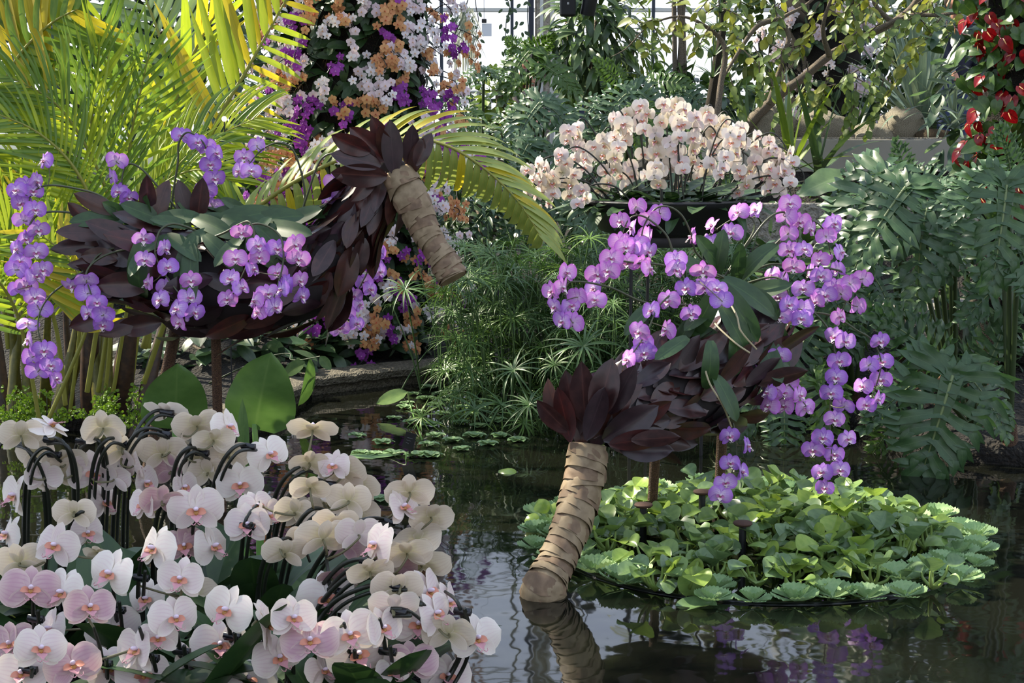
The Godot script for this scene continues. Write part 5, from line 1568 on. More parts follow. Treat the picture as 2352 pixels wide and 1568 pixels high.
func build_island() -> void:
	var c := on_water(1730, 1242)
	var r := 0.86
	var tray := thing("floating_tray", "black-rimmed round tray that floats the island of water plants", "tray")
	tray.position = Vector3(c.x, 0, c.z)
	var m := Mold.new()
	m.lathe([Vector2(r - 0.07, -0.05), Vector2(r - 0.04, -0.03), Vector2(r - 0.032, -0.005), Vector2(r - 0.04, 0.008), Vector2(r - 0.06, 0.006), Vector2(r - 0.065, -0.02), Vector2(0.02, -0.02)], 64)
	part(tray, "rim", m.mesh(), mat("black_plastic", Color(0.05, 0.05, 0.055), 0.35))
	var greens := [
		leaf_mat("hyacinth_mid", Color(0.43, 0.54, 0.28), Color(0.5, 0.6, 0.33), Color(0.49, 0.59, 0.31), 0.3, 0.55, 0.1, true),
		leaf_mat("hyacinth_light", Color(0.52, 0.63, 0.26), Color(0.58, 0.67, 0.32), Color(0.58, 0.67, 0.3), 0.32, 0.65, 0.1, true),
		leaf_mat("hyacinth_dark", Color(0.36, 0.46, 0.3), Color(0.43, 0.53, 0.34), Color(0.41, 0.51, 0.33), 0.27, 0.45, 0.1, true),
	]
	var stalk := mat("hyacinth_stalk", Color(0.45, 0.55, 0.24), 0.4, 0.3)
	var lm := leaf_mat("lettuce_leaf", Color(0.53, 0.66, 0.45), Color(0.6, 0.71, 0.52), Color(0.6, 0.71, 0.5), 0.55, 0.55, 0.5, true)
	# the stakes keep a gap clear in front of them
	var put := []
	for q in [[1478, 1158, 5.8], [1613, 1128, 5.95], [1706, 1200, 5.55]]:
		for e in 4:
			var sp := at(q[0], q[1], q[2])
			put.append(Vector3(sp.x, 0.015, sp.z + 0.09 * e))
	var tries := 0
	# water lettuce along the rim, hyacinth in the middle
	while put.size() < 170 and tries < 9000:
		tries += 1
		var a := rr(0, TAU)
		var d := r * sqrt(rng.randf()) * 1.02
		var p := Vector3(c.x + cos(a) * d, 0.015, c.z + sin(a) * d)
		var rim := d > r * 0.78
		var need := 0.095 if not rim else 0.112
		var ok := true
		for q in put:
			if q.distance_to(p) < need:
				ok = false
				break
		if not ok:
			continue
		put.append(p)
		var away := sin(a)
		if rim and not (away > 0.75 and rng.randf() < 0.35):
			var t := thing("water_lettuce", "pale ribbed water lettuce rosette %s" % isle(a), "water plant", "water lettuce on the island's rim")
			var n := rng.randi_range(7, 9)
			var s := rr(0.07, 0.105)
			for i in n:
				var b := TAU * i / n * 1.0 + rr(-0.15, 0.15)
				var low := i % 2 == 0
				part(t, "leaf", lettuce_shape(rng.randi_range(0, 1)), lm, placed(p + Vector3(0, 0.0, 0), Vector3(cos(b), 0.28 if low else 0.85, sin(b)), Vector3(-cos(b) * 0.6, 1, -sin(b) * 0.6), s, s * (1.0 if low else 0.75), s))
		else:
			var n := rng.randi_range(5, 8)
			var t := thing("water_hyacinth", "glossy water hyacinth with %s spoon-shaped leaves %s" % [COUNT[n], isle(a) if d > r * 0.4 else "at the island's middle"], "water plant", "water hyacinths on the floating island")
			for i in n:
				var b := TAU * i / n + rr(-0.4, 0.4)
				var h := rr(0.03, 0.105) if away < 0.6 else rr(0.03, 0.085)
				var lean := rr(0.02, 0.07)
				var q := p + Vector3(cos(b) * lean, h, sin(b) * lean)
				var path := smooth_path([p, p.lerp(q, 0.55) + Vector3(cos(b) * 0.012, 0.0, sin(b) * 0.012), q], 4)
				part(t, "stalk", tube_mesh(path, [0.008, 0.006, 0.0035], 5), stalk)
				var s := rr(0.062, 0.096)
				var dir := Vector3(cos(b), rr(-0.1, 0.8), sin(b))
				part(t, "leaf", hyacinth_shape(rng.randi_range(0, 3)), greens[[0, 0, 1, 2, 2][rng.randi_range(0, 4)]], placed(q, dir, Vector3(-cos(b) * 0.4 + rr(-0.3, 0.3), 1, -sin(b) * 0.4 + rr(-0.2, 0.5)), s, s, s))
	# the single large leaf hanging over the front rim, and one floating before it
	var t := thing("water_hyacinth", "water hyacinth whose broad round leaf hangs over the island's front rim", "water plant")
	var p := on_water(1600, 1335) + Vector3(0, 0.02, 0)
	part(t, "stalk", tube_mesh(smooth_path([p, p + Vector3(0, 0.06, 0.03), at(1597, 1310, 5.12)], 4), [0.008, 0.005], 6), stalk)
	part(t, "leaf", hyacinth_shape(2), greens[0], placed(at(1597, 1300, 5.12), Vector3(-0.05, -1, 0.25), Vector3(0.1, 0.3, 1), 0.125, 0.115, 0.115))
	p = on_water(1600, 1393) + Vector3(0, 0.006, 0)
	single("floating_leaf", hyacinth_shape(0), greens[2], "single fallen green leaf floating before the island", "leaf").transform = placed(p + Vector3(0.07, 0, 0), Vector3(-1, 0.08, 0.1), Vector3(0, 1, 0.1), 0.09, 0.16, 0.09)
	# the plant that strays left of the wrapped beak
	t = thing("water_hyacinth", "stray light green water hyacinth leaves left of the wrapped beak", "water plant")
	p = on_water(1262, 1215)
	for q in [[1240, 1195, -0.9, 0.3], [1255, 1178, -0.2, 0.9], [1275, 1185, 0.4, 0.8]]:
		var e := at(q[0], q[1], -p.z)
		part(t, "stalk", tube_mesh(smooth_path([p, p.lerp(e, 0.5) + Vector3(0, 0.02, 0), e], 4), [0.006, 0.004], 5), stalk)
		part(t, "leaf", hyacinth_shape(1), greens[1], placed(e, Vector3(q[2], q[3], 0.2), Vector3(0.2, 0.6, 0.8), 0.07, 0.07, 0.07))
	# rusty disc-topped stakes
	var rust := rough_mat("rust", Color(0.2, 0.13, 0.1), Color(0.33, 0.22, 0.16), 0.06, 0.8, 8.0)
	var names := ["left pole", "right pole", "middle of the island"]
	var k := 0
	for q in [[1478, 1158, 5.8], [1613, 1128, 5.95], [1706, 1200, 5.55]]:
		var top := at(q[0], q[1], q[2])
		t = thing("disc_stake", "rusty disc-topped black stake by the %s" % names[k], "stake")
		k += 1
		t.position = top
		m = Mold.new()
		m.lathe([Vector2(0.001, -0.012), Vector2(0.03, -0.01), Vector2(0.037, -0.003), Vector2(0.034, 0.003), Vector2(0.001, 0.006)], 24)
		part(t, "disc", m.mesh(), rust)
		m = Mold.new()
		m.tube(PackedVector3Array([Vector3(0, -0.01, 0), Vector3(0, -top.y - 0.02, 0)]), [0.014], 10)
		part(t, "post", m.mesh(), mat("black_steel", Color(0.07, 0.07, 0.08), 0.45))


# ------------------------------------------------------------------ umbrella sedge

func umbel_shape(k: int) -> ArrayMesh:
	return shape("umbel_%d" % k, func(m: Mold) -> void:
		var r := RandomNumberGenerator.new()
		r.seed = 80 + k
		var n := 20
		for i in n:
			var a := TAU * i / n + r.randf_range(-0.12, 0.12)
			var d := Vector3(cos(a), r.randf_range(0.1, 0.75), sin(a)).normalized()
			var z := Vector3(0, 1, 0)
			z = (z - d * d.dot(z)).normalized()
			m.blade(Transform3D(Basis(d.cross(z), d, z), Vector3.ZERO), r.randf_range(0.75, 1.1), 0.046, ramp([0.6, 0.95, 1.0, 0.9, 0.7, 0.4, 0.05]), 7, 2, r.randf_range(0.6, 1.6), 0.3))


func build_sedges() -> void:
	var ms := [
		leaf_mat("sedge_mid", Color(0.31, 0.44, 0.2), Color(0.38, 0.5, 0.26), Color(0.37, 0.49, 0.24), 0.42, 0.5, 0.3, true),
		leaf_mat("sedge_light", Color(0.42, 0.55, 0.22), Color(0.48, 0.6, 0.27), Color(0.48, 0.6, 0.26), 0.42, 0.6, 0.3, true),
		leaf_mat("sedge_dark", Color(0.26, 0.38, 0.2), Color(0.33, 0.44, 0.25), Color(0.3, 0.42, 0.23), 0.42, 0.45, 0.3, true),
	]
	var stem := mat("sedge_stem", Color(0.27, 0.37, 0.19), 0.45)
	# [label, foot px, d, heads: [px, py, size]]
	var clumps := [
		["umbrella sedge clump at the tip of the upright bird's beak", 1090, 9.2, [[1070, 655, 0.24], [1110, 720, 0.22], [1050, 780, 0.22], [1120, 800, 0.24], [1160, 690, 0.22], [1090, 860, 0.2], [1040, 720, 0.18], [1140, 620, 0.2]]],
		["umbrella sedge with a lone starry head before the flower column", 940, 9.3, [[930, 665, 0.24], [900, 700, 0.12], [1010, 770, 0.2]]],
		["umbrella sedge clump in the middle of the pond's far corner", 1200, 9.0, [[1190, 740, 0.25], [1230, 660, 0.22], [1170, 560, 0.24], [1210, 820, 0.24], [1260, 760, 0.22], [1180, 880, 0.24], [1240, 880, 0.22], [1130, 905, 0.2], [1220, 600, 0.2]]],
		["umbrella sedge clump behind the leftmost purple spray", 1300, 8.8, [[1300, 620, 0.24], [1280, 700, 0.22], [1330, 740, 0.24], [1290, 810, 0.24], [1250, 920, 0.2], [1350, 660, 0.22], [1240, 720, 0.22], [1320, 560, 0.2]]],
		["umbrella sedge with the big starry head above the stooping bird", 1370, 8.0, [[1340, 795, 0.24], [1410, 740, 0.2], [1380, 700, 0.2], [1440, 800, 0.18], [1310, 870, 0.18]]],
		["umbrella sedge clump below the black bowl", 1440, 9.1, [[1400, 600, 0.24], [1440, 660, 0.22], [1480, 620, 0.22], [1420, 720, 0.22], [1520, 680, 0.22], [1380, 540, 0.2], [1460, 580, 0.2], [1350, 590, 0.2]]],
		["umbrella sedge clump behind the purple sprays' green leaves", 1600, 9.2, [[1560, 640, 0.22], [1610, 680, 0.22], [1650, 640, 0.2], [1540, 740, 0.22], [1600, 760, 0.22], [1680, 720, 0.22], [1640, 600, 0.2]]],
		["umbrella sedge clump standing in the water above the floating leaves", 1120, 8.3, [[1150, 930, 0.2], [1090, 940, 0.22], [1200, 960, 0.22], [1050, 980, 0.18], [1240, 1000, 0.18], [1170, 1010, 0.18], [1010, 915, 0.18]]],
		["umbrella sedge leaning out low over the dark water", 1230, 8.0, [[1240, 1070, 0.16], [1270, 960, 0.2], [1215, 930, 0.2], [1180, 850, 0.2]]],
		["umbrella sedge clump in shade behind the rear leg of the stooping bird", 1740, 8.4, [[1700, 900, 0.22], [1740, 960, 0.2], [1690, 980, 0.2], [1780, 900, 0.2], [1720, 830, 0.22]]],
	]
	for q in clumps:
		var t := thing("umbrella_sedge", q[0], "sedge", "umbrella sedges in the pond")
		var foot := at(q[1], 900, q[2])
		var extra: Array = q[3].duplicate()
		for h in q[3]:
			if q[3].size() > 4:
				extra.append([h[0] + rr(-60, 60), h[1] + rr(-40, 70), h[2] * rr(0.75, 1.0)])
				extra.append([h[0] + rr(-70, 70), h[1] + rr(-10, 90), h[2] * rr(0.7, 0.95)])
		for h in extra:
			var d: float = q[2] + rr(-0.35, 0.35)
			var top := at(h[0], h[1], d)
			var root := Vector3(foot.x + rr(-0.16, 0.16), -0.2, foot.z + rr(-0.15, 0.15))
			var path := smooth_path([root, root.lerp(top, 0.55) + Vector3((root.x - top.x) * 0.12, 0, 0), top], 5)
			var s := part(t, "stem", tube_mesh(path, [0.006, 0.004], 5), stem)
			var dir := tangent(path, 0.97)
			var l: float = h[2] * rr(0.9, 1.1)
			part(s, "umbel", umbel_shape(rng.randi_range(0, 3)), ms[rng.randi_range(0, 2)], placed(top, dir, Vector3(rr(-1, 1), 0, rr(-1, 1)), l, l, l))
	# the fine grassy mass of lower shoots
	var t := thing("sedge_thicket", "tangle of fine sedge shoots filling the pond's far corner", "sedge")
	var places := []
	for k in 420:
		var px := rr(1010, 1720)
		var d := rr(8.4, 9.6)
		var py := rr(560, 960)
		if px < 1060 and py < 640:
			continue
		var p := at(px, py, d)
		if p.y < 0.08:
			p.y = rr(0.08, 0.3)
		var l := rr(0.14, 0.24)
		places.append(placed(p, Vector3(rr(-0.6, 0.6), 1, rr(-0.5, 0.5)), rand_dir(), l, l, l))
	mass(t, "shoots", umbel_shape(1), ms[0], places.slice(0, 200))
	mass(t, "shoots", umbel_shape(2), ms[2], places.slice(200))
	var m := Mold.new()
	for k in 240:
		var p := at(rr(1010, 1720), 880, rr(8.5, 9.7))
		p.y = -0.1
		var h := rr(0.5, 1.15)
		m.tube(PackedVector3Array([p, p + Vector3(rr(-0.06, 0.06), h * 0.5, rr(-0.05, 0.05)), p + Vector3(rr(-0.2, 0.2), h, rr(-0.1, 0.1))]), [0.005, 0.003], 4, false)
	part(t, "stalks", m.mesh(), stem).set_meta("kind", "stuff")


# ------------------------------------------------------------------ right bank: anthuriums, agave, boulders, tree

func ovate_shape(k: int) -> ArrayMesh:
	return shape("ovate_leaf_%d" % k, func(m: Mold) -> void:
		m.blade(Transform3D(), 1.0, [0.55, 0.48, 0.6][k], profile(0.85, 0.7, 0.1), 6, 4, [0.3, 0.7, -0.1][k], 0.15, 0.02, 1.0))


func lance_shape(k: int) -> ArrayMesh:
	return shape("lance_leaf_%d" % k, func(m: Mold) -> void:
		m.blade(Transform3D(), 1.0, 0.24, profile(0.85, 0.8, 0.2), 8, 2, [0.6, 1.1, 1.7][k], 0.3, 0.0, 1.0, 0.0, 1.3))


func heart_shape() -> ArrayMesh:
	return shape("heart_leaf", func(m: Mold) -> void:
		# a heart with its lobes behind the stalk
		var first := m.v.size()
		for i in 9:
			var t := i / 8.0
			var hw := 0.0
			var y := lerpf(-0.22, 1.0, t)
			hw = 0.44 * pow(maxf(sin(PI * pow(clampf((y + 0.24) / 1.24, 0, 1), 0.62)), 0.0), 0.75)
			for j in 7:
				var s := -1.0 + j / 3.0
				var dip := 0.16 * (1.0 - absf(s)) if i == 0 else 0.08 * (1.0 - absf(s)) if i == 1 else 0.0
				m.vert(Vector3(s * hw, y + dip, -0.25 * y * y + 0.18 * absf(s) * hw), Vector2(j / 6.0, t))
		m.sheet(first, 8, 6))


func strap_shape(k: int) -> ArrayMesh:
	return shape("strap_%d" % k, func(m: Mold) -> void:
		m.blade(Transform3D(), 1.0, 0.075, ramp([1.0, 0.95, 0.9, 0.85, 0.8, 0.72, 0.6, 0.45, 0.25, 0.03]), 10, 2, [0.15, 0.6, 1.3, 2.1][k], 0.35, 0.0, 1.0, 0.0, 1.4))


func rosette(label: String, p: Vector3, n: int, l0: float, l1: float, lean: float, m: Material, called := "strap_plant", wide := 1.0, kinds := [0, 1, 2], category := "plant") -> Node3D:
	var t := thing(called, label, category)
	for i in n:
		var a := i * 2.399963
		var f := float(i) / n
		var dir := Vector3(cos(a) * lean * (0.15 + f), 1.0 - 0.55 * f, sin(a) * lean * (0.15 + f)).normalized()
		var l := lerpf(l1, l0, f) * rr(0.85, 1.1)
		part(t, "leaf", strap_shape(kinds[mini(int(f * kinds.size()), kinds.size() - 1)]), m, placed(p, dir, Vector3(-cos(a), 1.2, -sin(a)), l * wide, l, l))
	return t


func boulder(label: String, p: Vector3, s: Vector3, seed_: int) -> void:
	var n := FastNoiseLite.new()
	n.seed = seed_
	n.frequency = 0.9
	var m := Mold.new()
	var rows := []
	for i in 13:
		var a := PI * i / 12.0
		var ring := PackedVector3Array()
		for j in 20:
			var b := -TAU * j / 20
			var d := Vector3(sin(a) * cos(b), -cos(a), sin(a) * sin(b))
			var r := 1.0 + 0.3 * n.get_noise_3dv(d * 1.4) + 0.08 * n.get_noise_3dv(d * 5.0)
			ring.append(Vector3(d.x * s.x, d.y * s.y, d.z * s.z) * r)
		rows.append(ring)
	m.rings(rows, false)
	var o := single("boulder", m.mesh(), rough_mat("tufa", Color(0.6, 0.56, 0.48), Color(0.84, 0.8, 0.71), 0.06, 0.95, 3.0, 2.5), label, "rock")
	o.position = p


func build_right_bank() -> void:
	# ---- red anthuriums on a column at the right edge
	var c := at(2335, 400, 8.7)
	c.y = 0.3
	var t := thing("anthurium_tower", "dark tower clothed in red anthuriums at the right edge", "column")
	t.position = c
	var m := Mold.new()
	m.lathe([Vector2(0.2, 0.0), Vector2(0.2, 2.7), Vector2(0.02, 2.75)], 24)
	part(t, "core", m.mesh(), rough_mat("moss", Color(0.05, 0.06, 0.035), Color(0.2, 0.16, 0.09), 0.06, 0.95, 2.5, 3.0))
	var red := leaf_mat("spathe", Color(0.55, 0.04, 0.07), Color(0.68, 0.16, 0.16), Color(0.45, 0.03, 0.06), 0.22, 0.4, 0.3)
	var gm := leaf_mat("anthurium_leaf", Color(0.22, 0.33, 0.14), Color(0.36, 0.44, 0.2), Color(0.27, 0.38, 0.16), 0.3, 0.45, 0.4)
	for i in 80:
		var a := PI * 0.5 + rr(-0.2, 1.75)
		var out := Vector3(cos(a), 0, sin(a))
		var y := lerpf(0.85, 2.55, (i + rng.randf()) / 80.0)
		var p := c + out * 0.2 + Vector3(0, y, 0)
		var ns := rng.randi_range(1, 2)
		var o := thing("anthurium", "anthurium with %s, %s on the %s of the right-hand tower" % [["one red spathe", "two red spathes"][ns - 1], ["low", "halfway up", "high up"][clampi(int((y - 0.85) / 0.58), 0, 2)], "left side" if cos(a) < -0.45 else "front"], "plant", "red anthuriums on the right-hand tower")
		for k in ns:
			var q := p + out * rr(0.06, 0.14) + Vector3(rr(-0.09, 0.09), rr(-0.06, 0.08), rr(-0.03, 0.05))
			part(o, "stalk", tube_mesh(PackedVector3Array([p, p.lerp(q, 0.5) + Vector3(0, 0.02, 0), q]), [0.003], 4), mat("leaf_stalk", Color(0.2, 0.26, 0.13), 0.45))
			var face := (out + Vector3(rr(-0.5, 0.5), rr(0.0, 0.6), rr(-0.2, 0.5))).normalized()
			var s := rr(0.065, 0.092)
			var f := part(o, "spathe", heart_shape(), red, placed(q, Vector3(rr(-0.8, 0.8), -0.8, rr(-0.2, 0.3)), face, s, s, s))
			part(f, "spadix", shape("spadix", func(mm: Mold) -> void: mm.tube(PackedVector3Array([Vector3(0, 0, 0.02), Vector3(0, 0.18, 0.2), Vector3(0, 0.36, 0.34)]), [0.035, 0.04, 0.015], 7)), mat("spadix", Color(0.82, 0.62, 0.4), 0.5))
		for k in 3:
			var q := p + out * rr(0.03, 0.1) + Vector3(rr(-0.1, 0.1), rr(-0.08, 0.08), 0)
			var s := rr(0.075, 0.11)
			part(o, "leaf", heart_shape(), gm, placed(q, Vector3(rr(-0.8, 0.8), -0.6 + rr(-0.4, 0.6), rr(-0.2, 0.4)), out + Vector3(rr(-0.4, 0.4), 0.5, 0.2), s, s, s))
	# ---- boulders and a log on the upper wall
	var g := at(2000, 338, 12.8).y
	boulder("grey tufa boulder beside the leaning trunk", at(1765, 300, 13.1), Vector3(0.23, 0.2, 0.2), 3)
	boulder("large rounded tufa boulder on the upper wall", at(1888, 305, 13.1), Vector3(0.27, 0.17, 0.22), 5)
	boulder("low tufa boulder half hidden by climbing leaves", at(1995, 318, 13.0), Vector3(0.2, 0.13, 0.2), 8)
	boulder("upright tufa boulder below the grey agave", at(2070, 302, 13.1), Vector3(0.2, 0.21, 0.2), 11)
	t = thing("log", "weathered split log lying beneath the grey agave", "log")
	m = Mold.new()
	m.tube(smooth_path([at(2105, 322, 12.95), at(2150, 318, 12.9), at(2200, 326, 12.95)], 6), [0.07, 0.085, 0.08, 0.075], 12)
	part(t, "trunk", m.mesh(), rough_mat("old_wood", Color(0.33, 0.27, 0.19), Color(0.55, 0.47, 0.36), 0.05, 0.9, 4.0, 2.0))
	# ---- agave and strap-leaved plants
	var grey := leaf_mat("agave_leaf", Color(0.44, 0.52, 0.45), Color(0.58, 0.64, 0.54), Color(0.5, 0.58, 0.5), 0.4, 0.3, 0.3, true, Color(0.62, 0.64, 0.5))
	var dark := leaf_mat("strap_dark", Color(0.26, 0.36, 0.2), Color(0.36, 0.44, 0.26), Color(0.31, 0.4, 0.23), 0.38, 0.4, 0.3, true)
	var fresh := leaf_mat("strap_fresh", Color(0.38, 0.47, 0.14), Color(0.48, 0.55, 0.2), Color(0.44, 0.52, 0.17), 0.4, 0.8, 0.4, true)
	var b := at(2115, 300, 13.3)
	rosette("spiky grey agave towering over the log", b, 46, 0.7, 1.05, 0.9, grey, "agave", 0.9)
	rosette("tall stiff grey agave behind the spiky one", at(2100, 300, 14.2), 26, 1.1, 1.5, 0.5, grey, "agave", 0.9, [0, 0, 1])
	rosette("bromeliad with arching pale straps beside the anthuriums", at(2190, 300, 13.0), 20, 0.5, 0.75, 1.3, grey, "bromeliad", 0.8, [1, 2, 3])
	rosette("young palm with a few bright straps before the boulders", at(1815, 398, 11.8), 9, 0.55, 0.85, 0.9, fresh, "young_palm", 1.3, [0, 0, 1])
	rosette("young palm with dark arching straps below the boulders", at(1880, 400, 11.9), 8, 0.6, 0.9, 1.2, dark, "young_palm", 1.4, [0, 1, 1])
	rosette("dark bromeliad at the foot of the leaning trunk", at(1715, 330, 13.1), 16, 0.4, 0.6, 1.0, dark, "bromeliad", 1.2, [0, 1, 2])
	rosette("striped bromeliad left of the rounded boulder", at(1808, 330, 13.5), 18, 0.45, 0.7, 1.2, grey, "bromeliad", 1.0, [0, 1, 2])
	rosette("strap-leaved clump behind the low boulder", at(1960, 325, 13.7), 18, 0.5, 0.7, 1.1, dark, "strap_plant", 1.0)
	# ---- leaning tree with a twisted trunk
	tree_right()
	# ---- second flower column far behind the tree, white orchids on dark moss
	c = at(1880, 300, 16.5)
	c.y = 0.9
	t = thing("flower_tower", "distant dark column of white orchids behind the leaning tree", "column")
	t.position = c
	m = Mold.new()
	m.lathe([Vector2(0.42, 0.0), Vector2(0.42, 3.0), Vector2(0.05, 3.05)], 24)
	part(t, "core", m.mesh(), rough_mat("moss", Color(0.05, 0.06, 0.035), Color(0.2, 0.16, 0.09), 0.06, 0.95, 2.5, 3.0))
	column_orchids(c, 0.42, 0.5, 2.2, 34, ["white"], 0.085, "the distant tower", "the distant tower")


func leafy_twig(t: Node3D, a: Vector3, b: Vector3, n: int, l: float, m: Array, bark: Material, spare: Array) -> void:
	var path := smooth_path([a, a.lerp(b, 0.5) + Vector3(0, 0.06 * a.distance_to(b), 0), b], 5)
	part(t, "twig", tube_mesh(path, [0.007, 0.002], 4), bark)
	for i in n:
		var f := lerpf(0.2, 1.0, (i + 0.5) / n)
		var p := along(path, f)
		var tg := tangent(path, f)
		var sd := tg.cross(Vector3.UP).normalized() * (1.0 if i % 2 else -1.0)
		var dir := (sd + tg * 0.6 + Vector3(rr(-0.3, 0.3), rr(-0.7, 0.0), rr(-0.3, 0.3))).normalized()
		var s := l * rr(0.8, 1.15)
		var xf := placed(p, dir, Vector3(rr(-0.5, 0.5), 0.8, rr(0.0, 0.9)), s, s, s)
		if t.get_child_count() < 330:
			part(t, "leaf", ovate_shape(rng.randi_range(0, 2)), m[rng.randi_range(0, m.size() - 1)], xf)
		else:
			spare.append(xf)


func tree_right() -> void:
	var bark := rough_mat("grey_bark", Color(0.46, 0.41, 0.35), Color(0.67, 0.61, 0.53), 0.05, 0.9, 4.0, 1.5)
	var ms := [
		leaf_mat("tree_leaf_olive", Color(0.45, 0.5, 0.2), Color(0.55, 0.58, 0.28), Color(0.51, 0.55, 0.24), 0.45, 0.75, 0.3),
		leaf_mat("tree_leaf_green", Color(0.37, 0.46, 0.22), Color(0.47, 0.53, 0.28), Color(0.43, 0.5, 0.26), 0.42, 0.7, 0.3),
		leaf_mat("tree_leaf_yellow", Color(0.57, 0.58, 0.21), Color(0.62, 0.62, 0.28), Color(0.53, 0.55, 0.21), 0.45, 0.85, 0.3),
	]
	var t := thing("leaning_tree", "leaning tree with a grey crooked trunk and small olive leaves", "tree")
	var trunk := pix([[1690, 330], [1722, 285], [1758, 246], [1800, 210], [1845, 178], [1905, 128], [1975, 90], [2050, 52], [2100, 10], [2130, -60]], 13.0, 12.8)
	var root: Vector3 = trunk[0] + Vector3(-0.15, -0.6, 0)
	trunk.push_front(root)
	part(t, "trunk", tube_mesh(smooth_path(trunk, 6), [0.05, 0.045, 0.038, 0.032, 0.024], 9), bark)
	var branches := [pix([[1765, 240], [1785, 180], [1812, 85], [1795, 45], [1850, 12], [1900, -30]], 12.3, 12.4), pix([[1975, 90], [2080, 38], [2160, 34], [2250, 20]], 12.5, 12.2), pix([[1905, 128], [1890, 60], [1920, -30]], 12.4, 12.0), pix([[1795, 45], [1740, 60], [1690, 130], [1650, 200]], 12.4, 12.2), pix([[2050, 52], [2010, 10], [1990, -60]], 12.5, 12.5)]
	for p in branches:
		part(t, "branch", tube_mesh(smooth_path(p, 6), [0.026, 0.018, 0.008], 7), bark)
	var spare := []
	# where the leaves hang, as seen
	for k in 74:
		var px := rr(1690, 2190)
		var py := rr(-60, 250)
		if py > 170 and (px > 2050 or px < 1740):
			continue
		var b := at(px, py, rr(11.7, 13.0))
		var a := b + Vector3(rr(-0.3, 0.3), rr(0.12, 0.4), rr(-0.2, 0.2))
		leafy_twig(t, a, b, 7, 0.105, ms, bark, spare)
	for q in [[1945, 210], [1960, 250], [1990, 280], [2000, 200], [1930, 300], [1880, 250], [1860, 200], [2010, 240], [1765, 300], [1745, 200], [1700, 230], [1790, 240]]:
		var b := at(q[0], q[1] + 30, 12.1)
		leafy_twig(t, b + Vector3(rr(-0.1, 0.1), 0.3, 0), b, 8, 0.1, ms, bark, spare)
	# crown above the frame, which the pond mirrors
	for k in 60:
		var b := at(rr(1600, 2350), rr(-420, -60), rr(10.8, 13.0))
		leafy_twig(t, b + Vector3(rr(-0.4, 0.4), 0.3, 0), b, 7, 0.12, ms, bark, spare)
	if spare.size():
		mass(t, "leaves", ovate_shape(0), ms[1], spare)
	# a thin climber that hangs its leaves across the bright glass
	t = thing("climber", "thin branch of oval leaves hanging before the bright glass", "climber")
	spare = []
	part(t, "stem", tube_mesh(smooth_path(pix([[1640, 330], [1655, 200], [1665, 110], [1620, 60], [1560, 38], [1490, 60], [1440, 110], [1405, 130]], 11.9, 12.2), 6), [0.03, 0.022, 0.012, 0.005, 0.003], 7), bark)
	for q in [[1600, 45, 1590, 88], [1560, 35, 1545, 70], [1520, 45, 1480, 40], [1640, 70, 1665, 40], [1580, 20, 1560, -10], [1500, 55, 1520, 100], [1620, 30, 1680, -10], [1560, 40, 1600, 75], [1480, 60, 1450, 30], [1660, 120, 1700, 90], [1540, 0, 1500, -20], [1660, 20, 1720, 40], [1480, 20, 1450, -20], [1630, 60, 1600, 110], [1460, 80, 1490, 110], [1650, -20, 1600, 20]]:
		leafy_twig(t, at(q[0], q[1], 12.0), at(q[2], q[3] + 12, 11.9), 6, 0.115, ms, bark, spare)
	# an upright trunk clothed with tufts
	t = thing("mossy_trunk", "upright mossy trunk with tufts of air plants behind the bowl", "tree")
	part(t, "trunk", tube_mesh(smooth_path(pix([[1615, 330], [1628, 260], [1640, 190], [1648, 130], [1660, 60], [1655, -60]], 12.8, 13.0), 5), [0.045, 0.04, 0.035, 0.03], 9), rough_mat("moss_bark", Color(0.14, 0.12, 0.08), Color(0.38, 0.33, 0.25), 0.06, 0.95, 4.0, 2.0))
	for q in [[1648, 75], [1640, 130], [1655, 30], [1636, 180]]:
		for k in 12:
			var a := TAU * k / 12.0
			part(t, "tuft_leaf", strap_shape(k % 3), mats["strap_dark"], placed(at(q[0], q[1], 12.75), Vector3(cos(a), 0.9, sin(a) * 0.6 + 0.3), Vector3(0, 1, 0.5), 0.22, 0.22, 0.22))


# ------------------------------------------------------------------ background planting

# a shrub: leaves over an ellipsoid, the nearest ones single, the rest one mass
func shrub(label: String, p: Vector3, r: Vector3, n: int, l: float, kind: String, ms: Array, singles := 150, category := "shrub", called := "shrub") -> Node3D:
	var t := thing(called, label, category, "background shrubs")
	var bark := rough_mat("grey_bark", Color(0.46, 0.41, 0.35), Color(0.67, 0.61, 0.53), 0.05, 0.9, 4.0, 1.5)
	var g := land(p.x, p.z) - 0.1
	for k in 4:
		var q := p + Vector3(rr(-0.5, 0.5) * r.x, rr(-0.1, 0.5) * r.y, rr(-0.4, 0.4) * r.z)
		part(t, "branch", tube_mesh(smooth_path([Vector3(p.x + rr(-0.1, 0.1), minf(g, p.y - r.y), p.z), p.lerp(q, 0.3), q], 5), [0.03, 0.02, 0.008], 6), bark)
	var spare := [[], [], []]
	for i in n:
		var d := rand_dir(0.1)
		d.z = absf(d.z) * (1.0 if rng.randf() < 0.8 else -1.0)
		var rad := pow(rr(0.25, 1.0), 0.5)
		var q := p + Vector3(d.x * r.x, d.y * r.y, d.z * r.z) * rad
		var dir := (d * 0.7 + Vector3(rr(-0.5, 0.5), rr(-0.9, 0.2), rr(-0.2, 0.5))).normalized()
		var s := l * rr(0.75, 1.2)
		var xf := placed(q, dir, d * 0.4 + Vector3(rr(-0.4, 0.4), 0.7, rr(0.0, 0.5)), s, s, s)
		var k := rng.randi_range(0, 2)
		if i < singles:
			part(t, "leaf", ovate_shape(k) if kind == "ovate" else lance_shape(k), ms[k % ms.size()], xf)
		else:
			spare[k].append(xf)
	for k in 3:
		if spare[k].size():
			mass(t, "leaves", ovate_shape(k) if kind == "ovate" else lance_shape(k), ms[k % ms.size()], spare[k])
	return t


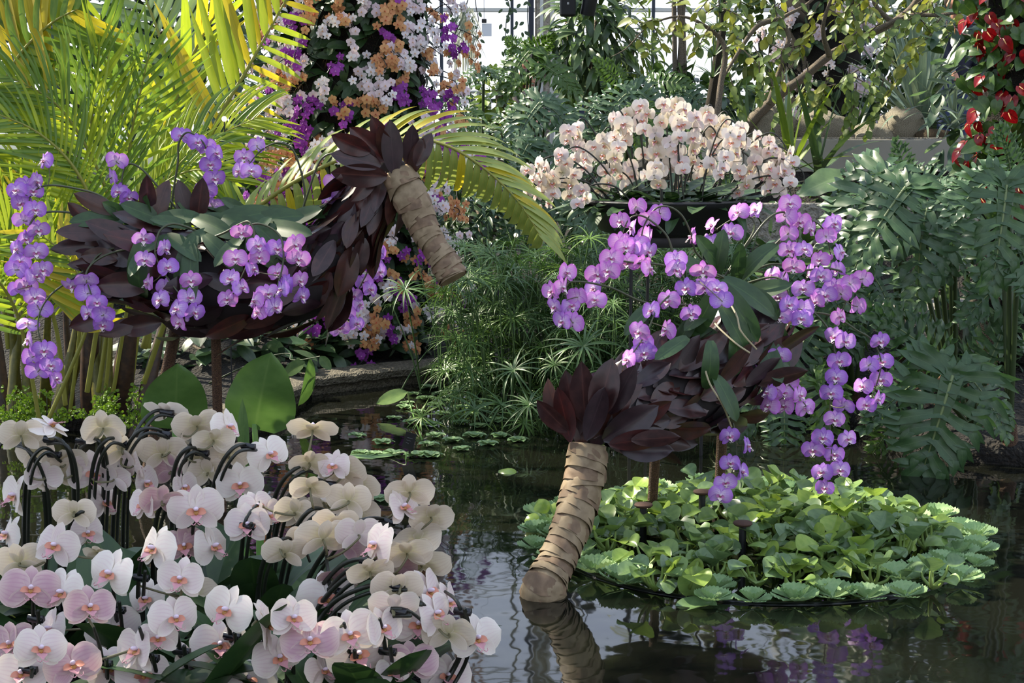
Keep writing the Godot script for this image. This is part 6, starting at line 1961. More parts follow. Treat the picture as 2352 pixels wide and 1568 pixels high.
func build_background() -> void:
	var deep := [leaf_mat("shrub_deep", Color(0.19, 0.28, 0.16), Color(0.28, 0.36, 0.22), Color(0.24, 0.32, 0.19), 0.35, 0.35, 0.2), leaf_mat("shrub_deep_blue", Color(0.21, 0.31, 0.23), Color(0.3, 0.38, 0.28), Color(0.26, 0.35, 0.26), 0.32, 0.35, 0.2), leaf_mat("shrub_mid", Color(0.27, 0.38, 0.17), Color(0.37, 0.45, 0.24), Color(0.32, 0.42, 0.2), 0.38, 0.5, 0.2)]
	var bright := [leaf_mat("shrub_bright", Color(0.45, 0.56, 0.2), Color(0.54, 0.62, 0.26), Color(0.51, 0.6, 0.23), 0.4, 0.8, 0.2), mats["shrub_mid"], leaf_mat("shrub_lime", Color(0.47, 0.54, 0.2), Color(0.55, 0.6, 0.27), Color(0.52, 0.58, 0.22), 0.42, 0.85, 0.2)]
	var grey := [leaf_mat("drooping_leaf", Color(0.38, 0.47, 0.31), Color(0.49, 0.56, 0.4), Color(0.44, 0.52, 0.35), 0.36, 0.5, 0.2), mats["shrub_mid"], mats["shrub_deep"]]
	# behind the palm, upper left
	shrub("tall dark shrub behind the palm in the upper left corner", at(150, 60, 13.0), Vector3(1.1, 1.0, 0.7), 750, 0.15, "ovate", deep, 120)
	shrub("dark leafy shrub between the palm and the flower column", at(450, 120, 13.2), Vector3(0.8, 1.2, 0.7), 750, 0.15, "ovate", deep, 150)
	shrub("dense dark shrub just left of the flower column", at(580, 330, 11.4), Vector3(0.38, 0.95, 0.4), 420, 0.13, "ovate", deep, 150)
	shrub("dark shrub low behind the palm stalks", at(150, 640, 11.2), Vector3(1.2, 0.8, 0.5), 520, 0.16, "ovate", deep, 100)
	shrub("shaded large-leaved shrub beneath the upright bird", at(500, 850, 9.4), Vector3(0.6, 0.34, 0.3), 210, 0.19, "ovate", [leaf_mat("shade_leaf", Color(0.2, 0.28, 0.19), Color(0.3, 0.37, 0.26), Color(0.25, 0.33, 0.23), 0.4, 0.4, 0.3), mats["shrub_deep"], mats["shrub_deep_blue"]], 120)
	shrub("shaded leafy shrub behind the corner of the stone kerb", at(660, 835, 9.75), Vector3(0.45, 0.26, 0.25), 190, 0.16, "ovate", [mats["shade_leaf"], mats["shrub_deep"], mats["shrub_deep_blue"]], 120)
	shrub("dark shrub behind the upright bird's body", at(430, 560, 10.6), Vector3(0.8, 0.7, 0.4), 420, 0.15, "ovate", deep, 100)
	# centre
	shrub("dark undergrowth shrub right of the flower column", at(1090, 430, 12.0), Vector3(0.5, 0.6, 0.4), 380, 0.15, "lance", deep, 120)
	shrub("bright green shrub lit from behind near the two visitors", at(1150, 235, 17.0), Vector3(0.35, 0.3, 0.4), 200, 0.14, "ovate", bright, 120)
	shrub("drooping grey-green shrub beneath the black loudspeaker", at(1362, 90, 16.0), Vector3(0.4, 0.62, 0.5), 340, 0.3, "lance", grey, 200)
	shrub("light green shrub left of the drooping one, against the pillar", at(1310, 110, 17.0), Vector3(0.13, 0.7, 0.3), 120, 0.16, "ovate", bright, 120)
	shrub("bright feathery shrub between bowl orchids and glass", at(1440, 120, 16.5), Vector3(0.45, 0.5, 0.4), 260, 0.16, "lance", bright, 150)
	shrub("dark glossy hedge below the bright glass", at(1560, 240, 15.5), Vector3(0.85, 0.36, 0.4), 380, 0.17, "ovate", deep, 150)
	shrub("shaded shrub behind the black bowl", at(1480, 420, 11.6), Vector3(0.8, 0.6, 0.3), 420, 0.16, "lance", deep, 60)
	shrub("dark ferny undergrowth left of the sedges", at(1110, 560, 11.0), Vector3(0.5, 0.6, 0.3), 320, 0.14, "lance", deep, 100)
	shrub("dark low shrub before the lower concrete wall", at(1830, 660, 9.4), Vector3(0.5, 0.4, 0.22), 300, 0.13, "ovate", deep, 100)
	shrub("dark ivy shrub on the ledge between the two walls", at(1920, 465, 11.2), Vector3(0.6, 0.16, 0.3), 220, 0.1, "ovate", deep, 120)
	shrub("leafy shrub in shade on the right bank", at(2200, 690, 8.6), Vector3(0.6, 0.5, 0.3), 320, 0.17, "lance", deep, 100)
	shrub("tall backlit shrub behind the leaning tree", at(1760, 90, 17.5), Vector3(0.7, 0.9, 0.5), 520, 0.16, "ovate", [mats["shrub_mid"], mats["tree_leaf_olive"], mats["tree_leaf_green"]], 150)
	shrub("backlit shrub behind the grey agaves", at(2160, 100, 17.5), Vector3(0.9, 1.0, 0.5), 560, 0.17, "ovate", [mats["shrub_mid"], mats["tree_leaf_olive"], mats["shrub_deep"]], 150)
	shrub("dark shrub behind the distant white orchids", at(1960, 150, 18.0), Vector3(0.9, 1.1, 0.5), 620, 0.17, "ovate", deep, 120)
	shrub("dark shrub behind the anthurium column", at(2330, 250, 11.5), Vector3(0.7, 1.3, 0.5), 420, 0.17, "ovate", deep, 60)
	# foliage overhead, outside the frame, which the pond mirrors
	shrub("crown of foliage overhanging above the right bank", Vector3(4.6, 4.6, -13.5), Vector3(2.4, 1.6, 1.2), 900, 0.22, "ovate", [mats["shrub_mid"], mats["tree_leaf_green"], mats["shrub_deep"]], 20, "tree", "overhead_tree")
	shrub("crown of foliage overhanging above the bowl of orchids", Vector3(1.7, 5.0, -15.5), Vector3(1.5, 1.2, 1.0), 500, 0.22, "ovate", [mats["shrub_mid"], mats["tree_leaf_green"], mats["shrub_deep"]], 20, "tree", "overhead_tree")
	# a tree outside the frame on the left, whose crown shades the near planter and the upright bird
	shrub("crown of a tree overhanging the pond from outside the frame", Vector3(-4.4, 4.8, -6.7), Vector3(1.5, 1.0, 2.6), 900, 0.26, "ovate", [mats["shrub_mid"], mats["tree_leaf_green"], mats["shrub_deep"]], 20, "tree", "overhead_tree")
	# creepers with small leaves up the mullions and hanging threads of moss
	var ivy: StandardMaterial3D = mats["shrub_deep"]
	var k := 0
	for q in [[1043, "leftmost"], [1095, "second"], [1166, "third"], [1215, "rightmost, on the navy post"]]:
		var t := thing("creeper", "thin creeper with small dark leaves on the %s mullion" % q[1] if k < 3 else "thin creeper with small dark leaves on the navy post", "creeper", "creepers on the mullions")
		var pts := []
		for i in 14:
			pts.append(at(q[0] + rr(-5, 5), -60 + i * 26, 19.6))
		part(t, "stem", tube_mesh(smooth_path(pts, 3), [0.006], 4), mat("dark_stem", Color(0.13, 0.14, 0.11), 0.45))
		for i in 46:
			var p := at(q[0] + rr(-14, 14) + (rr(-30, 0) if k == 3 else 0.0), rr(-60, 280), 19.55)
			part(t, "leaf", ovate_shape(i % 3), ivy, placed(p, Vector3(rr(-1, 1), -0.7, 0.2), Vector3(0.1, 0.3, 1), 0.075, 0.075, 0.075))
		k += 1
	var t := thing("hanging_moss", "pale tuft of hanging air plant before the white glass", "air plant")
	var m := Mold.new()
	for i in 70:
		var p := at(rr(1058, 1085), rr(15, 60), 18.5)
		m.blade(placed(p, Vector3(rr(-0.7, 0.7), -0.9, 0.2), Vector3(0, 0, 1)), rr(0.2, 0.5), 0.012, ramp([1.0, 0.8, 0.1]), 5, 1, rr(-0.4, 0.8))
	for i in 60:
		var x := rr(1038, 1090)
		var p := at(x, rr(60, 120), 18.5)
		m.blade(placed(p, Vector3(rr(-0.05, 0.05), -1, 0), Vector3(0, 0, 1)), rr(0.3, 0.7), 0.008, ramp([1.0, 0.8, 0.1]), 5, 1, rr(-0.1, 0.1))
	part(t, "strands", m.mesh(), mat("air_plant", Color(0.5, 0.54, 0.44), 0.7, 0.5)).set_meta("kind", "stuff")
	part(t, "twig", tube_mesh(smooth_path(pix([[1040, 90], [1065, 30], [1080, -20]], 18.5, 18.5), 4), [0.01, 0.006], 5), mat("dark_stem", Color(0.13, 0.14, 0.11), 0.45))


# ------------------------------------------------------------------ people

# a smooth surface over tapered bones [from, to, radius, radius], meshed as surface nets
func flesh(bones: Array, cell: float, blend: float) -> ArrayMesh:
	var lo := Vector3.ONE * 1e9
	var hi := -lo
	for b in bones:
		for e in 2:
			var r: float = b[2 + e] + cell * 2.0
			lo = lo.min(b[e] - Vector3.ONE * r)
			hi = hi.max(b[e] + Vector3.ONE * r)
	var n := Vector3i(((hi - lo) / cell).ceil()) + Vector3i.ONE
	var f := PackedFloat32Array()
	f.resize(n.x * n.y * n.z)
	f.fill(1.0)
	for b in bones:
		var a: Vector3 = b[0]
		var d: Vector3 = b[1] - b[0]
		var l := maxf(d.length_squared(), 1e-9)
		var rm := maxf(b[2], b[3]) + blend + cell * 2.0
		var i0 := Vector3i(((a.min(b[1]) - Vector3.ONE * rm - lo) / cell).floor()).max(Vector3i.ZERO)
		var i1 := Vector3i(((a.max(b[1]) + Vector3.ONE * rm - lo) / cell).ceil()).min(n - Vector3i.ONE)
		for z in range(i0.z, i1.z + 1):
			for y in range(i0.y, i1.y + 1):
				for x in range(i0.x, i1.x + 1):
					var p := lo + Vector3(x, y, z) * cell
					var t := clampf((p - a).dot(d) / l, 0.0, 1.0)
					var s := (p - a - d * t).length() - lerpf(b[2], b[3], t)
					var k := (z * n.y + y) * n.x + x
					var h := clampf(0.5 + 0.5 * (f[k] - s) / blend, 0.0, 1.0)
					f[k] = lerpf(f[k], s, h) - blend * h * (1.0 - h)
	var m := Mold.new()
	var at_cell := {}
	var step := [1, n.x, n.x * n.y]
	for z in n.z - 1:
		for y in n.y - 1:
			for x in n.x - 1:
				var k := (z * n.y + y) * n.x + x
				var sum := Vector3.ZERO
				var cnt := 0
				for e in [[0, 0, 0, 1, 0, 0], [0, 1, 0, 1, 1, 0], [0, 0, 1, 1, 0, 1], [0, 1, 1, 1, 1, 1], [0, 0, 0, 0, 1, 0], [1, 0, 0, 1, 1, 0], [0, 0, 1, 0, 1, 1], [1, 0, 1, 1, 1, 1], [0, 0, 0, 0, 0, 1], [1, 0, 0, 1, 0, 1], [0, 1, 0, 0, 1, 1], [1, 1, 0, 1, 1, 1]]:
					var va := f[k + e[0] + e[1] * step[1] + e[2] * step[2]]
					var vb := f[k + e[3] + e[4] * step[1] + e[5] * step[2]]
					if (va < 0.0) != (vb < 0.0):
						sum += Vector3(e[0], e[1], e[2]).lerp(Vector3(e[3], e[4], e[5]), va / (va - vb))
						cnt += 1
				if cnt:
					at_cell[k] = m.vert(lo + (Vector3(x, y, z) + sum / cnt) * cell)
	for k in at_cell:
		for ax in 3:
			var u: int = step[(ax + 1) % 3]
			var w: int = step[(ax + 2) % 3]
			if k + step[ax] >= f.size():
				continue
			if (f[k] < 0.0) != (f[k + step[ax]] < 0.0) and at_cell.has(k - u) and at_cell.has(k - w) and at_cell.has(k - u - w):
				if f[k] < 0.0:
					m.quad(at_cell[k], at_cell[k - w], at_cell[k - u - w], at_cell[k - u])
				else:
					m.quad(at_cell[k], at_cell[k - u], at_cell[k - u - w], at_cell[k - w])
	return m.mesh()


func person(label: String, foot: Vector3, h: float, face_turn: float, lean: float, top: Color, legs: Color, hair: Color, long_hair: bool, arm_up: float) -> void:
	# drawn facing +z, then turned; y up, height h; the trunk leans forward by lean
	var t := thing("person", label, "person")
	t.position = foot
	t.rotation.y = face_turn
	var k := h / 1.75
	var hip := Vector3(0, 0.92, 0) * k
	var lf := func(y: float, z: float, x := 0.0) -> Vector3:
		# points of the leaning trunk, y measured up from the hips
		return hip + Basis(Vector3.RIGHT, lean) * (Vector3(x, y, z) * k)
	var neck: Vector3 = lf.call(0.54, 0.0)
	var head: Vector3 = lf.call(0.70, 0.03)
	var skin := []
	var cloth := []
	var pants := []
	cloth.append([lf.call(0.02, 0.0), lf.call(0.28, 0.0), 0.15 * k, 0.14 * k])
	for s in [-1.0, 1.0]:
		var sh: Vector3 = lf.call(0.46, 0.0, 0.17 * s)
		cloth.append([lf.call(0.05, 0.0, 0.06 * s), lf.call(0.4, 0.0, 0.1 * s), 0.115 * k, 0.115 * k])
		cloth.append([lf.call(0.45, 0.0), sh, 0.085 * k, 0.072 * k])
		var el: Vector3 = sh + Vector3(0.05 * s, -0.26, 0.06 + 0.1 * arm_up) * k
		var wr: Vector3 = el + Vector3(-0.04 * s, -0.2 + 0.3 * arm_up, 0.12 + 0.08 * arm_up) * k
		cloth.append([sh, el, 0.068 * k, 0.055 * k])
		cloth.append([el, wr, 0.055 * k, 0.042 * k])
		skin.append([wr, wr + (wr - el).normalized() * 0.06 * k, 0.03 * k, 0.035 * k])
		for fn in 5:
			var pd: Vector3 = wr + (wr - el).normalized() * 0.08 * k + Vector3((fn - 2) * 0.015, 0, 0) * k
			skin.append([pd, pd + (wr - el).normalized() * (0.055 if fn else 0.03) * k + Vector3(0, -0.012, 0) * k, 0.009 * k, 0.008 * k])
		var kn := Vector3(0.1 * s, 0.48, 0.03) * k
		var an := Vector3(0.1 * s, 0.08, -0.02) * k
		pants.append([hip + Vector3(0.08 * s, 0, 0) * k, kn, 0.11 * k, 0.072 * k])
		pants.append([kn, an, 0.072 * k, 0.055 * k])
		skin.append([an, Vector3(0.1 * s, 0.045, 0.12) * k, 0.045 * k, 0.04 * k])
	pants.append([hip + Vector3(-0.05, 0.03, 0) * k, hip + Vector3(0.05, 0.03, 0) * k, 0.13 * k, 0.13 * k])
	skin.append([lf.call(0.44, 0.0), neck, 0.06 * k, 0.055 * k])
	skin.append([neck, lf.call(0.62, 0.02), 0.052 * k, 0.06 * k])
	skin.append([lf.call(0.72, 0.01), lf.call(0.70, 0.035), 0.092 * k, 0.085 * k])
	skin.append([lf.call(0.64, 0.05), lf.call(0.62, 0.055), 0.06 * k, 0.05 * k])
	skin.append([lf.call(0.69, 0.115), lf.call(0.665, 0.13), 0.012 * k, 0.017 * k])
	for s in [-1.0, 1.0]:
		skin.append([lf.call(0.68, 0.0, 0.09 * s), lf.call(0.65, 0.0, 0.09 * s), 0.018 * k, 0.014 * k])
	var body := part(t, "body", flesh(skin, 0.018, 0.02), mat("skin", Color(0.78, 0.56, 0.46), 0.55))
	var fm := Mold.new()
	for s in [-1.0, 1.0]:
		fm.ball(lf.call(0.7, 0.108, 0.034 * s), Vector3(0.014, 0.009, 0.01) * k, 8, 5)
	fm.ball(lf.call(0.628, 0.106), Vector3(0.024, 0.006, 0.01) * k, 8, 5)
	part(body, "eyes_and_mouth", fm.mesh(), mat("eyes", Color(0.2, 0.12, 0.11), 0.4))
	part(t, "jacket", flesh(cloth, 0.03, 0.05), mat("cloth_%s" % top.to_html(), top, 0.85))
	part(t, "trousers", flesh(pants, 0.036, 0.04), mat("cloth_%s" % legs.to_html(), legs, 0.85))
	var hb := [[lf.call(0.755, -0.015), lf.call(0.72, -0.03), 0.095 * k, 0.095 * k]]
	if long_hair:
		for s in [-1.0, 0.0, 1.0]:
			hb.append([lf.call(0.72, -0.04, 0.06 * s), lf.call(0.36, -0.1, 0.075 * s), 0.06 * k, 0.05 * k])
	part(t, "hair", flesh(hb, 0.02, 0.03), mat("hair_%s" % hair.to_html(), hair, 0.6))


func build_people() -> void:
	var p := at(1172, 200, 20.0)
	var y := at(1195, 133, 20.0).y
	var g := land(p.x, -20.0)
	person("man in a grey padded jacket leaning over, half hidden by split leaves", Vector3(p.x - 0.08, g, -20.0), y - g + 0.14, 1.25, 0.42, Color(0.3, 0.31, 0.33), Color(0.16, 0.17, 0.2), Color(0.35, 0.3, 0.26), false, 0.4)
	p = at(1210, 180, 19.6)
	y = at(1207, 160, 19.6).y
	g = land(p.x, -19.6)
	person("woman with long brown hair beside the leaning man", Vector3(p.x, g, -19.6), y - g, 0.7, 0.05, Color(0.4, 0.36, 0.34), Color(0.14, 0.15, 0.2), Color(0.24, 0.15, 0.1), true, 0.5)
	p = at(2188, 180, 15.5)
	g = land(p.x, -15.5)
	person("visitor in dark navy clothes standing behind the grey agaves", Vector3(p.x, g - 0.3, -15.5), 1.75, 0.4, 0.0, Color(0.13, 0.14, 0.22), Color(0.2, 0.25, 0.38), Color(0.15, 0.11, 0.09), false, 0.1)
	p = at(1310, 190, 19.0)
	y = at(1310, 172, 19.0).y
	g = land(p.x, -19.0)
	person("pink-faced visitor glimpsed between the leaves right of the pillar", Vector3(p.x, g, -19.0), y - g, 0.0, 0.1, Color(0.2, 0.22, 0.3), Color(0.15, 0.15, 0.18), Color(0.62, 0.55, 0.48), false, 0.2)


# ------------------------------------------------------------------ small things

func build_small_things() -> void:
	# ---- loudspeaker and spotlight hanging from the roof
	var black := mat("black_metal", Color(0.09, 0.095, 0.11), 0.45)
	var t := thing("loudspeaker", "black box loudspeaker hanging before the drooping shrub", "loudspeaker")
	var p := at(1304, 4, 14.0)
	part(t, "cabinet", bar_mesh(p + Vector3(0, -0.13, 0), p + Vector3(0, 0.17, 0), 0.14, 0.14), black)
	part(t, "grille", bar_mesh(p + Vector3(0, -0.11, 0.072), p + Vector3(0, 0.15, 0.072), 0.12, 0.008), mat("grille", Color(0.05, 0.05, 0.06), 0.7))
	part(t, "badge", bar_mesh(p + Vector3(0, -0.03, 0.078), p + Vector3(0, -0.01, 0.078), 0.018, 0.004), mat("badge", Color(0.6, 0.6, 0.6), 0.4))
	part(t, "bracket", tube_mesh(PackedVector3Array([p + Vector3(0, 0.17, -0.03), p + Vector3(0, 5.0, -0.03)]), [0.012], 8), black)
	t = thing("spotlight", "black cylindrical spotlight hanging beside the loudspeaker", "lamp")
	p = at(1352, 18, 14.0)
	var m := Mold.new()
	var tilt := Transform3D(Basis(Vector3(0, 0, 1), -0.18) * Basis(Vector3(1, 0, 0), 0.25), p)
	m.lathe([Vector2(0.055, -0.06), Vector2(0.066, -0.06), Vector2(0.066, 0.1), Vector2(0.06, 0.16), Vector2(0.03, 0.2), Vector2(0.001, 0.2)], 24, tilt)
	part(t, "housing", m.mesh(), black)
	m = Mold.new()
	m.lathe([Vector2(0.001, -0.035), Vector2(0.055, -0.04)], 24, tilt)
	part(t, "lens", m.mesh(), mat("lens", Color(0.1, 0.1, 0.12), 0.15))
	part(t, "yoke", tube_mesh(smooth_path([p + Vector3(-0.072, 0.06, 0), p + Vector3(-0.072, 0.24, 0), p + Vector3(0, 0.3, 0), p + Vector3(0, 5.0, 0)], 4), [0.01], 6), black)
	# ---- white handrail by the path
	t = thing("handrail", "white tubular handrail bending down beside the path", "handrail")
	var white := mat("white_pipe", Color(0.78, 0.78, 0.76), 0.4)
	part(t, "top_rail", tube_mesh(smooth_path(pix([[1000, 211], [1060, 211], [1108, 211], [1120, 218], [1124, 235], [1126, 330]], 17.6, 17.6), 5), [0.022], 9), white)
	part(t, "post", tube_mesh(PackedVector3Array(pix([[1098, 211], [1098, 340]], 17.6, 17.6)), [0.018], 8), white)
	# ---- small dark box with a white card on the glass
	t = thing("sensor_box", "small black box above a white card on the glass", "sensor")
	p = at(1112, 48, 23.8)
	part(t, "box", bar_mesh(p + Vector3(0, -0.03, 0), p + Vector3(0, 0.03, 0), 0.075, 0.06), black)
	part(t, "card", bar_mesh(p + Vector3(0.04, -0.23, 0), p + Vector3(0.04, -0.04, 0), 0.15, 0.01), mat("white_card", Color(0.85, 0.87, 0.9), 0.7))
	part(t, "wire", tube_mesh(PackedVector3Array([p + Vector3(0, 0.03, 0), p + Vector3(0, 3.0, 0)]), [0.004], 5), black)
	# ---- two small round lamps glowing among the plants
	for q in [[1185, 540, 9.6, "small round white lamp glowing above the sedges"], [515, 273, 8.0, "small round white lamp glowing among the palm leaflets"]]:
		t = thing("garden_lamp", q[3], "lamp")
		p = at(q[0], q[1], q[2])
		t.position = p
		m = Mold.new()
		m.ball(Vector3.ZERO, Vector3.ONE * 0.014, 12, 8)
		var gm := mat("lamp_glow", Color(1, 0.95, 0.85), 0.5)
		gm.emission_enabled = true
		gm.emission = Color(1.0, 0.93, 0.8)
		gm.emission_energy_multiplier = 1.6
		part(t, "bulb", m.mesh(), gm)
		part(t, "stem", tube_mesh(PackedVector3Array([Vector3(0, -0.013, -0.004), Vector3(0, -p.y + land(p.x, p.z), -0.03)]), [0.004], 5), black)
		var l := OmniLight3D.new()
		l.name = "lamp_light"
		l.light_color = Color(1.0, 0.93, 0.8)
		l.light_energy = 0.004
		l.light_size = 0.012
		l.omni_range = 30.0
		l.omni_attenuation = 2.0
		l.shadow_enabled = true
		t.add_child(l)
	# ---- paddle-leaved water plants left of the pond corner
	var pm := leaf_mat("paddle_leaf", Color(0.29, 0.41, 0.19), Color(0.37, 0.48, 0.25), Color(0.33, 0.45, 0.22), 0.38, 0.75, 0.3)
	var stalkm := mat("paddle_stalk", Color(0.33, 0.5, 0.2), 0.4, 0.3)
	var paddle := shape("paddle", func(mm: Mold) -> void: mm.blade(Transform3D(), 1.0, 0.95, ramp([0.55, 0.95, 1.0, 0.98, 0.93, 0.86, 0.76, 0.6, 0.36, 0.0]), 14, 8, 0.25, -0.12, 0.03, 1.5, -0.1))
	for q in [[585, 985, 615, 818, 0.33, 5.6, "broad upright paddle leaf standing before the stone kerb", 0.0], [400, 985, 410, 845, 0.3, 5.9, "broad paddle leaf partly behind the tallest blush arch", 0.35]]:
		t = thing("paddle_plant", q[6], "water plant")
		var b := at(q[0], q[1], q[5])
		var e := at(q[2], q[3], q[5] - 0.1)
		part(t, "leaf", paddle, pm, placed(b + Vector3(0, 0.0, 0), e - b, Vector3(q[7], 0.25, 1), b.distance_to(e) * (0.9 if q[7] == 0.0 else 0.98), b.distance_to(e), 0.3))
		part(t, "stalk", tube_mesh(smooth_path([Vector3(b.x, -0.3, b.z), b.lerp(Vector3(b.x, -0.3, b.z), 0.5) + Vector3(0.01, 0, 0), b + Vector3(0, 0.02, 0)], 5), [0.017, 0.014, 0.01], 8), stalkm)
	t = thing("paddle_plant", "young rolled leaf standing beside the broad paddle leaf", "water plant")
	p = at(560, 1050, 5.4)
	part(t, "leaf", shape("rolled", func(mm: Mold) -> void: mm.blade(Transform3D(), 1.0, 0.14, ramp([0.5, 0.9, 1.0, 1.0, 0.9, 0.6, 0.0]), 10, 4, 0.1, 0.6)), pm, placed(Vector3(p.x, p.y - 0.05, p.z), Vector3(0.0, 1, 0), Vector3(0.2, 0, 1), 0.3, at(560, 915, 5.4).y - p.y + 0.05, 0.3))
	part(t, "stalk", tube_mesh(PackedVector3Array([Vector3(p.x, -0.3, p.z), Vector3(p.x, p.y - 0.03, p.z)]), [0.014, 0.011], 8), stalkm)
	# ---- vine with a long hanging leaf
	t = thing("vine", "vine with one long folded leaf hanging over the stone kerb", "vine")
	part(t, "stem", tube_mesh(smooth_path(pix([[480, 880], [560, 842], [620, 818], [665, 812], [668, 826], [700, 825], [735, 818]], 8.6, 8.3), 5), [0.005, 0.003], 5), mat("leaf_stalk", Color(0.2, 0.26, 0.13), 0.45))
	part(t, "leaf", lance_shape(1), pm, placed(at(712, 825, 8.3), Vector3(0.02, -1, 0.15), Vector3(0.6, 0.2, 0.8), 0.33, 0.32, 0.3))
	part(t, "leaf", ovate_shape(0), mats["shrub_mid"], placed(at(700, 830, 8.35), Vector3(-0.9, -0.5, 0.1), Vector3(-0.2, 0.4, 0.9), 0.15, 0.15, 0.15))
	part(t, "leaf", ovate_shape(2), mats["shrub_mid"], placed(at(735, 818, 8.4), Vector3(0.4, -0.5, 0.1), Vector3(0.2, 0.3, 0.9), 0.1, 0.1, 0.1))
	# ---- floating rosettes on the open water
	var fl := leaf_mat("floating_leaf", Color(0.42, 0.54, 0.36), Color(0.5, 0.6, 0.42), Color(0.47, 0.58, 0.4), 0.4, 0.3, 0.3)
	var spots := [[985, 890], [1010, 905], [1040, 898], [950, 905], [1070, 910], [1030, 920], [980, 915], [1095, 925], [1060, 935], [1000, 930], [930, 935], [960, 945], [1110, 940], [1085, 952], [1020, 950], [905, 960], [950, 970], [990, 975], [1060, 970], [1100, 978], [1140, 965], [880, 1015], [905, 1040], [830, 1040], [860, 1042], [985, 1020], [1040, 1010], [1060, 1030], [1090, 1000], [955, 1045], [990, 1045], [1150, 1000], [1190, 1010], [1120, 1018], [820, 1000], [1000, 1000], [935, 925], [1130, 920], [760, 1110], [870, 1145]]
	for i in spots.size():
		var w := on_water(spots[i][0], spots[i][1], 0.006)
		var o := thing("floating_rosette", "small pale green rosette floating flat %s" % ("below the sedges" if spots[i][0] > 1000 else "near the stone kerb" if spots[i][1] < 950 else "near the black plant label" if spots[i][0] > 900 else "right of the near planter's back row"), "water plant", "rosettes on the open water")
		var nl := rng.randi_range(5, 7)
		var s := rr(0.045, 0.07)
		for j in nl:
			var a := TAU * j / nl + rr(-0.2, 0.2)
			part(o, "leaf", hyacinth_shape(2), fl, placed(w, Vector3(cos(a), rr(0.04, 0.2), sin(a)), Vector3(0, 1, 0), s * 0.8, s, s * 0.5))
	t = thing("lily_pad", "large flat lily pad with trailing stalks left of the plant label", "water plant")
	p = on_water(860, 1043, 0.008)
	part(t, "leaf", paddle, fl, placed(p + Vector3(-0.12, 0, 0), Vector3(1, 0.05, 0.05), Vector3(0, 1, 0.1), 0.15, 0.25, 0.06))
	part(t, "stalk", tube_mesh(smooth_path([p + Vector3(0.08, 0, 0.02), p + Vector3(0.16, 0.02, 0.06), p + Vector3(0.15, -0.05, 0.1)], 5), [0.004], 5), stalkm)
	t = thing("water_leaf", "folded leaf on a thin stalk rising from the pond's far corner", "water plant")
	part(t, "leaf", ovate_shape(0), mats["hyacinth_mid"], placed(at(935, 900, 8.6), Vector3(-1, -0.25, 0.3), Vector3(0.1, 0.7, 0.7), 0.17, 0.19, 0.17))
	part(t, "stalk", tube_mesh(smooth_path([on_water(970, 1010), at(945, 940, 8.6), at(936, 900, 8.6)], 5), [0.005, 0.004], 5), stalkm)
	t = thing("water_leaf", "small yellowing leaf tilted on the water near the reflections", "water plant")
	part(t, "leaf", hyacinth_shape(1), mats["hyacinth_mid"], placed(on_water(1150, 1078, 0.01), Vector3(0.4, 0.3, 0.8), Vector3(0, 0.8, 0.5), 0.1, 0.11, 0.1))
	# ---- black plant label
	t = thing("plant_label", "small black plant label on a stake in the water", "label")
	p = at(940, 1012, 7.4)
	part(t, "plate", bar_mesh(p + Vector3(-0.012, -0.04, 0), p + Vector3(0.012, 0.04, 0), 0.055, 0.004), mat("label_black", Color(0.05, 0.055, 0.06), 0.35))
	part(t, "stake", tube_mesh(PackedVector3Array([p + Vector3(0, 0, -0.004), Vector3(p.x + 0.01, -0.3, p.z)]), [0.006], 6), mat("label_black", Color(0.05, 0.055, 0.06), 0.35))
	for k in 3:
		var q := p + Vector3(0.004 - 0.007 * k, 0.014 - 0.012 * k, 0.0028)
		part(t, "line_of_print", bar_mesh(q + Vector3(-0.013 + 0.003 * k, 0.0035, 0), q + Vector3(0.013 - 0.003 * k, -0.0035, 0), 0.0025, 0.0008), mat("label_print", Color(0.55, 0.56, 0.58), 0.6))
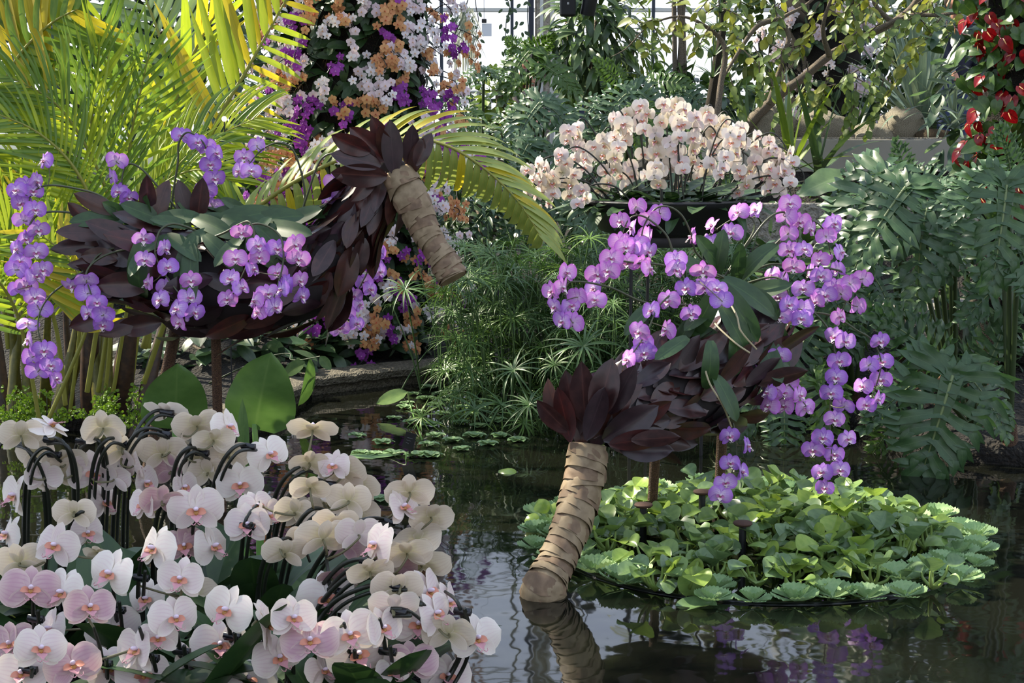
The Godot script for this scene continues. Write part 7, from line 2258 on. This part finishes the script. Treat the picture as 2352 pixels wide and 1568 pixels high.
	# ---- maidenhair ferns by the palm's foot
	var fern := leaf_mat("fern_leaf", Color(0.35, 0.48, 0.12), Color(0.42, 0.53, 0.16), Color(0.45, 0.56, 0.15), 0.5, 0.8, 0.1)
	var where := ["under the leftmost palm stalk", "between palm stalks at the left edge", "in front of the brown palm stalks", "beside the first blush arch", "below the leaning brown stalk"]
	var k := 0
	for q in [[30, 985], [110, 990], [215, 985], [60, 1050], [290, 990]]:
		t = thing("maidenhair_fern", "bright maidenhair fern " + where[k], "fern", "maidenhair ferns at the palm's foot")
		k += 1
		var root := at(q[0], q[1] + 10, 7.5)
		for j in 9:
			var a := rr(0, TAU)
			var tip := root + Vector3(cos(a) * rr(0.06, 0.16), rr(0.06, 0.26), sin(a) * 0.1)
			var path := smooth_path([root, root.lerp(tip, 0.5) + Vector3(0, 0.05, 0), tip], 5)
			var f := part(t, "frond", tube_mesh(path, [0.002, 0.001], 4), mat("dark_stem", Color(0.13, 0.14, 0.11), 0.45))
			var places := []
			for i in 26:
				var b := along(path, rr(0.3, 1.0)) + Vector3(rr(-0.03, 0.03), rr(-0.03, 0.02), rr(-0.02, 0.02))
				var s := rr(0.012, 0.02)
				places.append(placed(b, Vector3(rr(-1, 1), rr(-0.6, 0.8), rr(-0.3, 0.5)), Vector3(rr(-0.4, 0.4), 0.5, 0.8), s, s, s))
			mass(f, "leaflets", hyacinth_shape(2), fern, places)
	t = thing("bark_litter", "dry brown litter heaped among stalks on the right bank", "litter")
	t.set_meta("kind", "stuff")
	m = Mold.new()
	for i in 260:
		var b := at(rr(2020, 2290), rr(700, 790), rr(8.0, 8.6))
		b.y = land(b.x, b.z) + rr(0.0, 0.12)
		m.blade(placed(b, Vector3(rr(-1, 1), rr(-0.2, 0.6), rr(-1, 1)), rand_dir()), rr(0.06, 0.16), 0.025, ramp([0.6, 1.0, 0.7, 0.1]), 4, 1, rr(-1, 1))
	part(t, "litter", m.mesh(), mat("dry_litter", Color(0.42, 0.29, 0.19), 0.9, 0.2))
